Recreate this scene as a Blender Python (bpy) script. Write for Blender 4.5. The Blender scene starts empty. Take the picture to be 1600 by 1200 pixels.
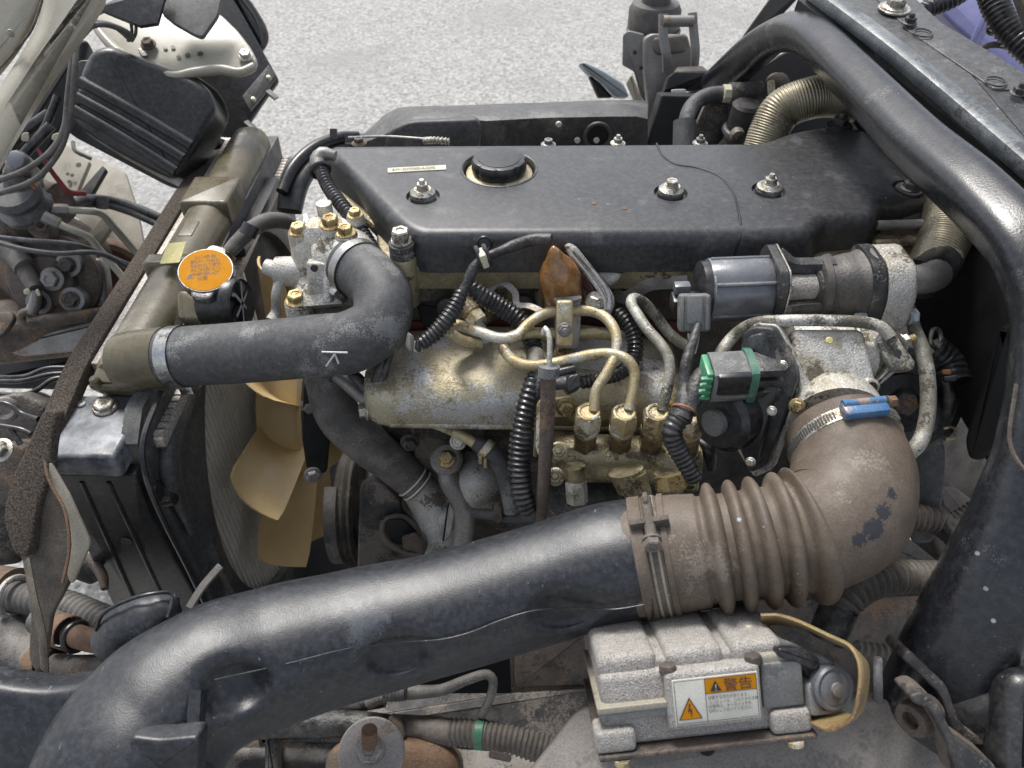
import bpy, bmesh, math, random
from mathutils import Vector, Matrix
random.seed(7)
SC = bpy.context.scene
COL = SC.collection
# ---------------------------------------------------------------- camera
F = 1208.0                       # focal length in pixels of the 1600x1200 photograph
PITCH = math.radians(43.0)
CAM = Vector((0.0, 0.0, 1.59))
cam_d = bpy.data.cameras.new('camera'); cam = bpy.data.objects.new('camera', cam_d)
COL.objects.link(cam); SC.camera = cam
cam_d.sensor_width = 36.0; cam_d.lens = 36.0 * F / 1600.0
cam_d.clip_start = 0.02; cam_d.clip_end = 300
cam.location = CAM; cam.rotation_euler = (math.pi / 2 - PITCH, 0, 0)
cam_d.dof.use_dof = True; cam_d.dof.focus_distance = 0.9; cam_d.dof.aperture_fstop = 9.0
SC.render.resolution_x, SC.render.resolution_y = 1024, 768
# ---------------------------------------------------------------- sky and sun: bright thin overcast
W = bpy.data.worlds.new('World'); SC.world = W; W.use_nodes = True
wn, wl = W.node_tree.nodes, W.node_tree.links
bg = wn['Background']
sky = wn.new('ShaderNodeTexSky'); sky.sky_type = 'NISHITA'; sky.sun_disc = False
SUN_EL, SUN_AZ = math.radians(58), math.radians(-25)     # azimuth from +Y towards +X
sky.sun_elevation = SUN_EL; sky.sun_rotation = SUN_AZ
sky.air_density = 1.0; sky.dust_density = 3.0; sky.ozone_density = 1.0
hs = wn.new('ShaderNodeHueSaturation'); hs.inputs['Saturation'].default_value = 0.42
wl.new(sky.outputs[0], hs.inputs['Color']); wl.new(hs.outputs[0], bg.inputs['Color'])
bg.inputs['Strength'].default_value = 0.10
sun_d = bpy.data.lights.new('sun', 'SUN'); sun = bpy.data.objects.new('sun', sun_d); COL.objects.link(sun)
sun_d.energy = 1.5; sun_d.angle = math.radians(14); sun_d.color = (1.0, 0.97, 0.92)
sdir = Vector((math.sin(SUN_AZ) * math.cos(SUN_EL), math.cos(SUN_AZ) * math.cos(SUN_EL), math.sin(SUN_EL)))
sun.rotation_euler = sdir.to_track_quat('Z', 'Y').to_euler()
SC.view_settings.view_transform = 'Standard'; SC.view_settings.look = 'None'
SC.view_settings.exposure = 1.22; SC.view_settings.gamma = 1.0
SC.cycles.use_denoising = True; SC.cycles.max_bounces = 8

# ---------------------------------------------------------------- where things stand: rays of the photograph
FW = Vector((0, math.cos(PITCH), -math.sin(PITCH))); UP = Vector((0, math.sin(PITCH), math.cos(PITCH)))
RT = Vector((1, 0, 0))
def ray(x, y): return FW + RT * ((x - 800) / F) + UP * ((600 - y) / F)
def P(x, y, d): return CAM + ray(x, y) * d
def PX(x, y, X): r = ray(x, y); return CAM + r * (X / r.x)
def PY(x, y, Y): r = ray(x, y); return CAM + r * (Y / r.y)
def PZ(x, y, Z): r = ray(x, y); return CAM + r * ((Z - CAM.z) / r.z)
def PL(x, y, o, n): r = ray(x, y); return CAM + r * ((o - CAM).dot(n) / r.dot(n))
def mpx(d): return d / F          # metres per photo pixel at axial depth d

# ---------------------------------------------------------------- materials
MATS = {}
def M(name, col, rough=0.5, metal=0.0, col2=None, var=0.5, vs=25.0, dust=None, spots=None, spots2=None,
      bump=0.0, bs=120.0, scratch=None, coat=0.0, trans=0.0, rv=0.12, spec=0.5, sheen=0.0, stretch=None, grain=0.35, gs=520.0, patch=None, patch2=None, wear=None):
    """dust=(colour, amount 0-1, scale); spots=(colour, threshold, scale)"""
    if name in MATS: return MATS[name]
    m = bpy.data.materials.new(name); m.use_nodes = True
    N, L = m.node_tree.nodes, m.node_tree.links
    b = N['Principled BSDF']
    tc = N.new('ShaderNodeTexCoord'); oi = N.new('ShaderNodeObjectInfo')
    ad = N.new('ShaderNodeVectorMath'); ad.operation = 'MULTIPLY_ADD'
    cmb = N.new('ShaderNodeCombineXYZ')
    for i in range(3): L.new(oi.outputs['Random'], cmb.inputs[i])
    ad.inputs[1].default_value = (37, 53, 71)
    L.new(cmb.outputs[0], ad.inputs[0]); L.new(tc.outputs['Object'], ad.inputs[2])
    src = ad.outputs[0]
    if stretch:
        mp = N.new('ShaderNodeMapping'); mp.inputs['Scale'].default_value = stretch
        L.new(src, mp.inputs['Vector']); ssrc = mp.outputs[0]
    else: ssrc = src
    def noise(scale, detail=6, rough_=0.6, s=None):
        n = N.new('ShaderNodeTexNoise'); n.inputs['Scale'].default_value = scale
        n.inputs['Detail'].default_value = detail; n.inputs['Roughness'].default_value = rough_
        L.new(s or src, n.inputs['Vector']); return n.outputs['Fac']
    def ramp(fac, lo, hi):
        r = N.new('ShaderNodeMapRange'); r.inputs['From Min'].default_value = lo; r.inputs['From Max'].default_value = hi
        L.new(fac, r.inputs['Value']); return r.outputs[0]
    def mix(a, bcol, fac, amt=None):
        x = N.new('ShaderNodeMix'); x.data_type = 'RGBA'
        if isinstance(a, tuple): x.inputs[6].default_value = (*a, 1)
        else: L.new(a, x.inputs[6])
        if isinstance(bcol, tuple): x.inputs[7].default_value = (*bcol, 1)
        else: L.new(bcol, x.inputs[7])
        if amt is not None:
            mm = N.new('ShaderNodeMath'); mm.operation = 'MULTIPLY'; mm.inputs[1].default_value = amt
            L.new(fac, mm.inputs[0]); fac = mm.outputs[0]
        L.new(fac, x.inputs[0]); return x.outputs[2]
    n1 = noise(vs, s=ssrc)
    c2 = col2 or tuple(c * (1 - 0.5 * var) for c in col)
    c = mix(col, c2, ramp(n1, 0.38, 0.66))
    if dust:
        c = mix(c, dust[0], ramp(noise(dust[2], 8, 0.68, ssrc), 0.42, 0.72), dust[1])
    for sp in (spots, spots2):
        if sp: c = mix(c, sp[0], ramp(noise(sp[2], 3, 0.55), sp[1], sp[1] + 0.025))
    def mul(a, b_):
        x = N.new('ShaderNodeMath'); x.operation = 'MULTIPLY'; L.new(a, x.inputs[0]); L.new(b_, x.inputs[1]); return x.outputs[0]
    for pt_ in (patch, patch2):        # patches with a broken, speckled edge: (colour, size scale, threshold, speckle scale)
        if pt_:
            big = ramp(noise(pt_[1], 5, 0.6, ssrc), pt_[2], pt_[2] + 0.14); fine = noise(pt_[3], 4, 0.7)
            sm = N.new('ShaderNodeMath'); sm.operation = 'ADD'; L.new(fine, sm.inputs[0])
            hb = N.new('ShaderNodeMath'); hb.operation = 'MULTIPLY'; hb.inputs[1].default_value = 0.30; L.new(big, hb.inputs[0]); L.new(hb.outputs[0], sm.inputs[1])
            c = mix(c, pt_[0], ramp(sm.outputs[0], 0.64, 0.70), pt_[4] if len(pt_) > 4 else 0.9)
    if wear:                           # worn places with a shape of their own: (world centre, radius, colour, speckle scale)
        ge = N.new('ShaderNodeNewGeometry')
        for (wc_, wr_, wcol, wsc) in wear:
            ds_ = N.new('ShaderNodeVectorMath'); ds_.operation = 'DISTANCE'; ds_.inputs[1].default_value = wc_
            L.new(ge.outputs['Position'], ds_.inputs[0])
            wm = N.new('ShaderNodeMath'); wm.operation = 'MULTIPLY_ADD'; wm.inputs[1].default_value = wr_ * 2.6; wm.inputs[2].default_value = -wr_ * 1.3
            L.new(noise(wsc, 6, 0.68), wm.inputs[0])
            wa = N.new('ShaderNodeMath'); wa.operation = 'ADD'; L.new(ds_.outputs['Value'], wa.inputs[0]); L.new(wm.outputs[0], wa.inputs[1])
            c = mix(c, wcol, ramp(wa.outputs[0], wr_ * 1.02, wr_ * 0.94))
    if grain:
        g_ = N.new('ShaderNodeMapRange'); g_.inputs['From Min'].default_value = 0.3; g_.inputs['From Max'].default_value = 0.7
        g_.inputs['To Min'].default_value = 1 - grain; g_.inputs['To Max'].default_value = 1 + grain
        L.new(noise(gs, 5, 0.75), g_.inputs['Value'])
        vm = N.new('ShaderNodeVectorMath'); vm.operation = 'SCALE'; L.new(c, vm.inputs[0]); L.new(g_.outputs[0], vm.inputs['Scale']); c = vm.outputs[0]
    if scratch:
        mp = N.new('ShaderNodeMapping'); mp.inputs['Scale'].default_value = scratch[2]
        mp.inputs['Rotation'].default_value = (0.3, 0.5, 0.4)
        L.new(src, mp.inputs['Vector'])
        c = mix(c, scratch[0], ramp(noise(1.0, 4, 0.6, mp.outputs[0]), scratch[1], scratch[1] + 0.06), 0.8)
    L.new(c, b.inputs['Base Color'])
    rr = N.new('ShaderNodeMapRange'); rr.inputs['From Min'].default_value = 0.3; rr.inputs['From Max'].default_value = 0.7
    rr.inputs['To Min'].default_value = max(0.03, rough - rv); rr.inputs['To Max'].default_value = min(1, rough + rv)
    L.new(noise(vs * 2.3, s=ssrc), rr.inputs['Value']); L.new(rr.outputs[0], b.inputs['Roughness'])
    b.inputs['Metallic'].default_value = metal
    b.inputs['Specular IOR Level'].default_value = spec
    b.inputs['Coat Weight'].default_value = coat; b.inputs['Coat Roughness'].default_value = 0.2
    b.inputs['Transmission Weight'].default_value = trans
    if bump:
        bp = N.new('ShaderNodeBump'); bp.inputs['Strength'].default_value = bump; bp.inputs['Distance'].default_value = 0.002
        L.new(noise(bs, 4, 0.6), bp.inputs['Height']); L.new(bp.outputs[0], b.inputs['Normal'])
    MATS[name] = m; return m

DUST = (0.26, 0.25, 0.235)
WHITE_OX = (0.56, 0.56, 0.55)
cover_black = M('cover_plastic', (0.024, 0.025, 0.028), 0.34, 0, vs=40, col2=(0.029, 0.030, 0.033), dust=((0.24, 0.238, 0.23), 0.17, 160), spots=((0.55, 0.53, 0.5), 0.745, 230), patch=((0.2, 0.2, 0.198), 22, 0.56, 620, 0.22), scratch=((0.16, 0.16, 0.16), 0.70, (40, 260, 200)), bump=0.16, bs=900, rv=0.03, grain=.18, gs=900)
black_plastic = M('black_plastic', (0.013, 0.014, 0.016), 0.30, 0, vs=40, dust=(DUST, 0.12, 150), spots=((0.4, 0.39, 0.37), 0.75, 220), patch=((0.16, 0.16, 0.158), 24, 0.56, 560, .2), bump=0.12, bs=700, rv=.03, grain=.2, gs=800)
duct_black = M('duct_plastic', (0.011, 0.012, 0.015), 0.36, 0, vs=40, col2=(0.013, 0.0145, 0.018), dust=((0.18, 0.195, 0.22), 0.17, 150), spots=((0.42, 0.42, 0.42), 0.755, 200), patch=((0.17, 0.185, 0.21), 16, 0.555, 620, .25), scratch=((0.24, 0.25, 0.27), 0.685, (420, 40, 120)), bump=0.14, bs=700, rv=.025, grain=.2, gs=900)
arch_paint = M('black_frame_paint', (0.010, 0.011, 0.0145), 0.26, 0.0, vs=30, col2=(0.014, 0.016, 0.020), dust=((0.18, 0.18, 0.18), 0.12, 140), spots=((0.45, 0.43, 0.41), 0.75, 200), patch=((0.22, 0.21, 0.2), 14, 0.56, 560, .3), bump=0.12, bs=500, rv=.03, grain=.2, gs=800)
dark_paint = M('dark_chassis_paint', (0.026, 0.026, 0.028), 0.52, 0, vs=16, dust=((0.16, 0.14, 0.12), 0.5, 50), patch=((0.2, 0.17, 0.14), 12, 0.46, 300, .6), bump=0.2, bs=250)
void_black = M('shade_and_part_black', (0.007, 0.007, 0.008), 0.65, 0, vs=12, bump=0.1)  # near-black for black parts and for hollows, where shade is put into the colour
rubber = M('rubber_hose', (0.04, 0.041, 0.044), 0.58, 0, vs=16, col2=(0.058, 0.058, 0.06), dust=((0.2, 0.2, 0.195), 0.28, 130), patch=((0.28, 0.28, 0.275), 14, 0.52, 560, .5), spots=((0.34, 0.33, 0.31), 0.72, 330), bump=0.25, bs=520, rv=.06, gs=700)
rubber_gray = M('grey_rubber', (0.065, 0.062, 0.059), 0.64, 0, vs=18, col2=(0.085, 0.08, 0.075), dust=((0.2, 0.18, 0.16), 0.45, 50), patch=((0.22, 0.2, 0.18), 12, 0.5, 420, .5), bump=0.25, bs=520, gs=800)
loom_black = M('loom_plastic', (0.015, 0.015, 0.017), 0.3, 0, vs=25, dust=((0.2, 0.19, 0.18), 0.3, 70), spots=((0.3, 0.29, 0.27), 0.74, 260))
loom_dusty = M('dusty_loom_plastic', (0.10, 0.088, 0.076), 0.6, 0, vs=25, dust=((0.2, 0.17, 0.145), 0.6, 60))
tape_black = M('cloth_tape', (0.019, 0.019, 0.020), 0.46, 0, vs=40, dust=((0.22, 0.21, 0.19), 0.4, 90), bump=0.9, bs=150)
brown_rubber = M('dusty_brown_rubber', (0.084, 0.063, 0.046), 0.68, 0, vs=14, col2=(0.108, 0.083, 0.062), dust=((0.19, 0.153, 0.118), 0.45, 38), patch=((0.028, 0.029, 0.033), 7.5, 0.615, 160, .95), patch2=((0.25, 0.215, 0.18), 16, 0.55, 400, .5), spots=((0.38, 0.35, 0.31), 0.745, 230), bump=0.2, bs=500, grain=.28, gs=420)
cast_alu = M('stained_cast_aluminium', (0.52, 0.505, 0.465), 0.5, 0.45, vs=34, col2=(0.29, 0.255, 0.18), dust=((0.56, 0.55, 0.52), 0.55, 70), patch=((0.60, 0.59, 0.56), 18, 0.46, 330), patch2=((0.10, 0.085, 0.055), 22, 0.54, 260), bump=0.6, bs=420, grain=.5)
cast_grey = M('grey_cast_aluminium', (0.45, 0.44, 0.42), 0.48, 0.35, vs=30, col2=(0.31, 0.29, 0.25), dust=((0.46, 0.45, 0.42), 0.4, 70), patch=((0.12, 0.105, 0.08), 18, 0.52, 300), bump=0.6, bs=420, grain=.45)
champagne = M('oxidised_manifold_alloy', (0.42, 0.365, 0.24), 0.46, 0.6, vs=22, col2=(0.37, 0.34, 0.26), dust=((0.50, 0.48, 0.40), 0.5, 60), patch=((0.52, 0.53, 0.55), 11, 0.50, 330, .8), patch2=((0.16, 0.13, 0.075), 16, 0.50, 260, .7), bump=0.6, bs=420, grain=.4)
head_metal = M('yellowed_head_casting', (0.26, 0.23, 0.145), 0.5, 0.45, vs=26, col2=(0.15, 0.125, 0.08), dust=((0.40, 0.34, 0.21), 0.5, 45), patch=((0.07, 0.055, 0.04), 20, 0.5, 200), bump=0.4, bs=300)
oily_metal = M('oily_fuel_pump_casting', (0.33, 0.285, 0.175), 0.34, 0.6, vs=34, col2=(0.14, 0.115, 0.075), dust=((0.46, 0.40, 0.25), 0.55, 60), patch=((0.045, 0.037, 0.027), 26, 0.50, 240, .8), patch2=((0.52, 0.48, 0.36), 24, 0.52, 340, .8), bump=0.6, bs=300)
grime_metal = M('grimy_block_metal', (0.066, 0.060, 0.054), 0.6, 0.3, vs=18, col2=(0.033, 0.03, 0.028), dust=((0.16, 0.14, 0.12), 0.5, 50), patch=((0.2, 0.175, 0.145), 16, 0.52, 260, .6), bump=0.5, bs=200)
zinc = M('zinc_bolt', (0.50, 0.49, 0.45), 0.36, 0.75, vs=90, col2=(0.30, 0.27, 0.21), dust=((0.5, 0.47, 0.4), 0.4, 120), patch=((0.13, 0.11, 0.08), 60, 0.5, 500), bump=0.4, bs=500)
brass = M('yellow_zinc_bolt', (0.42, 0.335, 0.16), 0.36, 0.7, vs=90, col2=(0.33, 0.235, 0.09), dust=((0.56, 0.52, 0.39), 0.4, 90), patch=((0.14, 0.09, 0.04), 60, 0.48, 500), bump=0.4, bs=500)
pipe_gold = M('flaking_yellow_zinc_pipe', (0.45, 0.375, 0.215), 0.45, 0.4, vs=50, col2=(0.37, 0.285, 0.13), dust=((0.55, 0.51, 0.41), 0.5, 70), patch=((0.58, 0.57, 0.52), 26, 0.49, 360, .8), patch2=((0.16, 0.125, 0.08), 30, 0.52, 330), bump=0.4, bs=420)
pipe_grey = M('weathered_grey_pipe', (0.29, 0.28, 0.24), 0.56, 0.25, vs=50, col2=(0.2, 0.19, 0.15), dust=((0.44, 0.43, 0.38), 0.5, 80), patch=((0.48, 0.47, 0.43), 26, 0.46, 400), patch2=((0.09, 0.08, 0.06), 30, 0.5, 380), bump=0.4, bs=420)
steel = M('bare_steel', (0.42, 0.42, 0.41), 0.32, 0.85, vs=60, col2=(0.28, 0.27, 0.25), bump=0.15, bs=400)
chrome = M('bright_steel', (0.36, 0.36, 0.355), 0.27, 0.95, vs=60, col2=(0.5, 0.5, 0.48), patch=((0.2, 0.17, 0.12), 40, .56, 400))
dull_steel = M('dull_bracket_steel', (0.25, 0.24, 0.23), 0.46, 0.5, vs=30, col2=(0.16, 0.15, 0.14), dust=((0.38, 0.36, 0.32), 0.35, 60), patch=((0.2, 0.13, 0.08), 20, 0.54, 300), bump=0.3, bs=300)
rust = M('rusted_steel', (0.165, 0.095, 0.055), 0.75, 0.1, vs=26, col2=(0.12, 0.07, 0.042), dust=((0.24, 0.165, 0.11), 0.5, 60), patch=((0.09, 0.07, 0.055), 18, 0.5, 240), bump=0.7, bs=300)
rust_dark = M('rusty_dark_iron', (0.105, 0.083, 0.067), 0.7, 0.15, vs=22, col2=(0.055, 0.047, 0.042), dust=((0.21, 0.165, 0.13), 0.5, 50), patch=((0.19, 0.115, 0.065), 18, 0.52, 260, .8), patch2=((0.04, 0.037, 0.034), 16, .5, 220, .7), bump=0.5, bs=300)
dusty_steel = M('dusty_underbody_steel', (0.145, 0.125, 0.108), 0.7, 0.1, vs=16, col2=(0.09, 0.08, 0.07), dust=((0.23, 0.19, 0.16), 0.5, 50), patch=((0.07, 0.06, 0.05), 18, .52, 260, .7), bump=0.3, bs=260)
olive = M('smoky_olive_plastic', (0.108, 0.089, 0.050), 0.3, 0, vs=16, col2=(0.080, 0.068, 0.041), dust=((0.19, 0.17, 0.135), 0.35, 50), patch=((0.24, 0.22, 0.18), 14, 0.52, 380, .5), bump=0.14, bs=300, grain=.2)
fan_tan = M('yellowed_fan_plastic', (0.62, 0.455, 0.225), 0.4, 0, vs=18, col2=(0.56, 0.395, 0.18), dust=((0.48, 0.38, 0.22), 0.3, 60), spots=((0.2, .13, .06), .74, 200), bump=0.12, spec=0.4, grain=.12)
cream = M('cream_cab_paint', (0.34, 0.322, 0.262), 0.32, 0, vs=9, col2=(0.30, 0.282, 0.226), dust=((0.24, 0.215, 0.17), 0.35, 40), spots=((0.16, 0.12, 0.09), 0.74, 140), patch=((0.24, 0.2, 0.15), 10, 0.55, 330, .6), bump=0.06, grain=.1)
cream_dusty = M('dusty_cream_paint', (0.30, 0.28, 0.225), 0.55, 0, vs=12, col2=(0.22, 0.2, 0.16), dust=((0.2, 0.175, 0.14), 0.5, 40), patch=((0.12, 0.1, 0.08), 12, .54, 260, .6))
grey_plastic = M('grey_motor_plastic', (0.13, 0.136, 0.152), 0.3, 0.25, vs=14, col2=(0.165, 0.17, 0.186), dust=((0.30, 0.30, 0.295), 0.25, 60), patch=((.32, .32, .31), 16, .56, 420, .5), bump=0.1, bs=500, grain=.15)
grey_conn = M('grey_connector_plastic', (0.15, 0.152, 0.15), 0.42, 0, vs=40, dust=((0.30, 0.29, 0.265), 0.45, 80), patch=((.06, .06, .06), 30, .52, 300, .6))
black_cast = M('black_cast_housing', (0.032, 0.033, 0.036), 0.42, 0.2, vs=24, dust=((0.2, 0.19, 0.17), 0.4, 60), patch=((0.24, 0.22, 0.19), 20, 0.53, 320, .6), bump=0.4, bs=380)
green_plastic = M('green_connector_plastic', (0.035, 0.14, 0.095), 0.42, 0, vs=50, dust=((0.2, 0.25, 0.2), 0.45, 90), patch=((.05, .06, .05), 30, .52, 300, .7))
bright_green = M('bright_green_plastic', (0.075, 0.27, 0.145), 0.38, 0, vs=50, patch=((.05, .12, .07), 40, .54, 400, .7))
blue_paint = M('blue_clamp_paint', (0.060, 0.155, 0.31), 0.38, 0.2, vs=60, col2=(.10, .19, .32), patch=((0.34, 0.24, 0.2), 40, 0.52, 330))
amber = M('amber_varnished_wrap', (0.25, 0.105, 0.025), 0.2, 0, vs=45, col2=(0.13, 0.058, 0.018), dust=((0.42, 0.25, 0.095), 0.55, 60), bump=0.9, bs=90, coat=0.6)
orange_ink = M('orange_sticker', (0.50, 0.215, 0.008), 0.7, 0, vs=40, col2=(0.45, 0.18, 0.006), grain=.12, spec=.12)
label_white = M('label_paper', (0.60, 0.585, 0.52), 0.5, 0, vs=40, col2=(0.52, 0.505, 0.44), grain=.1)
label_cream = M('cream_label', (0.55, 0.52, 0.39), 0.5, 0, vs=40, grain=.15)
label_yellow = M('yellow_label', (0.52, 0.47, 0.19), 0.5, 0, vs=60, dust=((0.4, 0.36, 0.2), 0.5, 120))
ink_black = M('black_ink', (0.02, 0.02, 0.022), 0.5, 0)
ink_grey = M('faded_ink', (0.05, 0.047, 0.045), 0.6, 0)
marker_white = M('white_marker', (0.62, 0.62, 0.6), 0.6, 0, vs=120, spots=((0.15, 0.15, 0.15), 0.62, 500))
red_wire = M('red_wire', (0.22, 0.03, 0.038), 0.5, 0)
red_gasket = M('red_gasket', (0.10, 0.026, 0.02), 0.6, 0, vs=40, dust=((.05, .04, .035), .6, 60))
ecu_alu = M('gritty_alloy_case', (0.36, 0.34, 0.315), 0.58, 0.25, vs=80, col2=(0.29, 0.27, 0.245), dust=((0.52, 0.50, 0.47), 0.5, 200), spots=((0.20, 0.18, 0.16), 0.60, 620), spots2=((.52, .51, .48), .63, 760), bump=0.9, bs=560, grain=.45, gs=800)
ecu_plate = M('dusty_grey_mount_plate', (0.225, 0.208, 0.188), 0.68, 0.05, vs=10, col2=(0.18, 0.165, 0.15), dust=((0.29, 0.265, 0.235), 0.5, 45), spots=((0.46, 0.43, 0.39), 0.73, 190), patch=((.10, .09, .08), 9, .54, 260, .6), bump=0.16, bs=400)
strap_paint = M('rust_yellow_strap', (0.28, 0.19, 0.095), 0.45, 0.25, vs=22, col2=(0.25, 0.215, 0.095), dust=((0.31, 0.19, 0.10), 0.5, 50), patch=((.14, .075, .04), 16, .52, 300, .7), bump=0.15)
gold_flex = M('braided_gold_hose', (0.28, 0.25, 0.175), 0.42, 0.55, vs=24, col2=(0.19, 0.165, 0.115), dust=((0.40, 0.37, 0.29), 0.4, 60), patch=((.09, .07, .05), 14, .52, 300, .6))
purple = M('lilac_blue_body_paint', (0.19, 0.19, 0.40), 0.3, 0, vs=10, col2=(0.23, 0.23, 0.42), coat=0.2, dust=((0.36, 0.36, 0.44), 0.3, 40), grain=.1)
foam = M('grainy_foam_strip', (0.062, 0.05, 0.041), 0.9, 0, vs=300, col2=(0.02, 0.017, 0.015), dust=((0.2, 0.165, 0.13), 0.7, 420), bump=1.0, bs=420, spec=0.2, grain=.6, gs=600)
felt = M('dusty_felt_sheet', (0.115, 0.10, 0.084), 0.85, 0, vs=30, col2=(0.075, 0.066, 0.057), dust=((0.19, 0.165, 0.135), 0.5, 70), patch=((.07, .058, .048), 12, .5, 300, .6), bump=0.5, bs=400, spec=0.2)
crimp = M('speckled_alloy_strip', (0.46, 0.43, 0.39), 0.5, 0.3, vs=180, col2=(0.30, 0.25, 0.215), spots=((0.62, 0.61, 0.58), 0.58, 330), grain=.5)
fin_metal = M('radiator_fin_metal', (0.74, 0.715, 0.66), 0.5, 0.1, vs=24, col2=(0.64, 0.62, 0.57), dust=((0.42, 0.39, 0.34), 0.4, 50))
rail_worn = M('worn_rail_paint', (0.06, 0.067, 0.075), 0.42, 0.1, vs=20, col2=(0.16, 0.175, 0.185), dust=((0.22, 0.23, 0.23), 0.45, 50), patch=((.27, .28, .28), 9, .50, 400, .5), patch2=((.03, .03, .033), 10, .52, 200, .8), bump=0.2, bs=300)
dusty_black = M('dusty_black_panel', (0.036, 0.037, 0.039), 0.52, 0, vs=12, col2=(0.052, 0.052, 0.054), dust=((0.24, 0.235, 0.22), 0.28, 120), spots=((0.5, 0.49, 0.46), 0.735, 220), patch=((.22, .215, .2), 14, .52, 520, .35), bump=0.18, bs=400)
green_tape = M('green_tape', (0.035, 0.15, 0.08), 0.45, 0, vs=40, dust=((0.16, 0.2, 0.15), 0.4, 80))
pale_blue = M('pale_blue_trim', (0.27, 0.315, 0.345), 0.4, 0, vs=14, dust=((0.38, 0.39, 0.38), 0.4, 40))
ivory = M('ivory_plastic', (0.52, 0.48, 0.37), 0.45, 0, vs=26, dust=((0.36, 0.32, 0.24), 0.5, 60))
orange_rubber = M('orange_seal', (0.36, 0.15, 0.06), 0.5, 0)

# ---------------------------------------------------------------- objects
WPOS = {}
def _link(o, w, parent):
    COL.objects.link(o); WPOS[o.name] = w.copy()
    if parent is not None: o.parent = parent
    return o
def obj(name, geo, mat, parent=None, bev=0.0, seg=2, angle=38, kind=None, label=None):
    V, Fc = geo
    V = [Vector(v) for v in V]
    lo = Vector((min(v[i] for v in V) for i in range(3))); hi = Vector((max(v[i] for v in V) for i in range(3)))
    c = (lo + hi) / 2
    me = bpy.data.meshes.new(name)
    me.from_pydata([v - c for v in V], [], Fc)
    bm = bmesh.new(); bm.from_mesh(me)
    bmesh.ops.remove_doubles(bm, verts=bm.verts, dist=1e-6)
    bmesh.ops.recalc_face_normals(bm, faces=bm.faces)
    if bev > 0:
        es = [e for e in bm.edges if len(e.link_faces) == 2 and e.calc_face_angle(0) > math.radians(28)]
        if es: bmesh.ops.bevel(bm, geom=es, offset=bev, segments=seg, affect='EDGES', profile=0.5, clamp_overlap=True)
    bm.to_mesh(me); bm.free()
    me.polygons.foreach_set('use_smooth', [True] * len(me.polygons))
    try: me.set_sharp_from_angle(angle=math.radians(angle))
    except Exception: pass
    me.materials.append(mat)
    o = bpy.data.objects.new(name, me)
    _link(o, c, parent)
    if kind: o['kind'] = kind
    if label: o['label'] = label
    return o
def tag(o, label, cat, group=None):
    o['label'] = label; o['category'] = cat; o['kind'] = 'thing'
    if group: o['group'] = group
    return o
def thing(name, label, cat, group=None):
    o = bpy.data.objects.new(name, None); o.empty_display_size = 0.02
    _link(o, Vector((0, 0, 0)), None)
    return tag(o, label, cat, group)
def finalize():
    for o in list(COL.objects):
        if o.type == 'EMPTY':
            ch = [c for c in o.children]
            if not ch: continue
            ps = [WPOS[c.name] for c in ch]
            c = sum(ps, Vector()) / len(ps)
            c.z = min(WPOS[k.name].z + min(v.co.z for v in k.data.vertices) for k in ch if k.type == 'MESH')
            WPOS[o.name] = c
    for o in list(COL.objects):
        if o.name in WPOS:
            o.location = WPOS[o.name] - (WPOS[o.parent.name] if o.parent else Vector())

# ---------------------------------------------------------------- shapes
def join(*gs):
    V, Fc = [], []
    for v, f in gs:
        k = len(V); V += list(v); Fc += [tuple(i + k for i in q) for q in f]
    return V, Fc
def basis(n, hint=Vector((0, 0, 1))):
    n = Vector(n).normalized()
    h = Vector(hint)
    if abs(n.dot(h.normalized())) > 0.97: h = Vector((1, 0, 0))
    u = h.cross(n).normalized(); v = n.cross(u).normalized()
    return u, v, n
def mat_of(o, u, v, w):
    return Matrix(((u.x, v.x, w.x, o.x), (u.y, v.y, w.y, o.y), (u.z, v.z, w.z, o.z), (0, 0, 0, 1)))
def spline(pts, step, closed=False):
    pts = [Vector(p) for p in pts]; n = len(pts)
    if n == 2:
        k = max(2, int((pts[1] - pts[0]).length / step) + 1)
        return [pts[0].lerp(pts[1], i / (k - 1)) for i in range(k)], [i / (k - 1) for i in range(k)]
    out, par = [], []
    for i in range(n - 1):
        p0 = pts[i - 1] if i else pts[0] * 2 - pts[1]
        p1, p2 = pts[i], pts[i + 1]
        p3 = pts[i + 2] if i + 2 < n else pts[-1] * 2 - pts[-2]
        t0 = 0.0; t1 = t0 + max(1e-5, (p1 - p0).length) ** 0.5; t2 = t1 + max(1e-5, (p2 - p1).length) ** 0.5; t3 = t2 + max(1e-5, (p3 - p2).length) ** 0.5
        k = max(2, int((p2 - p1).length / step) + 1)
        for j in range(k if i < n - 2 else k + 1):
            t = t1 + (t2 - t1) * j / k
            a1 = p0 * ((t1 - t) / (t1 - t0)) + p1 * ((t - t0) / (t1 - t0))
            a2 = p1 * ((t2 - t) / (t2 - t1)) + p2 * ((t - t1) / (t2 - t1))
            a3 = p2 * ((t3 - t) / (t3 - t2)) + p3 * ((t - t2) / (t3 - t2))
            b1 = a1 * ((t2 - t) / (t2 - t0)) + a2 * ((t - t0) / (t2 - t0))
            b2 = a2 * ((t3 - t) / (t3 - t1)) + a3 * ((t - t1) / (t3 - t1))
            out.append(b1 * ((t2 - t) / (t2 - t1)) + b2 * ((t - t1) / (t2 - t1))); par.append(i + j / k)
    return out, par
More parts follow.
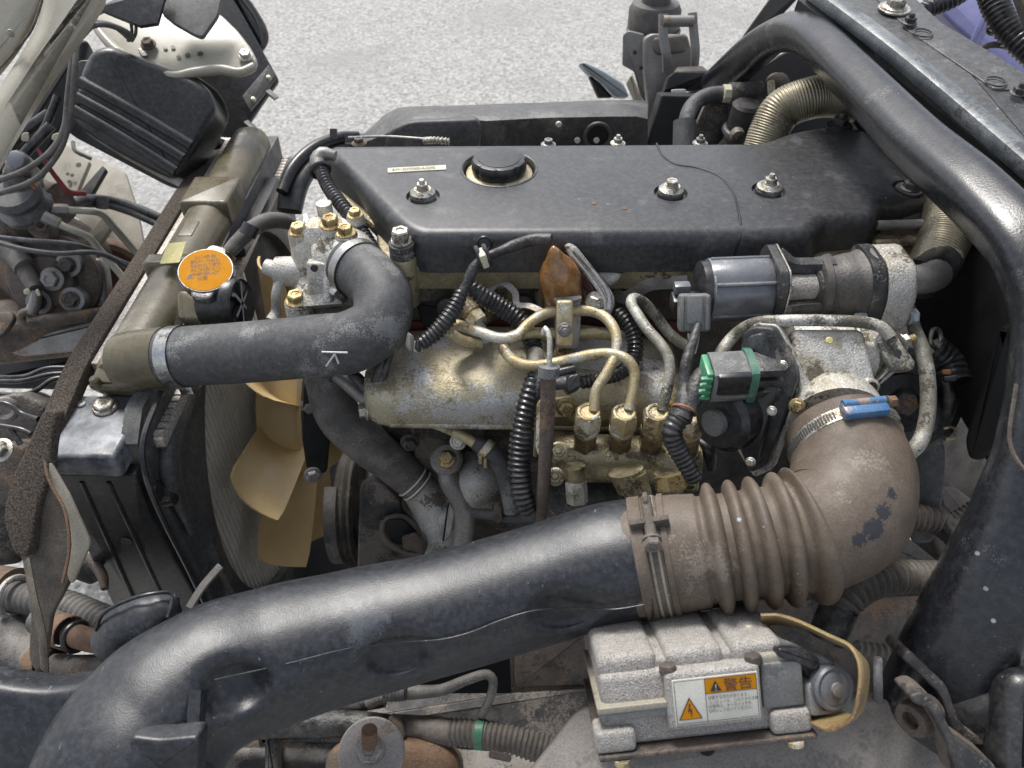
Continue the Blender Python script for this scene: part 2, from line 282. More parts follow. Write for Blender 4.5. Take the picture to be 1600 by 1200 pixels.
def sweep(pts, rad, seg=16, step=0.006, ridge=None, sq=2.0, ell=None, up=None, caps=True, round_end=0, fn=None):
    """tube along a smooth path; rad number or list; ridge=(pitch, depth, sharp); ell=(a,b) factors; sq = superellipse power"""
    if ridge: step = min(step, ridge[0] / 7.0)
    C, par = spline(pts, step)
    if len(pts) == 2: par = list(par)
    n = len(C); T = []
    for i in range(n):
        a = C[max(0, i - 1)]; b = C[min(n - 1, i + 1)]; T.append((b - a).normalized())
    u, v, w = basis(T[0], up if up is not None else Vector((0, 0, 1)))
    V, Fc = [], []; s = 0.0
    radl = rad if isinstance(rad, (list, tuple)) else None
    for i in range(n):
        if i:
            s += (C[i] - C[i - 1]).length
            ax = T[i - 1].cross(T[i])
            if ax.length > 1e-7:
                R = Matrix.Rotation(math.asin(max(-1, min(1, ax.length))), 3, ax.normalized())
                u = (R @ u).normalized()
            u = (u - T[i] * u.dot(T[i])).normalized()
        v = T[i].cross(u)
        if radl:
            q = par[i] if len(pts) > 2 else par[i] * (len(radl) - 1)
            k = min(int(q), len(radl) - 2); f = q - k; f = f * f * (3 - 2 * f)
            r = radl[k] * (1 - f) + radl[k + 1] * f
        else: r = rad
        if ridge:
            ph = (s / ridge[0]) % 1.0
            r *= 1 - ridge[1] * (0.5 + 0.5 * math.cos(2 * math.pi * ph)) ** ridge[2]
        if fn: r *= fn(i / (n - 1), s)
        ea, eb = ell(i / (n - 1)) if callable(ell) else (ell or (1, 1))
        for k in range(seg):
            a = 2 * math.pi * k / seg; c_, s_ = math.cos(a), math.sin(a)
            if sq != 2.0:
                m = (abs(c_) ** sq + abs(s_) ** sq) ** (-1 / sq); c_, s_ = c_ * m, s_ * m
            V.append(C[i] + u * (c_ * r * ea) + v * (s_ * r * eb))
    for i in range(n - 1):
        for k in range(seg):
            a = i * seg + k; b = i * seg + (k + 1) % seg
            Fc.append((a, b, b + seg, a + seg))
    if caps:
        Fc.append(tuple(range(seg - 1, -1, -1))); Fc.append(tuple((n - 1) * seg + k for k in range(seg)))
    return V, Fc
def tube(pp, rpx, **kw):
    """pp: (x, y, depth) in the photograph's pixels; rpx radius in those pixels"""
    pts = [P(*p) for p in pp]
    if isinstance(rpx, (list, tuple)): r = [q * mpx(p[2]) for q, p in zip(rpx, pp)]
    else: r = [rpx * mpx(p[2]) for p in pp]
    return sweep(pts, r, **kw)
def lathe(prof, o, n, seg=24, hint=Vector((0, 0, 1)), fn=None, cap=True):
    """prof: (radius, height along n)"""
    u, v, w = basis(n, hint); V, Fc = [], []
    for (r, h) in prof:
        for k in range(seg):
            a = 2 * math.pi * k / seg; rr = r * (fn(a, h) if fn else 1)
            V.append(o + u * (rr * math.cos(a)) + v * (rr * math.sin(a)) + w * h)
    for i in range(len(prof) - 1):
        for k in range(seg):
            a = i * seg + k; b = i * seg + (k + 1) % seg
            Fc.append((a, b, b + seg, a + seg))
    if cap:
        Fc.append(tuple(range(seg - 1, -1, -1))); Fc.append(tuple((len(prof) - 1) * seg + k for k in range(seg)))
    return V, Fc
def ring(o, n, R, r, seg=28, rs=8, arc=None, hint=Vector((0, 0, 1)), sx=1.0, sy=1.0):
    """torus (sx, sy flatten the section: radial, axial)"""
    u, v, w = basis(n, hint); V, Fc = [], []
    a0, a1 = arc or (0, 2 * math.pi); full = arc is None
    m = seg if full else seg + 1
    for i in range(m):
        a = a0 + (a1 - a0) * i / seg; d = u * math.cos(a) + v * math.sin(a)
        for k in range(rs):
            b = 2 * math.pi * k / rs
            V.append(o + d * (R + r * sx * math.cos(b)) + w * (r * sy * math.sin(b)))
    for i in range(seg):
        for k in range(rs):
            a = i * rs + k; b = i * rs + (k + 1) % rs; j = ((i + 1) % m) * rs
            Fc.append((a, b, j + (k + 1) % rs, j + k))
    if not full:
        Fc.append(tuple(range(rs))); Fc.append(tuple((m - 1) * rs + k for k in range(rs)))
    return V, Fc
def box(c, u, v, w, a, b, h):
    """box centred at c; unit axes u v w; full sizes a b h"""
    V = []
    for i in (-.5, .5):
        for j in (-.5, .5):
            for k in (-.5, .5): V.append(c + u * (a * i) + v * (b * j) + w * (h * k))
    return V, [(0, 1, 3, 2), (4, 6, 7, 5), (0, 4, 5, 1), (2, 3, 7, 6), (0, 2, 6, 4), (1, 5, 7, 3)]
EX, EY, EZ = Vector((1, 0, 0)), Vector((0, 1, 0)), Vector((0, 0, 1))
def abox(x0, x1, y0, y1, z0, z1):
    return box(Vector(((x0 + x1) / 2, (y0 + y1) / 2, (z0 + z1) / 2)), EX, EY, EZ, x1 - x0, y1 - y0, z1 - z0)
def fillet(poly, rc, k=4):
    """round the corners of a closed 2-D polygon"""
    out = []; n = len(poly)
    for i in range(n):
        p, a, b = Vector(poly[i]), Vector(poly[i - 1]), Vector(poly[(i + 1) % n])
        r = rc[i] if isinstance(rc, (list, tuple)) else rc
        da, db = (a - p), (b - p); la, lb = da.length, db.length
        t = min(r, la * 0.45, lb * 0.45)
        if t <= 1e-6: out.append(p); continue
        s, e = p + da.normalized() * t, p + db.normalized() * t
        for j in range(k + 1):
            f = j / k; out.append(s * (1 - f) ** 2 + p * (2 * f * (1 - f)) + e * f * f)
    return out
def area2(p): return sum(p[i - 1].x * p[i].y - p[i].x * p[i - 1].y for i in range(len(p))) / 2
def inset(poly, d):
    out = []; n = len(poly)
    for i in range(n):
        p, a, b = poly[i], poly[i - 1], poly[(i + 1) % n]
        e1 = (p - a); e2 = (b - p)
        if e1.length < 1e-9 or e2.length < 1e-9: out.append(p.copy()); continue
        n1 = Vector((-e1.y, e1.x)).normalized(); n2 = Vector((-e2.y, e2.x)).normalized()
        m = (n1 + n2)
        if m.length < 1e-6: m = n1
        m.normalize(); out.append(p + m * (d / max(0.45, m.dot(n1))))
    return out
def slab(poly, o, u, v, w, h, r=0.002, rc=0.004, rs=3, flare=0.0, both=False):
    """solid with outline poly (2-D, metres, in u v about o), top at w=0, bottom at w=-h, top edge rounded r"""
    p = [Vector(q) for q in poly]
    p = fillet(p, rc)
    if area2(p) < 0: p.reverse()
    rings = [(inset(p, -flare), -h + (r if both else 0))] if not both else []
    if both:
        for j in range(rs + 1):
            t = math.pi / 2 * (1 - j / rs); rings.append((inset(p, r * (1 - math.cos(t)) - flare), -h + r * (1 - math.sin(t))))
    for j in range(rs + 1):
        t = math.pi / 2 * j / rs
        rings.append((inset(p, r * (1 - math.cos(t))), -r * (1 - math.sin(t))))
    n = len(p); V, Fc = [], []
    for (pl, z) in rings:
        V += [o + u * q.x + v * q.y + w * z for q in pl]
    for i in range(len(rings) - 1):
        for k in range(n):
            a = i * n + k; b = i * n + (k + 1) % n; Fc.append((a, b, b + n, a + n))
    Fc.append(tuple(range(n - 1, -1, -1))); Fc.append(tuple((len(rings) - 1) * n + k for k in range(n)))
    return V, Fc
def slabpx(pxpoly, d, h, n=None, at=None, r=0.002, rc=0.004, rs=3, flare=0.0, both=False):
    """slab whose face outline is drawn in photo pixels on a plane of normal n through pixel `at` at depth d"""
    cx = sum(p[0] for p in pxpoly) / len(pxpoly); cy = sum(p[1] for p in pxpoly) / len(pxpoly)
    o = P(*(at or (cx, cy)), d)
    n = Vector(n).normalized() if n is not None else -ray(cx, cy).normalized()
    u, v, w = basis(n)
    poly = []
    for (x, y) in pxpoly:
        q = PL(x, y, o, n) - o; poly.append((q.dot(u), q.dot(v)))
    return slab(poly, o, u, v, w, h, r, rc, rs, flare, both)
def hexbolt(o, n, r, h=None, flange=1.35, stud=False, washer=None):
    """hex head on a flange, seat at o"""
    h = h or r * 1.1
    f = r * flange
    prof = [(f, 0), (f, r * .16), (r * 1.06, r * .32)]
    g = lathe(prof, o, n, 20)
    u, v, w = basis(n)
    hx = lathe([(r, r * .25), (r, h * .88), (r * .86, h), (r * .5, h), (r * .45, h * .9)], o, n, 6)
    gs = [g, hx]
    if stud: gs.append(lathe([(r * .5, h * .8), (r * .5, h * 1.45), (r * .4, h * 1.6)], o, n, 10))
    if washer: gs.insert(0, lathe([(r * washer, -r * .18), (r * washer, 0), (r * washer * .96, r * .05), (f * .9, r * .05)], o, n, 22))
    return join(*gs)
def bolt(parent, o, n, r, mat, name='bolt', **kw):
    return obj(name, hexbolt(Vector(o), Vector(n), r, **kw), mat, parent, angle=30)
def cutout(o, cutters):
    """subtract cutter solids from mesh object o (data rebuilt, nothing left behind)"""
    for geo in cutters:
        c = WPOS[o.name]
        me = bpy.data.meshes.new('cut'); me.from_pydata([Vector(v) - c for v in geo[0]], [], geo[1])
        bm = bmesh.new(); bm.from_mesh(me); bmesh.ops.recalc_face_normals(bm, faces=bm.faces); bm.to_mesh(me); bm.free()
        co = bpy.data.objects.new('cut', me); COL.objects.link(co)
        md = o.modifiers.new('b', 'BOOLEAN'); md.object = co; md.operation = 'DIFFERENCE'; md.solver = 'EXACT'
        dg = bpy.context.evaluated_depsgraph_get(); dg.update()
        nm = bpy.data.meshes.new_from_object(o.evaluated_get(dg))
        if len(nm.vertices) < 20:
            md.solver = 'FAST'; dg = bpy.context.evaluated_depsgraph_get(); dg.update()
            nm = bpy.data.meshes.new_from_object(o.evaluated_get(dg)); print('fast', len(nm.vertices))
            if len(nm.vertices) < 20: nm = o.data.copy()
        o.modifiers.remove(md); old = o.data; o.data = nm; bpy.data.meshes.remove(old)
        bpy.data.objects.remove(co); bpy.data.meshes.remove(me)
        nm.polygons.foreach_set('use_smooth', [True] * len(nm.polygons))
        nm.set_sharp_from_angle(angle=math.radians(38))
def lettering(s, size, o, u, v, mat, parent, name='lettering', align='LEFT', lift=0.0004, line=1.0, sx=1.0):
    cu = bpy.data.curves.new('t', 'FONT'); cu.body = s; cu.size = size; cu.align_x = align; cu.space_line = line
    to = bpy.data.objects.new('t', cu); COL.objects.link(to)
    dg = bpy.context.evaluated_depsgraph_get(); dg.update()
    me = bpy.data.meshes.new_from_object(to.evaluated_get(dg))
    bpy.data.objects.remove(to); bpy.data.curves.remove(cu)
    w = u.cross(v)
    V = [o + u * (q.co.x * sx) + v * q.co.y + w * lift for q in me.vertices]
    Fc = [tuple(p.vertices) for p in me.polygons]
    bpy.data.meshes.remove(me)
    if not Fc: return None
    return obj(name, (V, Fc), mat, parent)
def clone(o, off, parent=None):
    c = o.copy(); COL.objects.link(c); WPOS[c.name] = WPOS[o.name] + off; c.parent = parent if parent else o.parent
    return c
def clamp_on(parent, o, n, R, w, mat, screw_dir=None, name='hose_clamp', band=True, screw_mat=None):
    """worm-drive band round a hose: band, screw housing"""
    u, v, nn = basis(n)
    b = obj(name, lathe([(R, -w / 2), (R * 1.035, -w / 2), (R * 1.035, w / 2), (R, w / 2)], o, n, 48, cap=False), mat, parent)
    if screw_dir is not None:
        sd = Vector(screw_dir); sd = (sd - nn * sd.dot(nn)).normalized(); t = nn.cross(sd)
        c = o + sd * (R * 1.10)
        obj('screw_housing', box(c, t, sd, nn, w * 1.7, w * .75, w * 1.1), screw_mat or mat, b, bev=w * .15)
        obj('screw', hexbolt(c + t * (w * .85) + sd * (w * .1), t, w * .42, flange=1.1), zinc, b)
    return b
# ================================================================ ground
def ground():
    m = bpy.data.materials.new('light_asphalt'); m.use_nodes = True
    N, L = m.node_tree.nodes, m.node_tree.links; b = N['Principled BSDF']
    tc = N.new('ShaderNodeTexCoord')
    def mixc(a, c, f):
        x = N.new('ShaderNodeMix'); x.data_type = 'RGBA'
        for i, q in ((6, a), (7, c)):
            if isinstance(q, tuple): x.inputs[i].default_value = (*q, 1)
            else: L.new(q, x.inputs[i])
        L.new(f, x.inputs[0]); return x.outputs[2]
    def rng(v, a, c):
        r = N.new('ShaderNodeMapRange'); r.inputs['From Min'].default_value = a; r.inputs['From Max'].default_value = c
        L.new(v, r.inputs['Value']); return r.outputs[0]
    vo = N.new('ShaderNodeTexVoronoi'); vo.inputs['Scale'].default_value = 46; L.new(tc.outputs['Object'], vo.inputs['Vector'])
    bw = N.new('ShaderNodeSeparateColor'); L.new(vo.outputs['Color'], bw.inputs[0])
    n1 = N.new('ShaderNodeTexNoise'); n1.inputs['Scale'].default_value = 60; n1.inputs['Detail'].default_value = 6; L.new(tc.outputs['Object'], n1.inputs['Vector'])
    n2 = N.new('ShaderNodeTexNoise'); n2.inputs['Scale'].default_value = 1.3; n2.inputs['Detail'].default_value = 5; L.new(tc.outputs['Object'], n2.inputs['Vector'])
    c = mixc((0.20, 0.197, 0.188), (0.35, 0.345, 0.33), bw.outputs[0])
    c = mixc(c, (0.11, 0.109, 0.106), rng(n1.outputs['Fac'], 0.58, 0.68))
    c = mixc(c, (0.44, 0.43, 0.41), rng(n1.outputs['Fac'], 0.44, 0.35))
    c = mixc(c, (0.22, 0.217, 0.21), rng(n2.outputs['Fac'], 0.52, 0.8))
    L.new(c, b.inputs['Base Color']); b.inputs['Roughness'].default_value = 0.85
    bp = N.new('ShaderNodeBump'); bp.inputs['Strength'].default_value = 0.6; bp.inputs['Distance'].default_value = 0.006
    L.new(n1.outputs['Fac'], bp.inputs['Height']); L.new(bp.outputs[0], b.inputs['Normal'])
    o = obj('ground', ([Vector((-60, -20, 0)), Vector((60, -20, 0)), Vector((60, 100, 0)), Vector((-60, 100, 0))], [(0, 1, 2, 3)]), m)
    o['kind'] = 'structure'
    return o
ground()

# ================================================================ rocker cover
ZC = 1.10
cov = thing('rocker_cover', 'long matt black plastic cover over the top of the engine', 'engine cover')
cov_px = [(506, 232), (520, 223), (1190, 219), (1238, 200), (1305, 192), (1362, 200), (1474, 286), (1470, 306), (1384, 314), (1372, 338), (1290, 343), (1272, 363), (1160, 366), (652, 368), (622, 352)]
pts = [PZ(x, y, ZC) for x, y in cov_px]
cov_o = Vector((0.1, 0.9, ZC))
cov_poly = [((p - cov_o).x, (p - cov_o).y) for p in pts]
shell = obj('shell', slab(cov_poly, cov_o, EX, EY, EZ, 0.050, r=0.017, rc=[.012, .012, .02, .03, .03, .03, .02, .014, .012, .012, .012, .02, .02, .03, .03], rs=5, flare=0.004), cover_black, cov)
fc = PZ(780, 263, ZC)
bolts_px = [(661, 306), (1048, 301), (1201, 297)]
cuts = [lathe([(0.046, -0.012), (0.052, 0.02)], fc, EZ, 40)]
for (x, y) in bolts_px + [(1421, 294)]:
    cuts.append(lathe([(0.019, -0.005), (0.027, 0.012)], PZ(x, y, ZC), EZ, 28))
cutout(shell, cuts)
for q in shell.data.materials: pass
obj('filler_rim', ring(fc + Vector((0, 0, -0.0005)), EZ, 0.050, 0.0018, 44, 8), cover_black, cov)
obj('filler_seat', lathe([(0.044, -0.0118), (0.044, -0.006), (0.040, -0.004)], fc, EZ, 36), pipe_gold, cov)
for i, (x, y) in enumerate(bolts_px):
    o = PZ(x, y, ZC) + Vector((0, 0, -0.0045))
    obj('grommet', lathe([(0.0165, 0), (0.0165, 0.006), (0.0145, 0.008)], o, EZ, 24), rubber, cov)
    w = obj('washer', lathe([(0.0158, 0.0075), (0.0158, 0.010), (0.0115, 0.0135), (0.0105, 0.0145)], o, EZ, 24), zinc, cov)
    obj('nut', hexbolt(o + EZ * 0.0135, EZ, 0.0078, h=0.0085, flange=1.1, stud=(i != 1)), zinc, w)
o = PZ(1421, 294, ZC) + Vector((0, 0, -0.0045))
obj('grommet', lathe([(0.0165, 0), (0.0165, 0.004)], o, EZ, 24), black_cast, cov)
bolt(cov, o + EZ * .004, EZ, 0.009, black_cast, 'nut', stud=True)
# bolt and lug on the back edge, and the black stud on the hump
for (x, y, m) in ((560, 217, rust_dark), (857, 219, dull_steel), (966, 217, zinc), (1095, 217, dull_steel)):
    q = PY(x, y, 1.045)
    bolt(cov, Vector((q.x, q.y, q.z - .006)), EZ, 0.0068, m, 'nut', stud=(x > 900), washer=1.6)
q = PZ(1312, 196, ZC); bolt(cov, q, EZ, 0.011, black_cast, 'nut', stud=True, washer=1.7)
# moulded step where the two halves of the cover meet
seam = [PZ(x, y, ZC + .0004) for x, y in ((1026, 224), (1036, 243), (1056, 256), (1090, 262), (1122, 274), (1143, 296), (1153, 325), (1157, 349))]
sd = PZ(1158, 366, ZC); seam += [Vector((sd.x, sd.y + .002, ZC - .008)), Vector((sd.x - .003, sd.y - .001, ZC - .026)), Vector((sd.x - .006, sd.y - .004, ZC - .049))]
obj('moulded_seam', sweep([p - EZ * .0007 for p in seam], 0.0016, 8, step=.004), void_black, cov)
# moulded crease on the right part
# part-number strip
a, b_ = PZ(606, 267, ZC), PZ(697, 262, ZC)
uu = (b_ - a).normalized(); vv = EZ.cross(uu)
ln = (b_ - a).length
st = obj('part_number_strip', box(a.lerp(b_, .5) + EZ * .0006, uu, vv, EZ, ln, 0.0125, 0.0008), label_cream, cov)
lettering('8-M132757405-A-0292', 0.0088, a + uu * .006 + vv * -.0032 + EZ * .0011, uu, vv, ink_grey, st, sx=ln * .86 / (0.0088 * 11.0))
# paint chips
for (x, y) in ((928, 318), (976, 326)):
    obj('paint_chip', lathe([(0.0035, 0), (0.003, 0.0007)], PZ(x, y, ZC), EZ, 7), rust, cov)

cap = thing('oil_filler_cap', 'round black scalloped oil filler cap sunk in the engine cover', 'oil cap')
obj('grip', lathe([(0.034, -0.004), (0.0365, 0.0), (0.0365, 0.011), (0.0345, 0.0145), (0.030, 0.0155)], fc, EZ, 96, fn=lambda a, h: 1 - 0.055 * max(0, math.cos(a * 8 + .6)) ** 6), black_plastic, cap)
obj('cap_top', lathe([(0.0285, 0.0152), (0.028, 0.0162), (0.0245, 0.0166)], fc, EZ, 48), black_plastic, cap)

# ================================================================ cylinder head and block
ev_ = thing('cover_end_bracket', 'dull brown steel bracket and rods under the right end of the cover', 'bracket')
obj('plate', slabpx([(1372, 318), (1470, 312), (1470, 350), (1430, 372), (1376, 372)], .985, .02, n=(0, -.8, .6), r=.003), rust_dark, ev_)
obj('rod', sweep([P(1370, 352, .955), P(1440, 350, .955)], .006, 12), dull_steel, ev_)
obj('rod', sweep([P(1366, 382, .955), P(1436, 378, .955)], .006, 12), head_metal, ev_)
obj('shelf', slabpx([(1360, 378), (1440, 376), (1440, 402), (1360, 404)], .975, .02, n=(0, -.8, .6), r=.003), head_metal, ev_)
hd = thing('cylinder_head', 'yellowed cast cylinder head flange just below the black cover', 'cylinder head')
obj('casting', slab([(-.255, -.235), (.40, -.235), (.40, .02), (-.27, .02)], Vector((0.085, 1.025, 1.052)), EX, EY, EZ, 0.20, r=.004, rc=.02), grime_metal, hd)
obj('flange', slab([(-.245, -.245), (.45, -.245), (.45, .02), (-.29, .02)], Vector((0.085, 1.025, 1.056)), EX, EY, EZ, 0.032, r=.003, rc=.02), head_metal, hd)
obj('side_rail', sweep([P(520, 297, 1.03), P(560, 330, 1.01), P(610, 372, .985), P(628, 392, .97)], .006, 8), head_metal, hd)
o = P(634, 440, .955)
obj('corner_boss', lathe([(0.0165, -.03), (0.0165, 0.035), (0.0145, 0.038)], o, EZ, 24), head_metal, hd)
obj('sealing_ring', lathe([(0.0135, .037), (0.0155, .039), (.0155, .046), (.0135, .048), (.0155, .05), (.0155, .056), (.012, .058)], o, EZ, 24), black_cast, hd)
bolt(hd, o + EZ * .058, EZ, .011, zinc, h=.016, flange=1.2)
for (x, y, d) in ((760, 452, .975), (800, 452, .975), (846, 456, .975), (720, 460, .975)):
    obj('rib', lathe([(0.010, -.05), (0.009, 0.03)], P(x, y, d), EZ, 12), head_metal, hd)
for (x, y) in ((700, 478), (740, 478), (818, 474)):
    obj('port', lathe([(0.016, 0), (0.013, .012), (0.008, .014)], P(x, y, .985), Vector((0, -1, .35)), 18), grime_metal, hd)

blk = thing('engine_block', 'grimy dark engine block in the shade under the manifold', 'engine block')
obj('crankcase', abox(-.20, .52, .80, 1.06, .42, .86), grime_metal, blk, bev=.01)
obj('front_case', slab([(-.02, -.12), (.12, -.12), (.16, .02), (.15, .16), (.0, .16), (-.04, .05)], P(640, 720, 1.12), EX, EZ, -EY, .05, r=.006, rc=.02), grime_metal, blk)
obj('ground_blocker', abox(-.46, .55, .62, 1.32, .10, .12), void_black, blk)  # dark plate added to block bright ground and darken the underside
obj('dark_filler', abox(-.30, -.19, .80, 1.12, .08, .50), void_black, blk, bev=.02)  # dark body added to black out the bright ground gap beside the fan
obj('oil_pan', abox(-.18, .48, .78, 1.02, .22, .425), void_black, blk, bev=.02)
obj('gearbox', sweep([Vector((.48, .92, .66)), Vector((.60, .92, .66)), Vector((.80, .92, .62)), Vector((1.6, .92, .58))], [.19, .18, .13, .12], 20), dusty_steel, blk)
for (x, y, d) in ((641, 690, 1.05), (642, 655, 1.04), (715, 690, 1.06)):
    bolt(blk, P(x, y, d), Vector((0, -1, .15)), .010, grime_metal)
obj('gusset', slabpx([(640, 660), (760, 655), (750, 740), (690, 760), (650, 740)], 1.08, .03, n=(0, -1, .25), r=.004), grime_metal, blk)
obj('elbow_boss', lathe([(.034, -.03), (.034, .02), (.026, .035), (.012, .042)], P(748, 752, 1.06), Vector((.35, -1, .4)), 24), cast_grey, blk)
obj('filter_body', lathe([(.05, -.06), (.05, .05), (.045, .058), (.02, .06)], P(905, 790, 1.0), Vector((0, -.4, 1)), 28), black_cast, blk)

# red gasket edge seen behind the manifold
gk = obj('manifold_gasket', abox(-.19, .24, .785, .789, .93, .967), red_gasket)
tag(gk, 'thin red gasket edge behind the intake manifold', 'gasket')

# ================================================================ intake manifold
man = thing('intake_manifold', 'pale gold cast intake manifold with white corrosion patches', 'intake manifold')
def manifold():
    V, Fc = [], []; seg = 40
    xs = [-.182, -.180, -.174, -.164, -.150, -.12, -.05, .02, .08, .14, .185, .198, .206, .210]
    sc = [.55, .74, .87, .95, 1, 1, 1, 1, 1, 1, 1, .93, .82, .6]
    for x, s in zip(xs, sc):
        dz = -0.010 * max(0, (x - .05) / .15) if x > .05 else 0
        for k in range(seg):
            a = 2 * math.pi * k / seg; c, q = math.cos(a), math.sin(a)
            m = (abs(c) ** 3.6 + abs(q) ** 3.6) ** (-1 / 3.6)
            cy, cz = c * m * .064 * s, q * m * .035 * s
            zz = cz + (.006 * math.sin((x + .1) * 20) if cz > 0 and c > -.3 else 0) + cy * .10
            V.append(Vector((x, .722 + cy, .929 + zz + dz)))
    for i in range(len(xs) - 1):
        for k in range(seg):
            a = i * seg + k; b = i * seg + (k + 1) % seg; Fc.append((a, b, b + seg, a + seg))
    Fc.append(tuple(range(seg - 1, -1, -1))); Fc.append(tuple((len(xs) - 1) * seg + k for k in range(seg)))
    return V, Fc
obj('plenum', manifold(), champagne, man, angle=60)
obj('end_flange', slabpx([(583, 612), (610, 600), (648, 640), (640, 660), (585, 662)], .955, .035, n=(-.5, -1, .6), r=.006, rc=.012), champagne, man)
bolt(man, P(574, 641, .96), Vector((-1, -.25, .1)), .0095, zinc)
obj('rail', sweep([Vector((-.15, .664, .906)), Vector((.19, .664, .897))], .0065, 10), champagne, man)
obj('pad', slabpx([(795, 600), (850, 585), (868, 640), (838, 655), (805, 640)], .925, .02, n=(0, -.6, 1), r=.004, rc=.01), champagne, man)
obj('pad', slabpx([(870, 500), (985, 515), (1010, 570), (960, 600), (890, 580)], .955, .02, n=(0, -.35, 1), r=.004, rc=.012), cast_grey, man)
for (x, y, d, r) in ((882, 555, .94, .010), (1044, 628, .91, .0075)):
    bolt(man, P(x, y, d), Vector((0, -.6, 1)), r, brass)
br = slabpx([(876, 622), (897, 622), (898, 650), (876, 650)], .895, .01, n=(0, -1, .5), r=.002)
obj('pump_bracket', slabpx([(838, 625), (897, 622), (897, 650), (845, 655), (840, 715), (833, 715)], .90, .006, n=(0, -1, .4), r=.0015, rc=.004), pipe_gold, man)
bolt(man, P(885, 636, .89), Vector((0, -1, .5)), .0095, brass, flange=1.25)

# ================================================================ thermostat housing
th = thing('thermostat_housing', 'stained aluminium thermostat housing with yellow bolts beside the radiator hose', 'thermostat housing')
dz = Vector((0, -.05, 1))
obj('base_flange', slabpx([(447, 478), (470, 462), (560, 476), (566, 492), (470, 498), (446, 492)], 1.0, .012, n=(0, -.2, 1), r=.003, rc=.012), cast_alu, th)
obj('gasket', slabpx([(452, 494), (560, 490), (562, 497), (462, 503)], 1.0, .006, n=(0, -.2, 1), r=.001, rc=.01), red_gasket, th)
obj('body', sweep([P(516, 482, 1.0), P(512, 430, 1.0), P(508, 385, .99), P(506, 356, .985)], [.047, .040, .042, .040], 32, sq=3.0, ell=(1.0, .85)), cast_alu, th)
obj('lid', slabpx([(458, 362), (470, 340), (500, 332), (540, 336), (556, 356), (552, 372), (515, 366), (480, 374)], .975, .022, n=(-.05, -.25, 1), r=.006, rc=.014), cast_alu, th)
obj('outlet', sweep([P(515, 405, .985), P(540, 398, .975), P(562, 420, .962)], [.036, .036, .0345], 28), cast_alu, th)
obj('rib', slabpx([(478, 410), (512, 412), (514, 475), (482, 472)], .955, .02, n=(.1, -1, .3), r=.003, rc=.004), cast_alu, th)
obj('rib', sweep([P(508, 350, .955), P(511, 400, .95), P(514, 470, .965)], [.008, .006, .008], 10), cast_alu, th)
obj('side_boss', sweep([P(480, 425, .99), P(452, 424, .985), P(432, 423, .985)], [.021, .019, .018], 20), cast_grey, th)
obj('side_plug', sweep([P(434, 423, .985), P(414, 416, .985)], [.012, .010], 14), cast_grey, th)
obj('bypass_pipe', tube([(440, 432, .98), (432, 460, .985), (432, 485, 1.0), (428, 500, 1.0)], [9, 8, 8, 12], seg=14), cast_grey, th)
obj('sensor_hole', lathe([(.0045, 0), (.0045, .0012), (.0025, .0015)], P(491, 419, .946), Vector((.1, -1, .3)), 14), ink_black, th)
for (x, y, d, r, m) in ((467, 362, .96, .0095, brass), (517, 351, .95, .0105, brass), (540, 364, .945, .0095, brass), (464, 470, .97, .011, brass), (555, 336, .97, .0075, brass)):
    lb = obj('bolt_boss', lathe([(r * 1.6, -.028), (r * 1.5, -.002), (r * 1.35, 0)], P(x, y, d), dz, 18), cast_alu, th)
    bolt(th, P(x, y, d), dz, r, m)
obj('lug', slabpx([(472, 334), (480, 330), (484, 345), (474, 352)], .985, .012, n=(0, -.2, 1), r=.002), cast_alu, th)
obj('lug', lathe([(.010, -.02), (.010, .012), (.008, .013)], P(508, 330, .99), EZ, 16), cast_alu, th)

# ================================================================ upper radiator hose
hs_ = thing('upper_radiator_hose', 'thick black rubber coolant hose curving from thermostat to radiator, chalk marked', 'radiator hose')
hp = [(548, 412, .965), (573, 430, .945), (598, 462, .92), (592, 506, .905), (552, 533, .91), (490, 541, .93), (380, 551, .965), (300, 556, .985), (252, 559, .995)]
obj('hose', tube(hp, [45, 45, 46, 47, 49, 49, 48, 47, 46], seg=40), rubber, hs_)
a, b_ = P(548, 412, .965), P(573, 430, .945); nn = (b_ - a).normalized()
clamp_on(hs_, a.lerp(b_, .42), nn, 46 * mpx(.957), .013, steel, screw_dir=Vector((-.8, -.75, -.75)))
a, b_ = P(275, 558, .99), P(300, 556, .985); nn = (b_ - a).normalized()
clamp_on(hs_, a.lerp(b_, .2), nn, 47.5 * mpx(.99), .018, chrome, screw_dir=Vector((0, -.2, -1)))
def mark(pp):
    gs = []
    for (x0, y0), (x1, y1) in pp:
        a_, e_ = (x0, y0), (x1, y1); K = 5; pts_ = []
        for i in range(K):
            f = i / (K - 1); x, y = x0 + (x1 - x0) * f, y0 + (y1 - y0) * f
            # drop on to the hose: find the hit on the tube from its axis points
            rr = ray(x, y).normalized(); best = None
            C, _ = spline([P(*q) for q in hp], .004)
            for c in C:
                t = (c - CAM).dot(rr); dd = (CAM + rr * t - c).length
                if dd < .0415: 
                    tt = t - math.sqrt(max(0, .0412 ** 2 - dd ** 2))
                    if best is None or tt < best: best = tt
            if best: pts_.append(CAM + rr * (best - .0002))
        if len(pts_) > 1: gs.append(sweep(pts_, .0011, 6, step=.004))
    return join(*gs)
obj('white_marker', mark([((503, 550), (543, 551)), ((523, 553), (510, 572)), ((523, 553), (529, 568))]), marker_white, hs_)
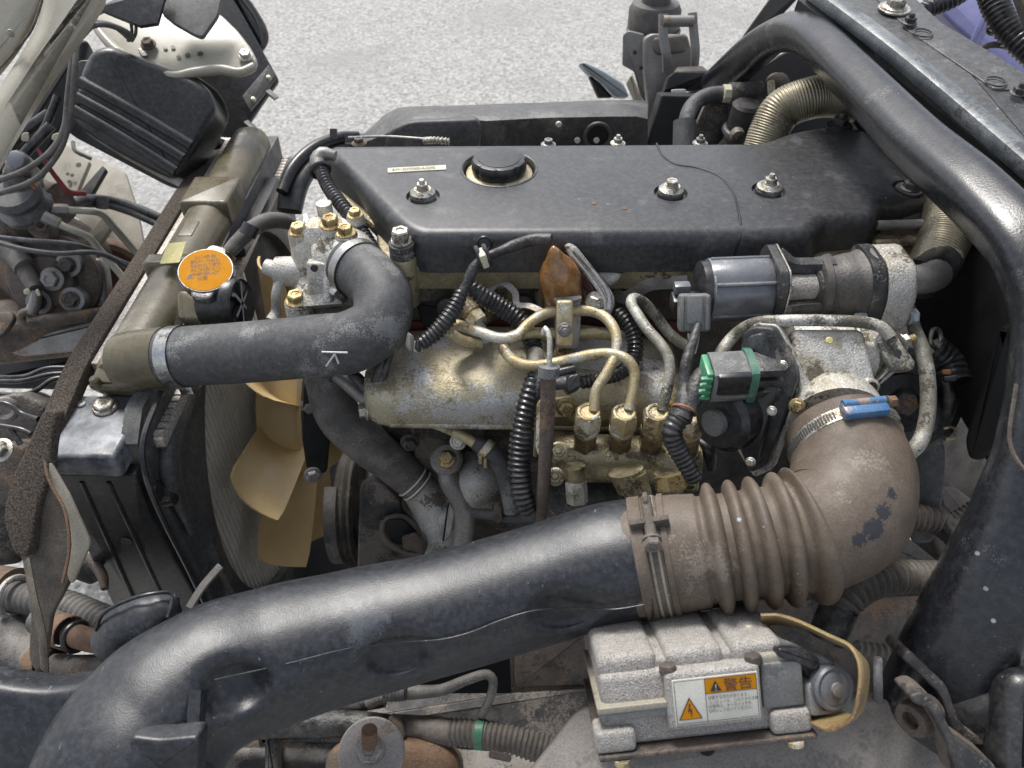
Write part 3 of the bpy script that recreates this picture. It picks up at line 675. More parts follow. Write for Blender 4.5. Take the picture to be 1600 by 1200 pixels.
# ================================================================ radiator
rad = thing('radiator', 'radiator with smoky olive plastic top tank and light crimped edge strips', 'radiator')
XR = -.508
def tank():
    """rounded tank along Y, section half a round"""
    ys = [.742, .745, .752, .80, .90, 1.0, 1.1, 1.2, 1.3, 1.39, 1.425, 1.436, 1.44]
    sc = [.7, .9, 1, 1, 1, 1, 1, 1, 1, 1, .96, .85, .6]
    prof = []
    for k in range(15):
        a = math.pi * k / 14
        c, s = math.cos(a), math.sin(a); m = (abs(c) ** 2.6 + abs(s) ** 2.6) ** (-1 / 2.6)
        prof.append((c * m * .037, s * m * .044))
    prof = [(.044, -.045), (.044, -.028), (.038, -.022)] + prof + [(-.038, -.022), (-.044, -.028), (-.044, -.045)]
    V, Fc = [], []; n = len(prof)
    for y, s in zip(ys, sc):
        for (x, z) in prof: V.append(Vector((XR + x * s, y, .895 + (z if z < 0 else z * s))))
    for i in range(len(ys) - 1):
        for k in range(n - 1):
            a = i * n + k; Fc.append((a, a + 1, a + n + 1, a + n))
    Fc.append(tuple(range(n))); Fc.append(tuple((len(ys) - 1) * n + k for k in range(n)))
    return V, Fc
obj('top_tank', tank(), olive, rad)
# moulded saddle blocks over the tank
for (y0, y1, h) in ((1.13, 1.22, .049), (.955, .985, .047)):
    obj('tank_saddle', slab([(-.040, y0), (.040, y0), (.040, y1), (-.040, y1)], Vector((XR, 0, .895 + h)), EX, EY, EZ, .075, r=.006, rc=.006), olive, rad)
obj('moulded_date_pad', slab([(-.012, 1.035), (.010, 1.035), (.010, 1.08), (-.012, 1.08)], Vector((XR, 0, .9398)), EX, EY, EZ, .006, r=.001, rc=.003), olive, rad)
lb = slabpx([(249, 412), (262, 380), (291, 377), (280, 410)], 1.13, .001, n=(-.35, -.12, 1), at=(270, 395), r=.0003, rc=.003)
lb = obj('yellow_label', lb, label_yellow, rad)
o = P(254, 409, 1.128); 
lettering('10-27 71', .0105, o + EZ * .0012, (P(268, 379, 1.17) - P(254, 409, 1.128)).normalized(), Vector((-1, .1, -.3)).normalized() * -1 if False else (Vector((-.35, -.12, 1)).cross((P(268, 379, 1.17) - P(254, 409, 1.128)).normalized())).normalized(), ink_grey, lb)
# outlet neck to the hose
obj('outlet_neck', sweep([P(196, 566, 1.006), P(215, 563, 1.001), P(238, 560, .997), P(262, 558, .993)], [.0385, .039, .039, .039], 32), olive, rad)
obj('neck_gusset', slabpx([(132, 606), (160, 545), (205, 552), (214, 590), (206, 610)], .995, .035, n=(-.1, -.6, 1), r=.009, rc=.008), olive, rad)
obj('gate_mark', lathe([(.008, 0), (.0078, .0008)], P(175, 536, 1.01), Vector((-.1, -.5, 1)), 20), olive, rad)
obj('peg', lathe([(.007, -.02), (.006, .006), (.003, .009)], P(150, 596, .990), Vector((0, -.4, 1)), 14), olive, rad)
# filler neck block under the cap and the dark plug
obj('filler_neck', slabpx([(275, 452), (352, 452), (356, 500), (276, 500)], 1.07, .03, n=(0, -.55, 1), r=.006, rc=.01), olive, rad)
obj('plug_body', sweep([P(330, 478, 1.06), P(374, 474, 1.045)], .033, 28), black_plastic, rad)
pl = obj('plug_flange', lathe([(.036, -.012), (.036, 0), (.033, .004), (.031, .001)], P(374, 474, 1.045), Vector((1, -.12, .08)), 32), black_plastic, rad)
for ang in (0, 60, 120):
    c, s = math.cos(math.radians(ang)), math.sin(math.radians(ang))
    o = P(375.5, 474, 1.043)
    obj('plug_rib', box(o, EX, EY * c + EZ * s, EZ * c - EY * s, .006, .058, .005), black_plastic, pl)
# crimped metal edges along both sides of the tank
obj('crimp_strip', abox(XR + .044, XR + .058, .68, 1.47, .842, .858), crimp, rad, bev=.002)
obj('crimp_strip', abox(XR - .056, XR - .036, .775, 1.44, .885, .905), crimp, rad, bev=.002)
def tabs():
    gs = []
    y = .69
    while y < 1.46:
        gs.append(box(Vector((XR + .051, y, .860)), EX, EY, EZ, .013, .009, .004)); y += .0125
    return join(*gs)
obj('crimp_tabs', tabs(), crimp, rad, kind='stuff')
obj('end_bracket', slabpx([(338, 213), (372, 215), (402, 222), (420, 232), (420, 262), (398, 238), (345, 226)], 1.52, .02, n=(0, -.5, 1), r=.002), black_plastic, rad)
bolt(rad, P(384, 212, 1.53), EZ, .011, rust_dark)
# core with vertical fins
core = obj('core', abox(-.555, -.475, .70, 1.46, .10, .85), void_black, rad)
def fins():
    gs = []
    y = .71
    while y < 1.12:
        gs.append(box(Vector((-.473, y, .5)), EX, EY, EZ, .008, .0085, .7)); y += .0132
    return join(*gs)
obj('core_fins', fins(), fin_metal, rad, kind='stuff')
# near-end steel mount: cap plate, bolt, channel
obj('mount_cap', slab([(-.06, -.052), (.052, -.056), (.056, .056), (-.048, .056)], Vector((-.536, .682, .883)), EX, EY, EZ, .034, r=.006, rc=.008), M('worn_mount_paint', (0.03, 0.033, 0.038), .42, 0, vs=20, col2=(0.10, 0.11, 0.125), dust=((0.34, 0.36, 0.39), .75, 26), bump=.15), rad)
bolt(rad, PZ(165, 637, .8835), EZ, .0135, zinc, h=.010, flange=1.2)
obj('rivet', lathe([(.006, 0), (.0058, .002), (.003, .0035), (.0028, .001)], PZ(127, 632, .8835), EZ, 16), steel, rad)
obj('side_channel', slabpx([(82, 742), (213, 742), (232, 800), (322, 962), (250, 1010), (185, 965), (108, 800)], .98, .02, n=(0, -1, 0), at=(150, 745), r=.003, rc=.006), black_plastic, rad)
for (a_, b_) in (((128, 752), (222, 965)), ((170, 752), (270, 965))):
    obj('channel_rib', sweep([PY(*a_, .637), PY(*b_, .637)], .0035, 8), black_plastic, rad)
obj('channel_hole', lathe([(.0075, 0), (.0075, .0012), (.005, .0014), (.0045, -.001)], PY(198, 845, .6355), -EY, 18), rust_dark, rad)

# foam strip along the outer edge with its felt sheet and rubber strap
fs = thing('foam_seal', 'grainy brown-black foam strip with a dusty felt sheet along the radiator edge', 'foam seal')
def strip(pp, w, h):
    """flat strip: px path on given depths, width along X, height"""
    C, _ = spline([P(*p) for p in pp], .02); V, Fc = [], []
    for c in C:
        for (dx, dzz) in ((-w / 2, 0), (w / 2, 0), (w / 2, -h), (-w / 2, -h)): V.append(c + EX * dx + EZ * dzz)
    for i in range(len(C) - 1):
        for k in range(4):
            a = i * 4 + k; b = i * 4 + (k + 1) % 4; Fc.append((a, b, b + 4, a + 4))
    Fc.append((0, 1, 2, 3)); Fc.append(tuple((len(C) - 1) * 4 + k for k in range(4)))
    return V, Fc
obj('foam_strip', strip([(340, 228, 1.56), (290, 292, 1.38), (228, 392, 1.24), (160, 500, 1.10), (120, 565, 1.03), (84, 648, .98), (45, 745, .93), (33, 800, .91)], .030, .022), foam, fs, bev=.003)
obj('felt_sheet', slabpx([(72, 745), (104, 780), (118, 840), (110, 905), (80, 960), (70, 1030), (56, 1052), (44, 1030), (48, 960), (40, 890), (22, 850), (30, 790)], .915, .006, n=(-.2, -1, .75), r=.002, rc=.01), felt, fs)
obj('foam_flap', slabpx([(92, 640), (80, 690), (76, 745), (56, 800), (44, 872), (20, 868), (2, 806), (18, 745), (44, 690), (66, 640)], .897, .012, n=(-.2, -.9, .85), r=.004, rc=.015), foam, fs)
obj('felt_lining', slabpx([(76, 720), (108, 775), (141, 850), (112, 915), (104, 900), (112, 850), (98, 790), (76, 745)], .90, .004, n=(-.1, -1, .75), r=.001, rc=.006), cream_dusty, fs)
obj('strap', sweep([P(42, 876, .885), P(52, 930, .87), P(66, 990, .87), P(70, 1046, .885)], .0085, 10, ell=(1, .35), up=EY), felt, fs)
obj('rusty_edge', sweep([P(68, 690, .90), P(75, 745, .893), P(102, 800, .889), P(108, 860, .886), P(98, 910, .884)], .002, 6), rust, fs)

# ================================================================ radiator cap
rc_ = thing('coolant_filler_cap', 'silver radiator cap with a round orange warning sticker', 'radiator cap')
cn = Vector((.12, -.32, 1)).normalized(); co = P(322, 424, 1.03)
u_, v_, w_ = basis(cn)
obj('skirt', lathe([(.033, -.022), (.035, -.012), (.0368, -.006), (.0362, .001), (.0350, .003)], co, cn, 48), M('cap_rim_steel', (.2, .2, .2), .38, .8, vs=60, col2=(.3, .3, .3), patch=((.08, .065, .05), 50, .5, 400)), rc_)
ear = []
for s in (-.45, 1.35):
    a = math.radians(-95) + s * 0
lug_dir = [P(312, 455, 1.0) - co, P(345, 388, 1.06) - co]
for L_ in lug_dir:
    dd = (L_ - cn * L_.dot(cn)).normalized()
    obj('ear', slab([(-.017, 0), (.017, 0), (.012, .018), (-.012, .018)], co + dd * .027 + cn * .001, dd.cross(cn) * -1, dd, cn, .012, r=.003, rc=.009), MATS['cap_rim_steel'], rc_)
stk = obj('sticker', lathe([(.0340, .0030), (.0340, .0036)], co, cn, 48), orange_ink, rc_)
tx = (P(360, 428, 1.03) - P(285, 436, 1.02)); tx = (tx - cn * tx.dot(cn)).normalized(); ty = cn.cross(tx)
for i, (s_, off, sh) in enumerate((('エンジンが熱い時は', .0195, .014), ('絶対にキャップを開けない', .0125, .019), ('熱湯が噴き出して危険です', .0055, .0195), ('冷えてから開けること', -.0015, .019), ('NEVER OPEN HOT', -.0085, .018), ('注意', -.0160, .011))):
    lettering(s_, .0070, co - tx * sh * .98 + ty * (off) + cn * .0037, tx, ty, M('dark_brown_ink', (.055, .022, .008), .5), stk, sx=min(1.0, 2 * sh / (.0070 * 1.0 * (len(s_) if ord(s_[0]) > 200 else len(s_) * .62))))
tri = co - tx * .024 - ty * .013 + cn * .0038
obj('warning_triangle', ([tri, tri + tx * .0095, tri + tx * .0048 + ty * .0085], [(0, 1, 2)]), ink_black, stk)
obj('collar', lathe([(.028, -.05), (.028, -.02)], co, cn, 28), olive, rc_)
# overflow hose and its clip
oh = thing('overflow_hose', 'thin grey rubber overflow hose rising beside the radiator cap', 'hose')
obj('hose', tube([(350, 404, 1.07), (372, 378, 1.07), (395, 357, 1.08), (420, 345, 1.10), (445, 346, 1.12), (458, 352, 1.13)], [11, 12, 13, 13, 12, 9], seg=18), rubber_gray, oh)
obj('clip', sweep([P(386, 368, 1.05), P(394, 352, 1.05)], .013, 12, ell=(1, .9)), black_plastic, oh)
for k, (x, y) in enumerate(((349, 397), (352, 400), (356, 393))):
    obj('coil', ring(P(352 + k * 2.4, 402 - k * 3, 1.066), P(395, 357, 1.08) - P(350, 404, 1.07), .0115, .0012, 20, 6), brass, oh)

# ================================================================ fan shroud
sh_ = thing('fan_shroud', 'black plastic fan shroud behind the radiator, with a round opening', 'fan shroud')
def shroud():
    """plate in the plane X=-.455 with a round hole, and a short rim"""
    cy, cz, R = 1.05, .545, .335; V, Fc = [], []; seg = 72
    y0, y1, z0, z1 = .655, 1.47, .06, .90
    for (X, rr, outer) in ((-.487, R, 0), (-.455, R, 0), (-.452, R + .012, 0), (-.452, R + .03, 0), (-.462, None, .03), (-.468, None, 0), (-.490, None, 0)):
        for k in range(seg):
            a = 2 * math.pi * k / seg; c, s = math.cos(a), math.sin(a)
            if rr: V.append(Vector((X, cy + c * rr, cz + s * rr)))
            else:
                t = 1e9
                if c > 1e-6: t = min(t, (y1 - outer - cy) / c)
                if c < -1e-6: t = min(t, (y0 + outer - cy) / c)
                if s > 1e-6: t = min(t, (z1 - outer - cz) / s)
                if s < -1e-6: t = min(t, (z0 + outer - cz) / s)
                V.append(Vector((X, cy + c * t, cz + s * t)))
    for i in range(6):
        for k in range(seg):
            a = i * seg + k; b = i * seg + (k + 1) % seg; Fc.append((a, b, b + seg, a + seg))
    return V, Fc
obj('shroud_panel', shroud(), dusty_black, sh_)
obj('pressed_rib', sweep([PX(300, 612, -.457), PX(268, 690, -.457), PX(266, 735, -.457), PX(300, 830, -.457)], [.014, .018, .018, .008], 14, ell=(.7, 1)), dusty_black, sh_)
obj('pressed_boss', lathe([(.024, -.01), (.020, .003), (.012, .008), (.004, .009)], PX(272, 766, -.458), EX, 24), black_plastic, sh_)
obj('slot_ring', ring(PX(246, 770, -.464), EX, .012, .003, 22, 8), black_plastic, sh_)
obj('slot', lathe([(.012, 0), (.012, .002)], PX(246, 770, -.459), EX, 20), void_black, sh_)
obj('edge_seal', sweep([PX(252, 612, -.448), PX(224, 690, -.448), PX(228, 742, -.448), PX(300, 900, -.448), PX(330, 962, -.448)], .004, 8), black_plastic, sh_)
obj('stiffener', sweep([PX(428, 285, -.452), PX(398, 345, -.452), PX(372, 392, -.452)], .012, 8, sq=5), black_plastic, sh_)
obj('tie_strap', sweep([P(345, 884, .92), P(316, 918, .91), P(296, 950, .90)], .0045, 8, sq=4, ell=(1.2, .5)), rubber_gray, sh_)

# ================================================================ cooling fan
fan = thing('cooling_fan', 'yellowed tan plastic cooling fan with broad twisted blades', 'fan')
FCN = Vector((-.40, 1.04, .565))
obj('hub', lathe([(.05, -.045), (.115, -.048), (.124, -.042), (.126, .02), (.122, .027), (.105, .030), (.08, .012)], FCN, EX, 64), fan_tan, fan)
obj('clutch', lathe([(.07, -.02), (.085, .0), (.07, .03), (.03, .04)], FCN + EX * .03, EX, 40, fn=lambda a, h: 1 - .04 * (math.cos(a * 18) > 0)), black_cast, fan)
def blade(ang):
    V, Fc = [], []; nr, nc = 9, 9; th_ = .004
    for side in (1, -1):
        for i in range(nr):
            f = i / (nr - 1); r = .112 + f * .185
            w = .092 + .024 * f; tw = math.radians(54 - 22 * f)
            if f > .92: w *= 1 - (f - .92) * .9
            for j in range(nc):
                g = j / (nc - 1) - .5
                arc = g * w; camber = -.014 * (1 - 4 * g * g)
                t_ = arc * math.cos(tw) - camber * math.sin(tw); x_ = arc * math.sin(tw) + camber * math.cos(tw)
                a = ang + t_ / max(.09, r) * .9
                V.append(FCN + Vector((x_ + side * th_ / 2, r * math.cos(a), r * math.sin(a))))
    n = nr * nc
    for s in range(2):
        for i in range(nr - 1):
            for j in range(nc - 1):
                a = s * n + i * nc + j; q = (a, a + 1, a + nc + 1, a + nc); Fc.append(q if s else q[::-1])
    edge = [i for i in range(nc)] + [i * nc + nc - 1 for i in range(1, nr)] + [(nr - 1) * nc + j for j in range(nc - 2, -1, -1)] + [i * nc for i in range(nr - 2, 0, -1)]
    for k in range(len(edge)):
        a, b = edge[k], edge[(k + 1) % len(edge)]; Fc.append((a, b, b + n, a + n))
    return V, Fc
for k in range(9):
    obj('blade', blade(math.radians(165 + 40 * k)), fan_tan, fan, angle=50)

# ================================================================ belt pulley and fan belt
pu = thing('belt_pulley', 'grey grooved belt pulley beside the fan', 'pulley')
pc = P(552, 790, 1.40)
obj('sheave', lathe([(.02, -.018), (.092, -.018), (.10, -.013), (.095, -.006), (.101, 0), (.095, .006), (.10, .012), (.092, .016), (.07, .012), (.05, .018), (.02, .02)], pc, EX, 48), grime_metal, pu)
obj('hub', lathe([(.034, .01), (.034, .03), (.026, .034)], pc, EX, 28), steel, pu)
bt = obj('fan_belt', sweep([pc + Vector((-.02, math.cos(a) * .098 * (1 if math.sin(a) < .3 else 1.0), math.sin(a) * .098)) for a in [math.radians(q) for q in range(110, 310, 20)]] + [pc + Vector((-.02, .03, -.02))] , .011, 10, sq=4, ell=(1, .5)), rubber_gray)
bt2 = None
tag(bt, 'dusty grey fan belt wrapped round the pulley', 'belt')
wp = thing('fan_coupling_bracket', 'dark iron front bracket with bolts between the fan and the hoses', 'bracket')
obj('plate', slabpx([(474, 600), (512, 590), (520, 640), (512, 740), (482, 745), (474, 690)], 1.2, .02, n=(.4, -1, .3), r=.004, rc=.01), void_black, wp)
for (x, y) in ((483, 634), (488, 742)): bolt(wp, P(x, y, 1.19), Vector((.4, -1, .3)), .010, dull_steel)

# ================================================================ cab corner (tilted forward) at the top left
cb = thing('cab_pillar', 'cream painted rear corner pillar of the tilted cab', 'cab panel')
obj('pillar', slabpx([(-60, 330), (-2, 238), (30, 182), (88, 92), (150, 5), (178, -40), (70, -60), (62, 20), (40, 62), (-10, 140), (-60, 200)], 1.0, .06, n=(.55, -.55, .7), at=(60, 120), r=.018, rc=.02), cream, cb)
obj('side_panel', slabpx([(-80, 180), (-10, 118), (28, 70), (62, 6), (80, -60), (-80, -60)], 1.03, .02, n=(.35, -.8, .55), at=(20, 60), r=.006, rc=.02), cream, cb)
obj('seam_sealer', sweep([P(66, 0, .985), P(50, 45, .985), P(30, 72, .99), P(-5, 112, .995)], .0018, 6), rust_dark, cb)
obj('peg', lathe([(.004, -.002), (.004, .008), (.003, .009)], P(18, 53, .99), Vector((.35, -.8, .55)), 10), dull_steel, cb)
ct = thing('cab_bracket', 'cream painted steel bracket with bolts and slots below the tilted cab', 'bracket')
bn = Vector((.1, -.45, 1))
obj('plate', slabpx([(146, 28), (158, 52), (190, 84), (236, 108), (272, 120), (300, 115), (345, 110), (372, 116), (396, 108), (402, 94), (392, 74), (372, 48), (345, 22), (300, 6), (200, 0)], 1.40, .010, n=bn, at=(280, 80), r=.003, rc=.008), cream, ct)
obj('lip', sweep([PL(x, y, P(280, 80, 1.395), bn) for x, y in ((146, 30), (158, 53), (190, 85), (236, 109), (272, 119), (302, 113), (345, 108), (375, 113), (397, 104))], .0085, 10), cream, ct)
for (x, y, r) in ((232, 70, .010), (384, 88, .010)): bolt(ct, PL(x, y, P(280, 80, 1.392), bn), bn, r, zinc if x > 300 else rust_dark)
for (x, y, r) in ((279, 89, .004), (293, 86, .005), (313, 84, .0055), (258, 75, .004), (270, 74, .004)):
    obj('slot', lathe([(r, 0), (r, .0006)], PL(x, y, P(280, 80, 1.397), bn), bn, 10), ink_black, ct)
obj('clip', slabpx([(214, 74), (226, 76), (232, 86), (222, 88)], 1.385, .006, n=bn, r=.001), dull_steel, ct)
bp_ = thing('storage_box', 'ribbed black plastic box lid hanging under the tilted cab', 'plastic box')
sn = Vector((.15, -.75, .65))
obj('lid', slabpx([(110, 190), (122, 110), (140, 74), (170, 66), (290, 112), (326, 134), (338, 168), (288, 258), (272, 280), (230, 262), (150, 218)], 1.36, .10, n=sn, r=.018, rc=.03, rs=6), black_plastic, bp_)
for k, ((x0, y0), (x1, y1)) in enumerate((((122, 152), (288, 248)), ((118, 172), (276, 268)), ((126, 128), (300, 228)))):
    obj('lid_rib', sweep([PL(x0, y0, P(220, 180, 1.366), sn), PL((x0 + x1) / 2, (y0 + y1) / 2 - 2, P(220, 180, 1.365), sn), PL(x1, y1, P(220, 180, 1.366), sn)], .0115, 14), black_plastic, bp_)
obj('rim', slabpx([(100, 205), (112, 90), (300, 112), (345, 145), (360, 182), (284, 296), (262, 290), (140, 226)], 1.47, .012, n=sn, r=.003, rc=.03), black_plastic, bp_)
pn = thing('splash_panel', 'black steel splash panel with rivets beyond the cream bracket', 'panel')
obj('panel', slabpx([(150, 14), (345, -30), (372, 10), (436, 124), (410, 160), (376, 212), (330, 235), (300, 120), (180, 60)], 1.56, .012, n=(.2, -.6, .75), r=.003, rc=.006), black_plastic, pn)
obj('panel_edge', slabpx([(378, 150), (420, 100), (432, 118), (412, 146), (390, 172)], 1.55, .01, n=(.2, -.6, .75), r=.002), dusty_black, pn)
for (x, y) in ((420, 122), (396, 156)): obj('rivet', lathe([(.006, 0), (.005, .003), (.003, .004)], P(x, y, 1.538), Vector((.2, -.6, .75)), 12), zinc, pn)
for (x0, y0, x1, y1) in ((418, 142, 432, 154), (384, 190, 398, 202), (372, 212, 392, 212)):
    obj('tab', sweep([P(x0, y0, 1.55), P(x1, y1, 1.55)], .007, 8, sq=4, ell=(1, .4)), dull_steel, pn)
obj('upper_flap', slabpx([(150, 12), (220, -20), (262, -20), (246, 36), (218, 40), (178, 24)], 1.34, .008, n=(.1, -.6, .8), r=.001, rc=.001), black_plastic, pn)
obj('upper_flap', slabpx([(252, 20), (268, -20), (350, -20), (340, 24), (316, 58), (304, 54), (272, 36)], 1.37, .008, n=(.1, -.5, .8), r=.002, rc=.006), dusty_black, pn)
bm_ = thing('bumper_end', 'rounded black plastic bumper end above the asphalt', 'bumper')
obj('bumper', slabpx([(340, -40), (390, -10), (420, 40), (424, 62), (410, 84), (396, 60), (364, 8)], 1.62, .08, n=(.5, -.5, .5), r=.012, rc=.03), black_plastic, bm_)
obj('bumper_groove', sweep([P(372, -10, 1.6), P(402, 34, 1.6), P(412, 74, 1.6)], .004, 8), void_black, bm_)

# cables from the cab
wc = thing('cab_cable_pair', 'pair of thin grey cables looping down from the cab bracket', 'cable')
obj('cable', tube([(205, 62, 1.36), (180, 42, 1.33), (150, 36, 1.30), (128, 42, 1.28), (118, 60, 1.27), (112, 100, 1.27), (106, 150, 1.28), (100, 200, 1.30), (80, 235, 1.32), (40, 265, 1.33), (-10, 285, 1.34)], 4.5, seg=10), rubber_gray, wc)
obj('cable', tube([(208, 58, 1.36), (190, 46, 1.33), (160, 38, 1.30), (133, 46, 1.28), (122, 62, 1.27), (117, 105, 1.27), (113, 150, 1.28), (106, 200, 1.30), (92, 238, 1.32), (55, 280, 1.33), (-10, 305, 1.34)], 4.5, seg=10), rubber_gray, wc)
obj('cable_clip', sweep([P(140, 34, 1.28), P(124, 52, 1.26)], .010, 12), rubber_gray, wc)
wc2 = thing('clip_loop_wire', 'two short dark wire loops clipped on the cream bracket', 'cable')
obj('wire', tube([(196, 24, 1.36), (204, 35, 1.35), (206, 50, 1.355), (200, 64, 1.37)], 2.5, seg=8), rubber, wc2)
obj('wire', tube([(204, 24, 1.36), (212, 36, 1.35), (212, 52, 1.355), (206, 64, 1.37)], 2.5, seg=8), rubber, wc2)

# ================================================================ left: floor under the cab, steering box, cross-member
fl = thing('cab_floor', 'dusty cream pressed floor panel under the tilted cab', 'cab floor')
obj('pan', slabpx([(55, 300), (95, 220), (160, 250), (195, 268), (215, 330), (228, 400), (200, 420), (110, 330)], 1.75, .01, n=(0, -.5, 1), r=.002), cream_dusty, fl)
obj('bracket', slabpx([(62, 280), (72, 240), (100, 222), (140, 252), (120, 300), (90, 310)], 1.66, .01, n=(0, -.5, 1), r=.002, rc=.004), cream_dusty, fl)
for (x, y, r) in ((123, 258, .006), (106, 272, .004), (113, 274, .004), (108, 284, .004), (76, 292, .006), (84, 298, .005)):
    obj('hole', lathe([(r, 0), (r, .001)], P(x, y, 1.645), Vector((0, -.5, 1)), 10), void_black, fl)
obj('handle', sweep([P(114, 222, 1.62), P(118, 236, 1.60), P(142, 248, 1.60)], .004, 8), rubber, fl)
obj('dark_brace', slabpx([(160, 258), (166, 264), (140, 308), (118, 306)], 1.64, .01, n=(0, -.5, 1), r=.002), void_black, fl)
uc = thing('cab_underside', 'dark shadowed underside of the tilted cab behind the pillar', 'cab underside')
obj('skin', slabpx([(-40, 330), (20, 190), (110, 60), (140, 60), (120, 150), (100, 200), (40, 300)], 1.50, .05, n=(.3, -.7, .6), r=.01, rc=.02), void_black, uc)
for k, (pp, r) in enumerate((([(10, 235, 1.4), (40, 205, 1.4), (78, 178, 1.4)], 9), ([(20, 262, 1.38), (52, 225, 1.38), (80, 196, 1.38)], 8), ([(60, 215, 1.39), (72, 195, 1.39), (90, 150, 1.39)], 6))):
    obj('harness', tube(pp, r, seg=10), loom_black, uc)
obj('fuse_block', slabpx([(34, 208), (45, 206), (46, 222), (33, 220)], 1.37, .01, r=.001), ivory, uc)
obj('fuse_block', slabpx([(82, 210), (95, 206), (92, 222), (80, 218)], 1.37, .01, r=.001), label_cream, uc)
rw = obj('red_wire', tube([(58, 232, 1.36), (72, 255, 1.37), (90, 280, 1.40), (108, 300, 1.42), (134, 302, 1.44)], [2, 3.5, 4, 4.5, 4], seg=8), red_wire)
tag(rw, 'dark red wire drooping across the cream floor panel', 'wire')
wv = thing('relay_valve', 'dirty black valve unit with a copper fitting under the cab', 'valve')
obj('body', slabpx([(0, 262), (22, 236), (42, 252), (50, 290), (46, 312), (4, 316)], 1.38, .05, n=(.1, -.7, .7), r=.008, rc=.01), black_cast, wv)
obj('knob', lathe([(.02, -.02), (.02, .004), (.014, .012), (.006, .014)], P(28, 253, 1.36), Vector((.2, -.7, .7)), 18), grey_plastic, wv)
obj('boot', lathe([(.045, -.03), (.048, -.015), (.04, 0), (.044, .012), (.036, .022)], P(32, 312, 1.40), Vector((0, -.35, 1)), 24), rubber, wv)
obj('fitting', lathe([(.005, -.008), (.005, .010)], P(51, 288, 1.35), Vector((0, -.5, 1)), 6), orange_rubber, wv)
sb = thing('steering_box', 'dirty iron steering box with large bolts left of the radiator', 'steering box')
obj('case', sweep([P(0, 395, 1.58), P(60, 400, 1.58), P(96, 420, 1.56), P(112, 445, 1.55)], [.11, .11, .105, .07], 28, ell=(1, .8)), rust_dark, sb)
obj('end_cover', lathe([(.085, -.03), (.085, -.005), (.078, 0), (.05, .004), (.045, .018), (.03, .022)], P(82, 438, 1.47), Vector((.1, -.9, .55)), 32), rust_dark, sb)
bolt(sb, P(82, 436, 1.435), Vector((.1, -.9, .55)), .016, dull_steel)
for (x, y) in ((106, 414), (112, 468), (60, 472)): 
    obj('bolt_boss', lathe([(.024, -.05), (.023, 0), (.015, .001)], P(x, y, 1.45), Vector((.1, -.9, .55)), 18), dull_steel, sb)
    bolt(sb, P(x, y, 1.45), Vector((.1, -.9, .55)), .014, grime_metal, flange=1.1)
obj('valve_body', sweep([P(-10, 325, 1.48), P(40, 325, 1.47), P(96, 318, 1.45)], [.055, .06, .035], 20, sq=3), rust_dark, sb)
obj('valve_cap', slabpx([(38, 345), (42, 330), (62, 328), (80, 345), (78, 372), (64, 380), (40, 360)], 1.42, .03, n=(.1, -.8, .7), r=.006, rc=.012), rust_dark, sb)
obj('valve_eye', ring(P(64, 352, 1.40), Vector((.2, -.8, .7)), .009, .003, 18, 8), rust_dark, sb)
bolt(sb, P(55, 336, 1.41), Vector((0, -.5, 1)), .010, dull_steel)
obj('swing_arm', slabpx([(112, 440), (150, 400), (162, 420), (168, 470), (166, 520), (146, 520), (144, 460), (130, 450)], 1.50, .03, n=(.1, -.9, .5), r=.008, rc=.02), dull_steel, sb)
obj('drum', lathe([(.10, -.05), (.10, .02), (.09, .025), (.06, .01)], P(160, 450, 1.64), Vector((.4, -.8, .3)), 32), rust, sb)
obj('flat_arm', slabpx([(128, 378), (160, 338), (176, 352), (150, 392)], 1.53, .012, n=(0, -.8, .6), r=.002), cream_dusty, sb)
ob = thing('steering_hose', 'grey rubber hose with clip ending at the steering box', 'hose')
obj('hose', tube([(4, 384, 1.45), (26, 400, 1.44), (44, 430, 1.43), (56, 452, 1.42)], [13, 14, 13, 11], seg=18), rubber_gray, ob)
obj('sleeve', tube([(2, 382, 1.45), (22, 396, 1.44), (40, 418, 1.43)], 17, seg=18), rubber_gray, ob)
obj('spring_clip', slabpx([(36, 453), (46, 450), (48, 458), (38, 461)], 1.40, .006, r=.001), label_cream, ob)
obj('spring_clip', slabpx([(55, 453), (60, 451), (64, 462), (59, 463)], 1.40, .006, r=.001), label_cream, ob)
obj('spout', tube([(58, 455, 1.42), (54, 475, 1.42), (48, 490, 1.42)], [8, 9, 10], seg=14), dull_steel, ob)
for nm, lab, pp in (('steering_pipe', 'cream steel pipe with yellow mark, upper one running behind the radiator', [(98, 328, 1.43), (140, 330, 1.44), (158, 334, 1.46), (178, 355, 1.49), (200, 380, 1.52), (225, 408, 1.54)]),
                    ('steering_pipe', 'cream steel pipe with yellow mark, lower one running behind the radiator', [(84, 346, 1.40), (110, 358, 1.41), (138, 370, 1.43), (155, 390, 1.45), (185, 425, 1.47), (210, 455, 1.48)])):
    t = thing(nm, lab, 'pipe', 'steering pipes')
    obj('pipe', tube(pp, 5.5, seg=12), cream, t)
    a, b_ = P(*pp[0]), P(*pp[1]); nn = (b_ - a).normalized()
    obj('union_nut', lathe([(.011, -.018), (.011, .008), (.008, .012)], a, nn, 6), dull_steel, t)
    obj('paint_mark', lathe([(.0069, -.004), (.0069, .004)], a.lerp(b_, .35), nn, 12), label_yellow, t)
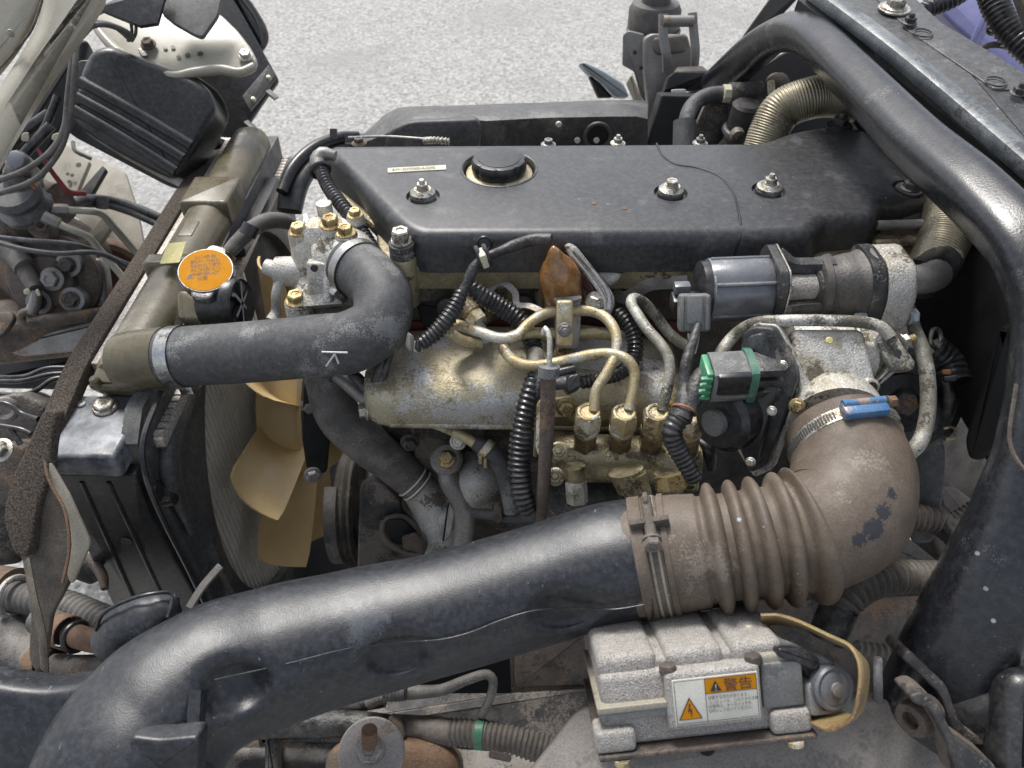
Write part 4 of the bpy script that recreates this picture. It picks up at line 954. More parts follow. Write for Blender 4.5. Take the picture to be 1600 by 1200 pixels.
for lab, pp, r, m in (('black brake hose arching over the pipes', [(96, 330, 1.50), (130, 312, 1.55), (165, 312, 1.60), (200, 320, 1.62), (250, 340, 1.62)], 7, rubber),
                   ('second black brake hose just below the first', [(96, 336, 1.50), (130, 320, 1.55), (165, 320, 1.60), (200, 330, 1.62), (250, 352, 1.62)], 6, rubber),
                   ('thin black cable crossing in front of the steering box, upper', [(-10, 370, 1.36), (50, 376, 1.36), (110, 381, 1.38), (150, 392, 1.42), (215, 420, 1.46)], 4, rubber),
                   ('thin black cable crossing in front of the steering box, lower', [(-10, 377, 1.35), (40, 390, 1.35), (90, 396, 1.36), (155, 396, 1.40), (215, 428, 1.46)], 4, rubber)):
    o = tag(obj('brake_hose' if r > 5 else 'control_cable', tube(pp, r, seg=10), m), lab, 'hose' if r > 5 else 'cable')
hc = obj('hose_clip', sweep([P(160, 308, 1.575), P(160, 326, 1.575)], .012, 10, sq=4, ell=(1, .6)), rubber); tag(hc, 'black clip holding the two brake hoses together', 'clip')
cm = thing('cross_member', 'rusty brown steel cross-member left of the radiator', 'frame member')
obj('beam', sweep([P(-30, 522, 1.50), P(60, 512, 1.52), P(180, 500, 1.56), P(330, 480, 1.62)], .062, 24, sq=3, ell=(1, .85)), rust_dark, cm)
obj('beam_flange', slabpx([(-10, 545), (20, 535), (150, 500), (200, 495), (160, 545), (35, 557)], 1.47, .012, n=(0, -.8, .6), r=.003), dull_steel, cm)
obj('curled_eye', ring(P(45, 496, 1.42), Vector((.3, -1, .2)), .012, .007, 22, 10), rust_dark, cm)
obj('top_rod', tube([(45, 504, 1.42), (80, 500, 1.43), (160, 490, 1.47), (220, 482, 1.5)], 10, seg=14), rust_dark, cm)
obj('weld_plate', slabpx([(-20, 520), (-10, 488), (18, 486), (22, 498), (6, 522), (-10, 532)], 1.42, .01, n=(0, -.6, .8), r=.003, rc=.008), rust_dark, cm)
df = thing('front_axle_beam', 'dark shaded axle beam below the cross-member', 'axle')
obj('beam', slabpx([(-60, 560), (140, 555), (140, 600), (100, 610), (-60, 606)], 1.62, .12, n=(0, -.8, .6), r=.01), void_black, df)
for i, (lab, pp) in enumerate((('topmost of three black metal lines below the cross-member', [(-10, 590, 1.30), (40, 588, 1.30), (72, 576, 1.31), (118, 575, 1.32)]),
               ('middle of three black metal lines below the cross-member', [(-10, 596, 1.28), (35, 595, 1.28), (78, 585, 1.29), (112, 583, 1.3)]),
               ('lowest of three black metal lines below the cross-member', [(-10, 616, 1.26), (40, 616, 1.26), (60, 608, 1.26), (82, 593, 1.27), (110, 589, 1.28)]))):
    tag(obj('fluid_line', tube(pp, 4, seg=10), loom_black), lab, 'pipe', 'fluid lines')
lw = thing('lower_mount_block', 'dark cast mounting block with wires at the left edge', 'mounting block')
obj('block', slabpx([(-30, 625), (30, 612), (76, 634), (58, 690), (40, 720), (-30, 712)], 1.22, .06, n=(.1, -.8, .7), r=.008, rc=.012), grime_metal, lw)
obj('step', slabpx([(-30, 700), (10, 690), (42, 700), (34, 752), (20, 790), (-30, 800)], 1.12, .06, n=(.1, -.8, .7), r=.006, rc=.01), rust_dark, lw)
obj('eye', ring(P(8, 640, 1.16), Vector((.3, -.8, .6)), .014, .006, 20, 8), dull_steel, lw)
bolt(lw, P(2, 704, 1.09), Vector((0, -.5, 1)), .013, zinc)
for k, pp in enumerate(([(-10, 628, 1.13), (14, 632, 1.13), (34, 646, 1.13), (60, 655, 1.12)], [(-10, 664, 1.10), (18, 668, 1.1), (36, 672, 1.1), (48, 678, 1.1)], [(14, 668, 1.1), (26, 684, 1.1), (32, 694, 1.1)])):
    tag(obj('sensor_wire', tube(pp, 4.5, seg=10), loom_black), ('black wire over the mounting block, upper', 'black wire over the mounting block, lower', 'short black wire hanging off the lower one')[k], 'wire')
rl = obj('hanging_sheet', slabpx([(-40, 715), (20, 720), (40, 800), (35, 880), (-40, 890)], 1.15, .01, n=(.3, -1, .5), r=.002, rc=.01), dark_paint); tag(rl, 'dark blue-black sheet behind the felt flap', 'panel')
# ================================================================ arch frame
ar = thing('support_arch', 'thick black steel arch frame standing over the back of the engine', 'arch frame')
arch_pts = [P(1075, 185, 1.62), P(1108, 150, 1.55), P(1165, 92, 1.36), P(1222, 52, 1.19), P(1262, 55, 1.11), P(1330, 118, 1.0), P(1430, 222, .87), P(1530, 310, .775), P(1602, 392, .72), P(1640, 480, .70), P(1641, 590, .69), P(1632, 690, .69), P(1602, 800, .70), P(1556, 900, .715), P(1496, 1010, .74), P(1440, 1120, .77), P(1400, 1220, .80)]
arch_r = [.036, .034, .030, .026, .025, .026, .0275, .028, .028, .030, .032, .036, .041, .044, .045, .044, .044]
obj('tube', sweep(arch_pts, arch_r, 48, sq=3.3, step=.008), arch_paint, ar)
# weld ridge where the foot joins the tube
obj('weld_ridge', sweep([P(1588, 600, .66), P(1578, 690, .655), P(1590, 720, .65), P(1612, 745, .645)], .0018, 6), rust_dark, ar)
for (x, y, d) in ((1527, 865, .66), (1540, 920, .66), (1552, 970, .665)):
    obj('paint_chip', lathe([(.0022, 0), (.0018, .0008)], P(x, y, d), -ray(x, y), 8), steel, ar)
fp = thing('arch_foot_bracket', 'pair of bent black steel bracket plates at the foot of the arch', 'bracket')
def bent(pp, w, th_, mat_, nm):
    obj(nm, sweep([P(*p) for p in pp], w, 12, sq=5, ell=(1, th_), up=EY), mat_, fp)
obj('outer_plate', slabpx([(1416, 1018), (1424, 1018), (1480, 1072), (1500, 1130), (1530, 1150), (1610, 1152), (1610, 1165), (1525, 1165), (1492, 1148), (1468, 1085), (1410, 1030)], .70, .05, n=(-.15, -.75, .7), r=.002, rc=.006), dark_paint, fp)
obj('inner_plate', slabpx([(1420, 1088), (1440, 1080), (1462, 1094), (1490, 1150), (1560, 1200), (1560, 1230), (1500, 1230), (1480, 1160), (1452, 1108), (1428, 1100)], .66, .04, n=(-.15, -.75, .7), r=.002, rc=.006), dark_paint, fp)
obj('bushing', lathe([(.008, -.016), (.015, -.016), (.016, -.012), (.016, .010), (.0145, .013), (.008, .013), (.008, .004)], P(1436, 1118, .70), Vector((-.85, -.45, .2)), 28), rust_dark, fp)
obj('pivot_tube', sweep([P(1470, 1108, .74), P(1580, 1112, .70)], .028, 24), black_plastic, fp)
wt = thing('rounded_guard', 'rounded black plastic guard at the lower right corner', 'guard')
obj('guard', slabpx([(1562, 1060), (1578, 1042), (1640, 1036), (1660, 1240), (1568, 1240), (1556, 1140)], .66, .08, n=(-.3, -.5, 1), r=.02, rc=.03, rs=5), black_plastic, wt)

# ================================================================ rail and dusty shelf behind the arch
shf = thing('rear_shelf', 'dusty black flat shelf panel behind the arch', 'panel')
_A, _B, _C = P(1272, -14, 1.135), P(1640, 285, .815), P(1640, 110, .97)
shn = (_B - _A).cross(_C - _A).normalized()
if shn.z < 0: shn = -shn
def shp(pp, lift, h, **kw): return slabpx(pp, (_A + shn * lift - CAM).dot(FW), h, n=shn, at=(1272, -14), **kw)
def shq(x, y, lift): return PL(x, y, _A + shn * lift, shn)
obj('shelf', shp([(1276, -40), (1400, -40), (1440, 20), (1490, 48), (1640, 140), (1700, 330), (1560, 235), (1290, 8)], -.002, .02, r=.004, rc=.01), dusty_black, shf)
obj('overlap_plate', shp([(1362, -10), (1425, -8), (1470, 34), (1560, 88), (1700, 178), (1700, 250), (1588, 140), (1556, 140), (1418, 46), (1408, 34)], .004, .005, r=.0015, rc=.006), dusty_black, shf)
bolt(shf, shq(1398, 12, .005), shn, .0125, zinc, washer=1.75)
for (x, y) in ((1421, 36), (1591, 146)): bolt(shf, shq(x, y, .005), shn, .0075, black_cast, stud=True)
for (x, y) in ((1442, 51), (1556, 127)): obj('pressed_ring', ring(shq(x, y, .004), shn, .012, .0012, 26, 6), dusty_black, shf)
rl_ = obj('edge_rail', sweep([P(1272, -14, 1.12), P(1400, 82, .99), P(1500, 165, .905), P(1640, 285, .80)], .0145, 18, sq=3.2, ell=(1.0, .8)), rail_worn)
tag(rl_, 'worn grey-blue edge rail running beside the arch', 'rail')
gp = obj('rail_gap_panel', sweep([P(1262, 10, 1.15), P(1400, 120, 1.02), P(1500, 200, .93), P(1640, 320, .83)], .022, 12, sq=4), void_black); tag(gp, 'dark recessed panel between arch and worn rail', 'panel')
bd = thing('cab_rear_wall', 'lilac blue painted body panel in the top right corner', 'body panel')
obj('panel', slabpx([(1400, -80), (1700, -80), (1700, 180), (1600, 130), (1530, 72), (1480, 30)], 1.30, .03, n=(-.2, -.75, .6), r=.006, rc=.02), purple, bd)
obj('fold', slabpx([(1535, 16), (1546, 22), (1522, 70), (1514, 66)], 1.26, .02, n=(-.8, -.5, .3), r=.002), purple, bd)
obj('stay', slabpx([(1588, -20), (1640, -20), (1640, 70), (1618, 60)], 1.05, .02, n=(-.2, -.7, .6), r=.004), felt, bd)
tag(obj('corrugated_loom', tube([(1420, 30, 1.18), (1450, 14, 1.18), (1490, -2, 1.18), (1530, -30, 1.18)], 14, seg=18, ridge=(.0075, .2, 1)), loom_black), 'short black corrugated conduit over the lilac panel', 'conduit')
tag(obj('corrugated_loom', tube([(1545, -20, 1.14), (1560, 20, 1.13), (1585, 58, 1.12), (1630, 100, 1.11)], 21, seg=20, ridge=(.007, .16, 1)), loom_black), 'thick black corrugated conduit at the top right edge', 'conduit')
tag(obj('rubber_cable', tube([(1528, 78, 1.16), (1550, 70, 1.15), (1578, 74, 1.14), (1590, 84, 1.13)], 5, seg=10), rubber_gray), 'grey cable joining the thick conduit at right', 'cable')
tag(obj('knob_clip', lathe([(.010, 0), (.011, .006), (.008, .012), (.004, .014)], P(1551, 46, 1.2), Vector((-.3, -.8, .5)), 14), black_plastic), 'small black clip knob on the lilac panel', 'clip')
# black panel added to paint the dark void under the shelf
dw = thing('void_backing', 'black panel added as the dark void inside the arch, with a black pad', 'panel')
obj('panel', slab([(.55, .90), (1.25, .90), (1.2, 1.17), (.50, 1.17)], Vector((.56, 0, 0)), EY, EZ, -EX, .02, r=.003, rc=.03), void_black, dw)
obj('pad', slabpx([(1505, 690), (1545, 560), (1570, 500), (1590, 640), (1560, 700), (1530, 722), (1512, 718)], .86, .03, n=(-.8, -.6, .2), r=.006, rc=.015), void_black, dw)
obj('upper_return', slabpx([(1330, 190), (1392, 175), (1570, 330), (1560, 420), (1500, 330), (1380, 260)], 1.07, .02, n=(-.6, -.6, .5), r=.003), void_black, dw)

# ================================================================ cab support behind the engine
cs = thing('cab_latch_mount', 'grey steel cab latch mount with rubber bush and U-shaped handle', 'cab mount')
obj('bush', lathe([(.052, -.06), (.054, -.05), (.054, -.012), (.050, -.008), (.054, -.004), (.054, .03), (.048, .042), (.03, .044), (.028, .10)], P(1021, 38, 1.62), EZ, 36), rubber_gray, cs)
obj('bush_band', ring(P(1021, 46, 1.62), EZ, .054, .003, 36, 8), rubber_gray, cs)
obj('side_plate', slabpx([(973, 55), (982, 48), (1006, 54), (1008, 160), (1000, 150), (990, 112), (972, 102)], 1.60, .012, n=(-.25, -1, .2), r=.002, rc=.004), dull_steel, cs)
for (x, y) in ((992, 82), (1002, 106)): obj('hole', lathe([(.004, 0), (.004, .001)], P(x, y, 1.585), Vector((-.25, -1, .2)), 10), ink_black, cs)
obj('tower', slabpx([(1006, 60), (1018, 52), (1075, 54), (1086, 100), (1068, 112), (1042, 128), (1030, 170), (1016, 205), (1008, 205), (1012, 160), (1006, 110)], 1.58, .03, n=(0, -1, .35), r=.005, rc=.008), dull_steel, cs)
obj('pad', slabpx([(1020, 58), (1070, 52), (1076, 58), (1072, 82), (1028, 86), (1020, 78)], 1.55, .03, n=(0, -1, .45), r=.006, rc=.008), dusty_steel, cs)
for (x0, y0, x1, y1, x2, y2) in ((1036, 22, 1037, 62, 1042, 112), (1082, 20, 1084, 50, 1085, 104)):
    obj('handle_side', sweep([P(x0, y0, 1.49), P(x1, y1, 1.50), P((x1 + x2) / 2 + 2, (y1 + y2) / 2, 1.51), P(x2, y2, 1.53)], .009, 10, sq=4, ell=(1, .45)), dull_steel, cs)
obj('handle_bar', sweep([P(1036, 33, 1.49), P(1083, 33, 1.49)], .0105, 16), dull_steel, cs)
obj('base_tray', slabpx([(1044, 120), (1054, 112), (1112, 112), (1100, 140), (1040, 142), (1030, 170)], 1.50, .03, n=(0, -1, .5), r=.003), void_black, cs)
obj('tray_lip', slabpx([(1052, 113), (1058, 104), (1098, 102), (1108, 112)], 1.50, .01, n=(0, -.4, 1), r=.002, rc=.004), dusty_steel, cs)
obj('tray_window', slabpx([(1049, 140), (1072, 139), (1073, 147), (1050, 147)], 1.47, .004, n=(0, -1, .4), r=.001), label_white, cs)
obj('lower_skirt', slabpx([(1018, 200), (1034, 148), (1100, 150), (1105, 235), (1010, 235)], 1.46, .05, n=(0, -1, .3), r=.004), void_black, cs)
iv = obj('ivory_gusset', slabpx([(977, 130), (986, 116), (996, 140), (1006, 160), (1010, 185), (1002, 190), (990, 160)], 1.66, .02, n=(-.2, -1, .2), r=.004, rc=.006), ivory); tag(iv, 'ivory plastic gusset beside the cab latch mount', 'trim')
bl = obj('pale_blue_trim', slabpx([(906, 98), (914, 96), (940, 108), (975, 130), (985, 152), (962, 152), (940, 128), (920, 115)], 1.78, .03, n=(.1, -.9, .5), r=.006, rc=.01), pale_blue); tag(bl, 'pale blue trim piece above the mudguard', 'trim')
bl2 = obj('mirror_back', slabpx([(921, 118), (938, 128), (958, 152), (936, 152)], 1.76, .02, n=(.1, -.9, .5), r=.004), void_black); tag(bl2, 'black triangular edge under the pale blue trim', 'trim')

mg = thing('mudguard', 'grey-black plastic mudguard behind the engine cover', 'mudguard')
def mudguard():
    C = []
    for (x, ytop, ymid, ybot) in ((565, 212, 218, 232), (600, 180, 205, 232), (622, 168, 192, 232), (650, 166, 184, 232), (740, 164, 181, 232), (760, 163, 183, 232), (850, 160, 178, 232), (960, 156, 176, 232), (995, 156, 176, 232), (1012, 158, 180, 232)):
        C.append((PY(x, ytop, 1.50), PY(x, (ytop + ymid) / 2 - 2, 1.44), PY(x, ymid, 1.405), PY(x, ymid + 6, 1.395), PY(x, ybot, 1.39)))
    V = [p for r in C for p in r] + [p + Vector((0, .012, -.010)) for r in C for p in r]; n = len(C) * 5; Fc = []
    for i in range(len(C) - 1):
        for k in range(4):
            a = i * 5 + k; Fc += [(a, a + 1, a + 6, a + 5), (n + a, n + a + 5, n + a + 6, n + a + 1)]
    for i in range(len(C) - 1):
        a = i * 5; Fc += [(a, a + 5, n + a + 5, n + a), (a + 4, n + a + 4, n + a + 9, a + 9)]
    e = (len(C) - 1) * 5
    for k in range(4): Fc += [(k, n + k, n + k + 1, k + 1), (e + k, e + k + 1, n + e + k + 1, n + e + k)]
    return V, Fc
obj('guard', mudguard(), dusty_black, mg, angle=55)
obj('recess', slabpx([(606, 205), (640, 190), (746, 186), (752, 200), (750, 235), (600, 235)], 1.43, .02, n=(0, -1, .2), r=.006, rc=.015), dusty_black, mg)
for (x, y) in ((873, 194), (902, 219), (932, 219)): obj('rivet', lathe([(.006, 0), (.005, .003)], PY(x, y, 1.385), -EY, 12), label_white, mg)
obj('dimple', ring(PY(934, 212, 1.388), -EY, .024, .004, 28, 8), dusty_black, mg)
obj('dimple_floor', lathe([(.022, -.004), (.022, .001)], PY(934, 212, 1.388), -EY, 28), void_black, mg)
tag(obj('fender_strip', tube([(452, 330, 1.42), (462, 285, 1.43), (492, 246, 1.46), (535, 225, 1.50), (600, 218, 1.52), (690, 222, 1.52)], [20, 22, 21, 17, 12, 10], seg=20, sq=3, ell=(1, .55)), black_plastic), 'curved black plastic fender strip behind the radiator end', 'fender strip')
tag(obj('fender_strip_lip', tube([(440, 300, 1.40), (458, 262, 1.42), (490, 232, 1.45), (530, 215, 1.48), (560, 212, 1.5)], [9, 10, 10, 9, 7], seg=14), black_plastic), 'raised outer lip of the curved fender strip', 'fender strip')
for (x, y) in ((521, 208), (545, 216)):
    tag(obj('strip_peg', sweep([P(x, y + 8, 1.42), P(x, y - 6, 1.42)], .007, 8, sq=4, ell=(1, .6)), black_plastic), ('left' if x < 530 else 'right') + ' small upright peg behind the cover corner', 'peg')
lk = thing('spring_link', 'bright spring and cable end lying behind the engine cover', 'spring')
obj('cable', tube([(545, 215, 1.35), (600, 213, 1.30), (665, 217, 1.26)], 2, seg=8), steel, lk)
obj('spring', tube([(662, 220, 1.25), (680, 219, 1.24), (702, 221, 1.24)], 6, seg=12, ridge=(.006, .35, 1)), zinc, lk)

rbk = thing('shade_backing', 'black board added as the shade behind the engine under the arch', 'panel')
obj('board', slabpx([(1120, 175), (1180, 110), (1235, 75), (1285, 95), (1420, 230), (1420, 300), (1120, 260)], 1.46, .02, n=(-.1, -.9, .45), r=.004, rc=.02), void_black, rbk)  # added board, its black stands in for the dark behind the arch
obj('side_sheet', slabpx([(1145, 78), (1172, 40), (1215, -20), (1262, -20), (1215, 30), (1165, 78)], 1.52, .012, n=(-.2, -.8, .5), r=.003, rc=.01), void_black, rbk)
# hoses behind the cover
fh = thing('heater_hose', 'black rubber hose with yellow clip behind the engine cover', 'hose')
obj('hose', tube([(1072, 225, 1.32), (1072, 190, 1.32), (1082, 165, 1.33), (1105, 150, 1.34), (1135, 146, 1.35)], 12, seg=18), rubber, fh)
obj('sleeve', tube([(1069, 235, 1.31), (1070, 190, 1.31)], 18, seg=20), rubber, fh)
obj('clip', lathe([(.015, -.007), (.016, -.006), (.016, .006), (.015, .007)], P(1136, 146, 1.34), EX, 8), label_cream, fh)
vt = thing('breather_valve', 'dark cylindrical breather valve behind the engine cover', 'valve')
obj('barrel', lathe([(.034, -.07), (.030, -.05), (.024, -.04), (.025, .03), (.020, .035)], P(1160, 190, 1.34), Vector((.05, -.1, 1)), 26), dark_paint, vt)
obj('head', sweep([P(1140, 146, 1.34), P(1190, 144, 1.34)], .018, 18), dark_paint, vt)
obj('collar', ring(P(1160, 205, 1.34), Vector((.05, -.1, 1)), .030, .006, 26, 8), dark_paint, vt)
obj('knob', lathe([(.012, -.01), (.012, .006), (.006, .008)], P(1153, 213, 1.28), -EY, 16), grime_metal, vt)
obj('cap', lathe([(.018, -.02), (.02, .0), (.012, .006)], P(1216, 132, 1.36), Vector((0, -1, .3)), 18), rust_dark, vt)
obj('clip', slabpx([(1198, 126), (1210, 124), (1212, 150), (1200, 152)], 1.31, .01, r=.002), pipe_gold, vt)
tag(obj('mount_plate', slabpx([(1085, 200), (1104, 158), (1140, 160), (1135, 235), (1085, 235)], 1.38, .01, n=(0, -1, .3), r=.002), dark_paint), 'dark steel plate with a slot behind the heater hose', 'plate')
for lab, pp, r, s in (('gold braided flexible hose passing under the arch at the back', [(1190, 238, 1.16), (1202, 205, 1.15), (1222, 172, 1.14), (1260, 155, 1.13), (1300, 150, 1.13), (1350, 160, 1.13)], [30, 31, 32, 32, 32, 32], 1),
                   ('gold braided flexible hose dropping in front of the arch', [(1495, 270, .99), (1488, 320, .97), (1478, 365, .95), (1462, 405, .935), (1446, 430, .93)], [40, 41, 40, 37, 34], 2)):
    tag(obj('flexible_hose', tube(pp, r, seg=36, ridge=(.0034, .03, 1.0)), gold_flex), lab, 'flexible hose', 'gold flexible hoses')

# ================================================================ EGR valve
eg = thing('exhaust_gas_valve', 'exhaust valve with grey ribbed motor and crusted metal flange block', 'valve')
ea = P(1082, 455, .885); eb = P(1420, 442, .885); ex = (eb - ea).normalized()
eu, ev, ew = basis(ex)            # eu horizontal across, ev up-ish
def ept(t, du=0, dv=0): return ea + ex * t + eu * du + ev * dv
D_ = mpx(.885)
obj('motor_end', lathe([(.012, -.004), (.026, 0), (.034, .004), (.035, .012), (.0345, .016)], ept(.004), ex, 40), black_plastic, eg)
obj('motor_ring', ring(ept(.018), ex, .0355, .0016, 44, 8), chrome, eg)
obj('motor', lathe([(.0365, .016), (.0375, .018), (.0375, .082), (.036, .085)], ept(0), ex, 64, fn=lambda a, h: 1 - .05 * (abs(math.sin(a * 2)) ** 8)), grey_plastic, eg)
for k in range(6):
    a = math.radians(60 * k + 15); c_, s_ = math.cos(a), math.sin(a)
    obj('motor_rib', sweep([ept(.018, .0375 * c_, .0375 * s_), ept(.083, .0375 * c_, .0375 * s_)], .0022, 8), grey_plastic, eg)
obj('mount_flange', slab([(-.040, -.040), (.040, -.040), (.040, .026), (.028, .042), (-.028, .042), (-.040, .026)], ept(.094), eu, ev, ex, .010, r=.001, rc=.006), black_cast, eg)
obj('flange_lip', slab([(-.0405, -.0405), (.0405, -.0405), (.0405, .0265), (.0285, .0425), (-.0285, .0425), (-.0405, .0265)], ept(.0965), eu, ev, ex, .0022, r=.0005, rc=.006), zinc, eg)
bolt(eg, ept(.082, -.030, -.004), -ex, .005, dull_steel)
for (du, dv) in ((-.028, .020), (-.028, -.030), (.024, .024)): bolt(eg, ept(.0965, du, dv), ex, .0055, dull_steel)
# open yoke: two webs and the visible stem
vd = (CAM - ept(.12)); vd = (vd - ex * vd.dot(ex)).normalized(); pd = ex.cross(vd).normalized()
for sgn_ in (-1, 1):
    obj('yoke_web', sweep([ept(.094) + pd * (.029 * sgn_) + vd * .008, ept(.112) + pd * (.023 * sgn_) + vd * .010, ept(.135) + pd * (.022 * sgn_) + vd * .010, ept(.152) + pd * (.020 * sgn_) + vd * .006], [.012, .0075, .0075, .012], 14, sq=4, ell=(1.2, 1.2)), black_cast, eg)
obj('yoke_end', sweep([ept(.140) + pd * .020 + vd * .008, ept(.143) + vd * .022, ept(.140) - pd * .020 + vd * .008], .007, 12, sq=3), black_cast, eg)
obj('yoke_back', sweep([ept(.094) - vd * .010, ept(.150) - vd * .010], .022, 16), rust_dark, eg)
obj('stem', lathe([(.0165, .100), (.0165, .138)], ept(0) + vd * .006, ex, 28), ecu_alu, eg)
obj('neck', sweep([ept(.142), ept(.155), ept(.178), ept(.198)], [.030, .031, .035, .042], 36, sq=2.4), M('scorched_neck_iron', (.085, .08, .075), .55, .3, vs=24, col2=(.06, .057, .055), dust=((.19, .17, .15), .4, 60), patch=((.17, .10, .06), 14, .56, 300, .6), bump=.4, bs=300), eg)
obj('neck_collar', lathe([(.028, .140), (.034, .142), (.034, .150), (.030, .153)], ept(0), ex, 32), MATS['scorched_neck_iron'], eg)
obj('valve_flange', slab([(-.046, -.034), (-.030, -.046), (.036, -.040), (.044, .010), (.030, .040), (-.024, .042), (-.046, .012)], ept(.204), eu, ev, ex, .016, r=.003, rc=.016), black_cast, eg)
obj('outlet_block', slab([(-.045, -.034), (-.030, -.044), (.036, -.038), (.043, .010), (.029, .039), (-.023, .041), (-.045, .012)], ept(.238), eu, ev, ex, .034, r=.007, rc=.014), cast_alu, eg)
bolt(eg, ept(.190, -.040, -.018), -ex, .0072, M('pale_zinc', (.55, .60, .64), .4, .5, vs=60, col2=(.45, .48, .5)), flange=1.05, h=.014)
bolt(eg, ept(.238, -.036, -.020), ex, .0085, MATS['pale_zinc'], flange=1.15, h=.011)
obj('outlet_pipe', sweep([ept(.236, 0, .004), ept(.262, -.002, .006), P(1462, 424, .91), P(1475, 405, .93)], [.017, .017, .021, .022], 24), dull_steel, eg)
obj('wrap', sweep([P(1436, 437, .90), P(1458, 425, .91), P(1470, 412, .925)], .0245, 20, ell=(1, 1)), black_plastic, eg)
# plug socket
obj('socket', box(ept(-.010, -.016, -.004), ex, eu, ev, .034, .022, .020), black_plastic, eg, bev=.003)
obj('socket_rib', box(ept(-.016, -.012, .014), ex, eu, ev, .018, .012, .012), grey_plastic, eg, bev=.002)
# stay plate above and red plate behind
tag(obj('bent_stay', sweep([P(960, 455, .97), P(975, 465, .965), P(990, 458, .96), P(1015, 444, .95), P(1045, 441, .95), P(1075, 440, .94)], .0085, 10, sq=5, ell=(1, .3), up=EY), dull_steel), 'bent grey steel stay between silver arm and exhaust valve', 'stay')
tag(obj('red_spacer', slabpx([(1012, 450), (1036, 448), (1040, 476), (1018, 480)], .98, .02, n=(-.2, -1, .5), r=.002), red_gasket), 'small rust-red spacer block left of the exhaust valve', 'spacer')
tag(obj('exhaust_port_casting', slabpx([(905, 416), (1080, 418), (1075, 440), (1000, 445), (960, 440)], .99, .03, n=(0, -1, .4), r=.006, rc=.01), grime_metal), 'dark casting strip under the cover above the stay', 'casting')
# connector with wires
cn_ = thing('grey_plug_connector', 'grey plug connector hanging below the exhaust valve motor', 'connector')
kx = Vector((.98, -.12, .1)).normalized(); ky = Vector((.05, -.55, -.85)); ky = (ky - kx * ky.dot(kx)).normalized(); kz = kx.cross(ky)
kc = P(1084, 488, .835)
obj('shell', box(kc, kx, ky, kz, .034, .040, .026), grey_conn, cn_, bev=.004)
obj('latch', box(kc - kz * .014 - ky * .004, kx, ky, kz, .016, .030, .006), grey_conn, cn_, bev=.0015)
obj('rib', box(kc - kz * .012 + kx * .013, kx, ky, kz, .004, .036, .006), grey_conn, cn_, bev=.001)
obj('rib', box(kc - kz * .012 - kx * .013, kx, ky, kz, .004, .036, .006), grey_conn, cn_, bev=.001)
obj('mouth', box(kc + ky * .0205, kx, ky, kz, .022, .002, .016), void_black, cn_)
for (dx, m) in ((-.005, label_white), (.0015, orange_rubber), (.006, label_white)):
    obj('wire', sweep([kc + ky * .019 + kx * dx, kc + ky * .030 + kx * (dx * .8), kc + ky * .045 + kx * (dx * .3)], .0016, 8), m, cn_)
tl = thing('taped_harness', 'black taped wiring running down past the green plug to a corrugated sleeve', 'wiring harness')
obj('taped_run', tube([(1091, 508, .82), (1082, 535, .81), (1072, 570, .80), (1070, 600, .80), (1070, 630, .79), (1062, 655, .785)], [6, 8, 9, 10, 17, 19], seg=18), tape_black, tl)
obj('side_branch', tube([(1110, 575, .80), (1094, 590, .795), (1085, 615, .79), (1074, 645, .785)], [12, 14, 16, 15], seg=16), tape_black, tl)
obj('corrugated_sleeve', tube([(1062, 650, .785), (1050, 675, .785), (1058, 700, .79), (1072, 725, .795), (1086, 750, .80)], [18, 17, 16, 15, 14], seg=20, ridge=(.0052, .14, 1)), loom_black, tl)
obj('copper_tape_end', ring(P(1068, 640, .785), P(1062, 655, .785) - P(1070, 630, .79), .0118, .0012, 18, 6), orange_rubber, tl)

# ================================================================ throttle body
tb = thing('throttle_body', 'white-crusted aluminium throttle body with black gear case', 'throttle body')
ta = P(1235, 545, .84); tbx = Vector((1.0, .02, .06)).normalized()
u1, v1, w1 = basis(tbx)
def tpt(x, y, d): return P(x, y, d)
obj('barrel', sweep([tpt(1232, 562, .845), tpt(1290, 562, .845), tpt(1348, 562, .845)], [.037, .038, .034], 36, sq=3.4), cast_alu, tb)
for x in (1246, 1284, 1330): obj('band_rib', ring(tpt(x, 562, .845), tbx, .0385, .0016, 40, 8), cast_alu, tb)
obj('shaft_boss', sweep([tpt(1340, 548, .84), tpt(1372, 548, .835), tpt(1392, 548, .83)], [.028, .022, .016], 24), cast_alu, tb)
obj('throat', sweep([tpt(1296, 628, .835), tpt(1302, 648, .812), tpt(1308, 668, .795)], [.040, .049, .051], 40), cast_alu, tb)
obj('web', slabpx([(1370, 600), (1400, 555), (1412, 562), (1408, 575), (1378, 600), (1360, 608)], .81, .012, n=(.2, -.6, .8), r=.002, rc=.004), cast_alu, tb)
obj('web', slabpx([(1238, 514), (1350, 514), (1374, 612), (1350, 632), (1254, 640)], .797, .014, n=(0, -.72, .8), r=.005, rc=.008), cast_alu, tb)
lug = obj('ear', slabpx([(1344, 600), (1360, 588), (1374, 594), (1379, 606), (1366, 618), (1345, 616)], .79, .012, n=(.1, -.75, .7), r=.003, rc=.01), cast_alu, tb)
obj('ear_hole', lathe([(.0055, 0), (.0055, .0006)], P(1363, 605, .789), Vector((.1, -.75, .7)), 16), void_black, lug)
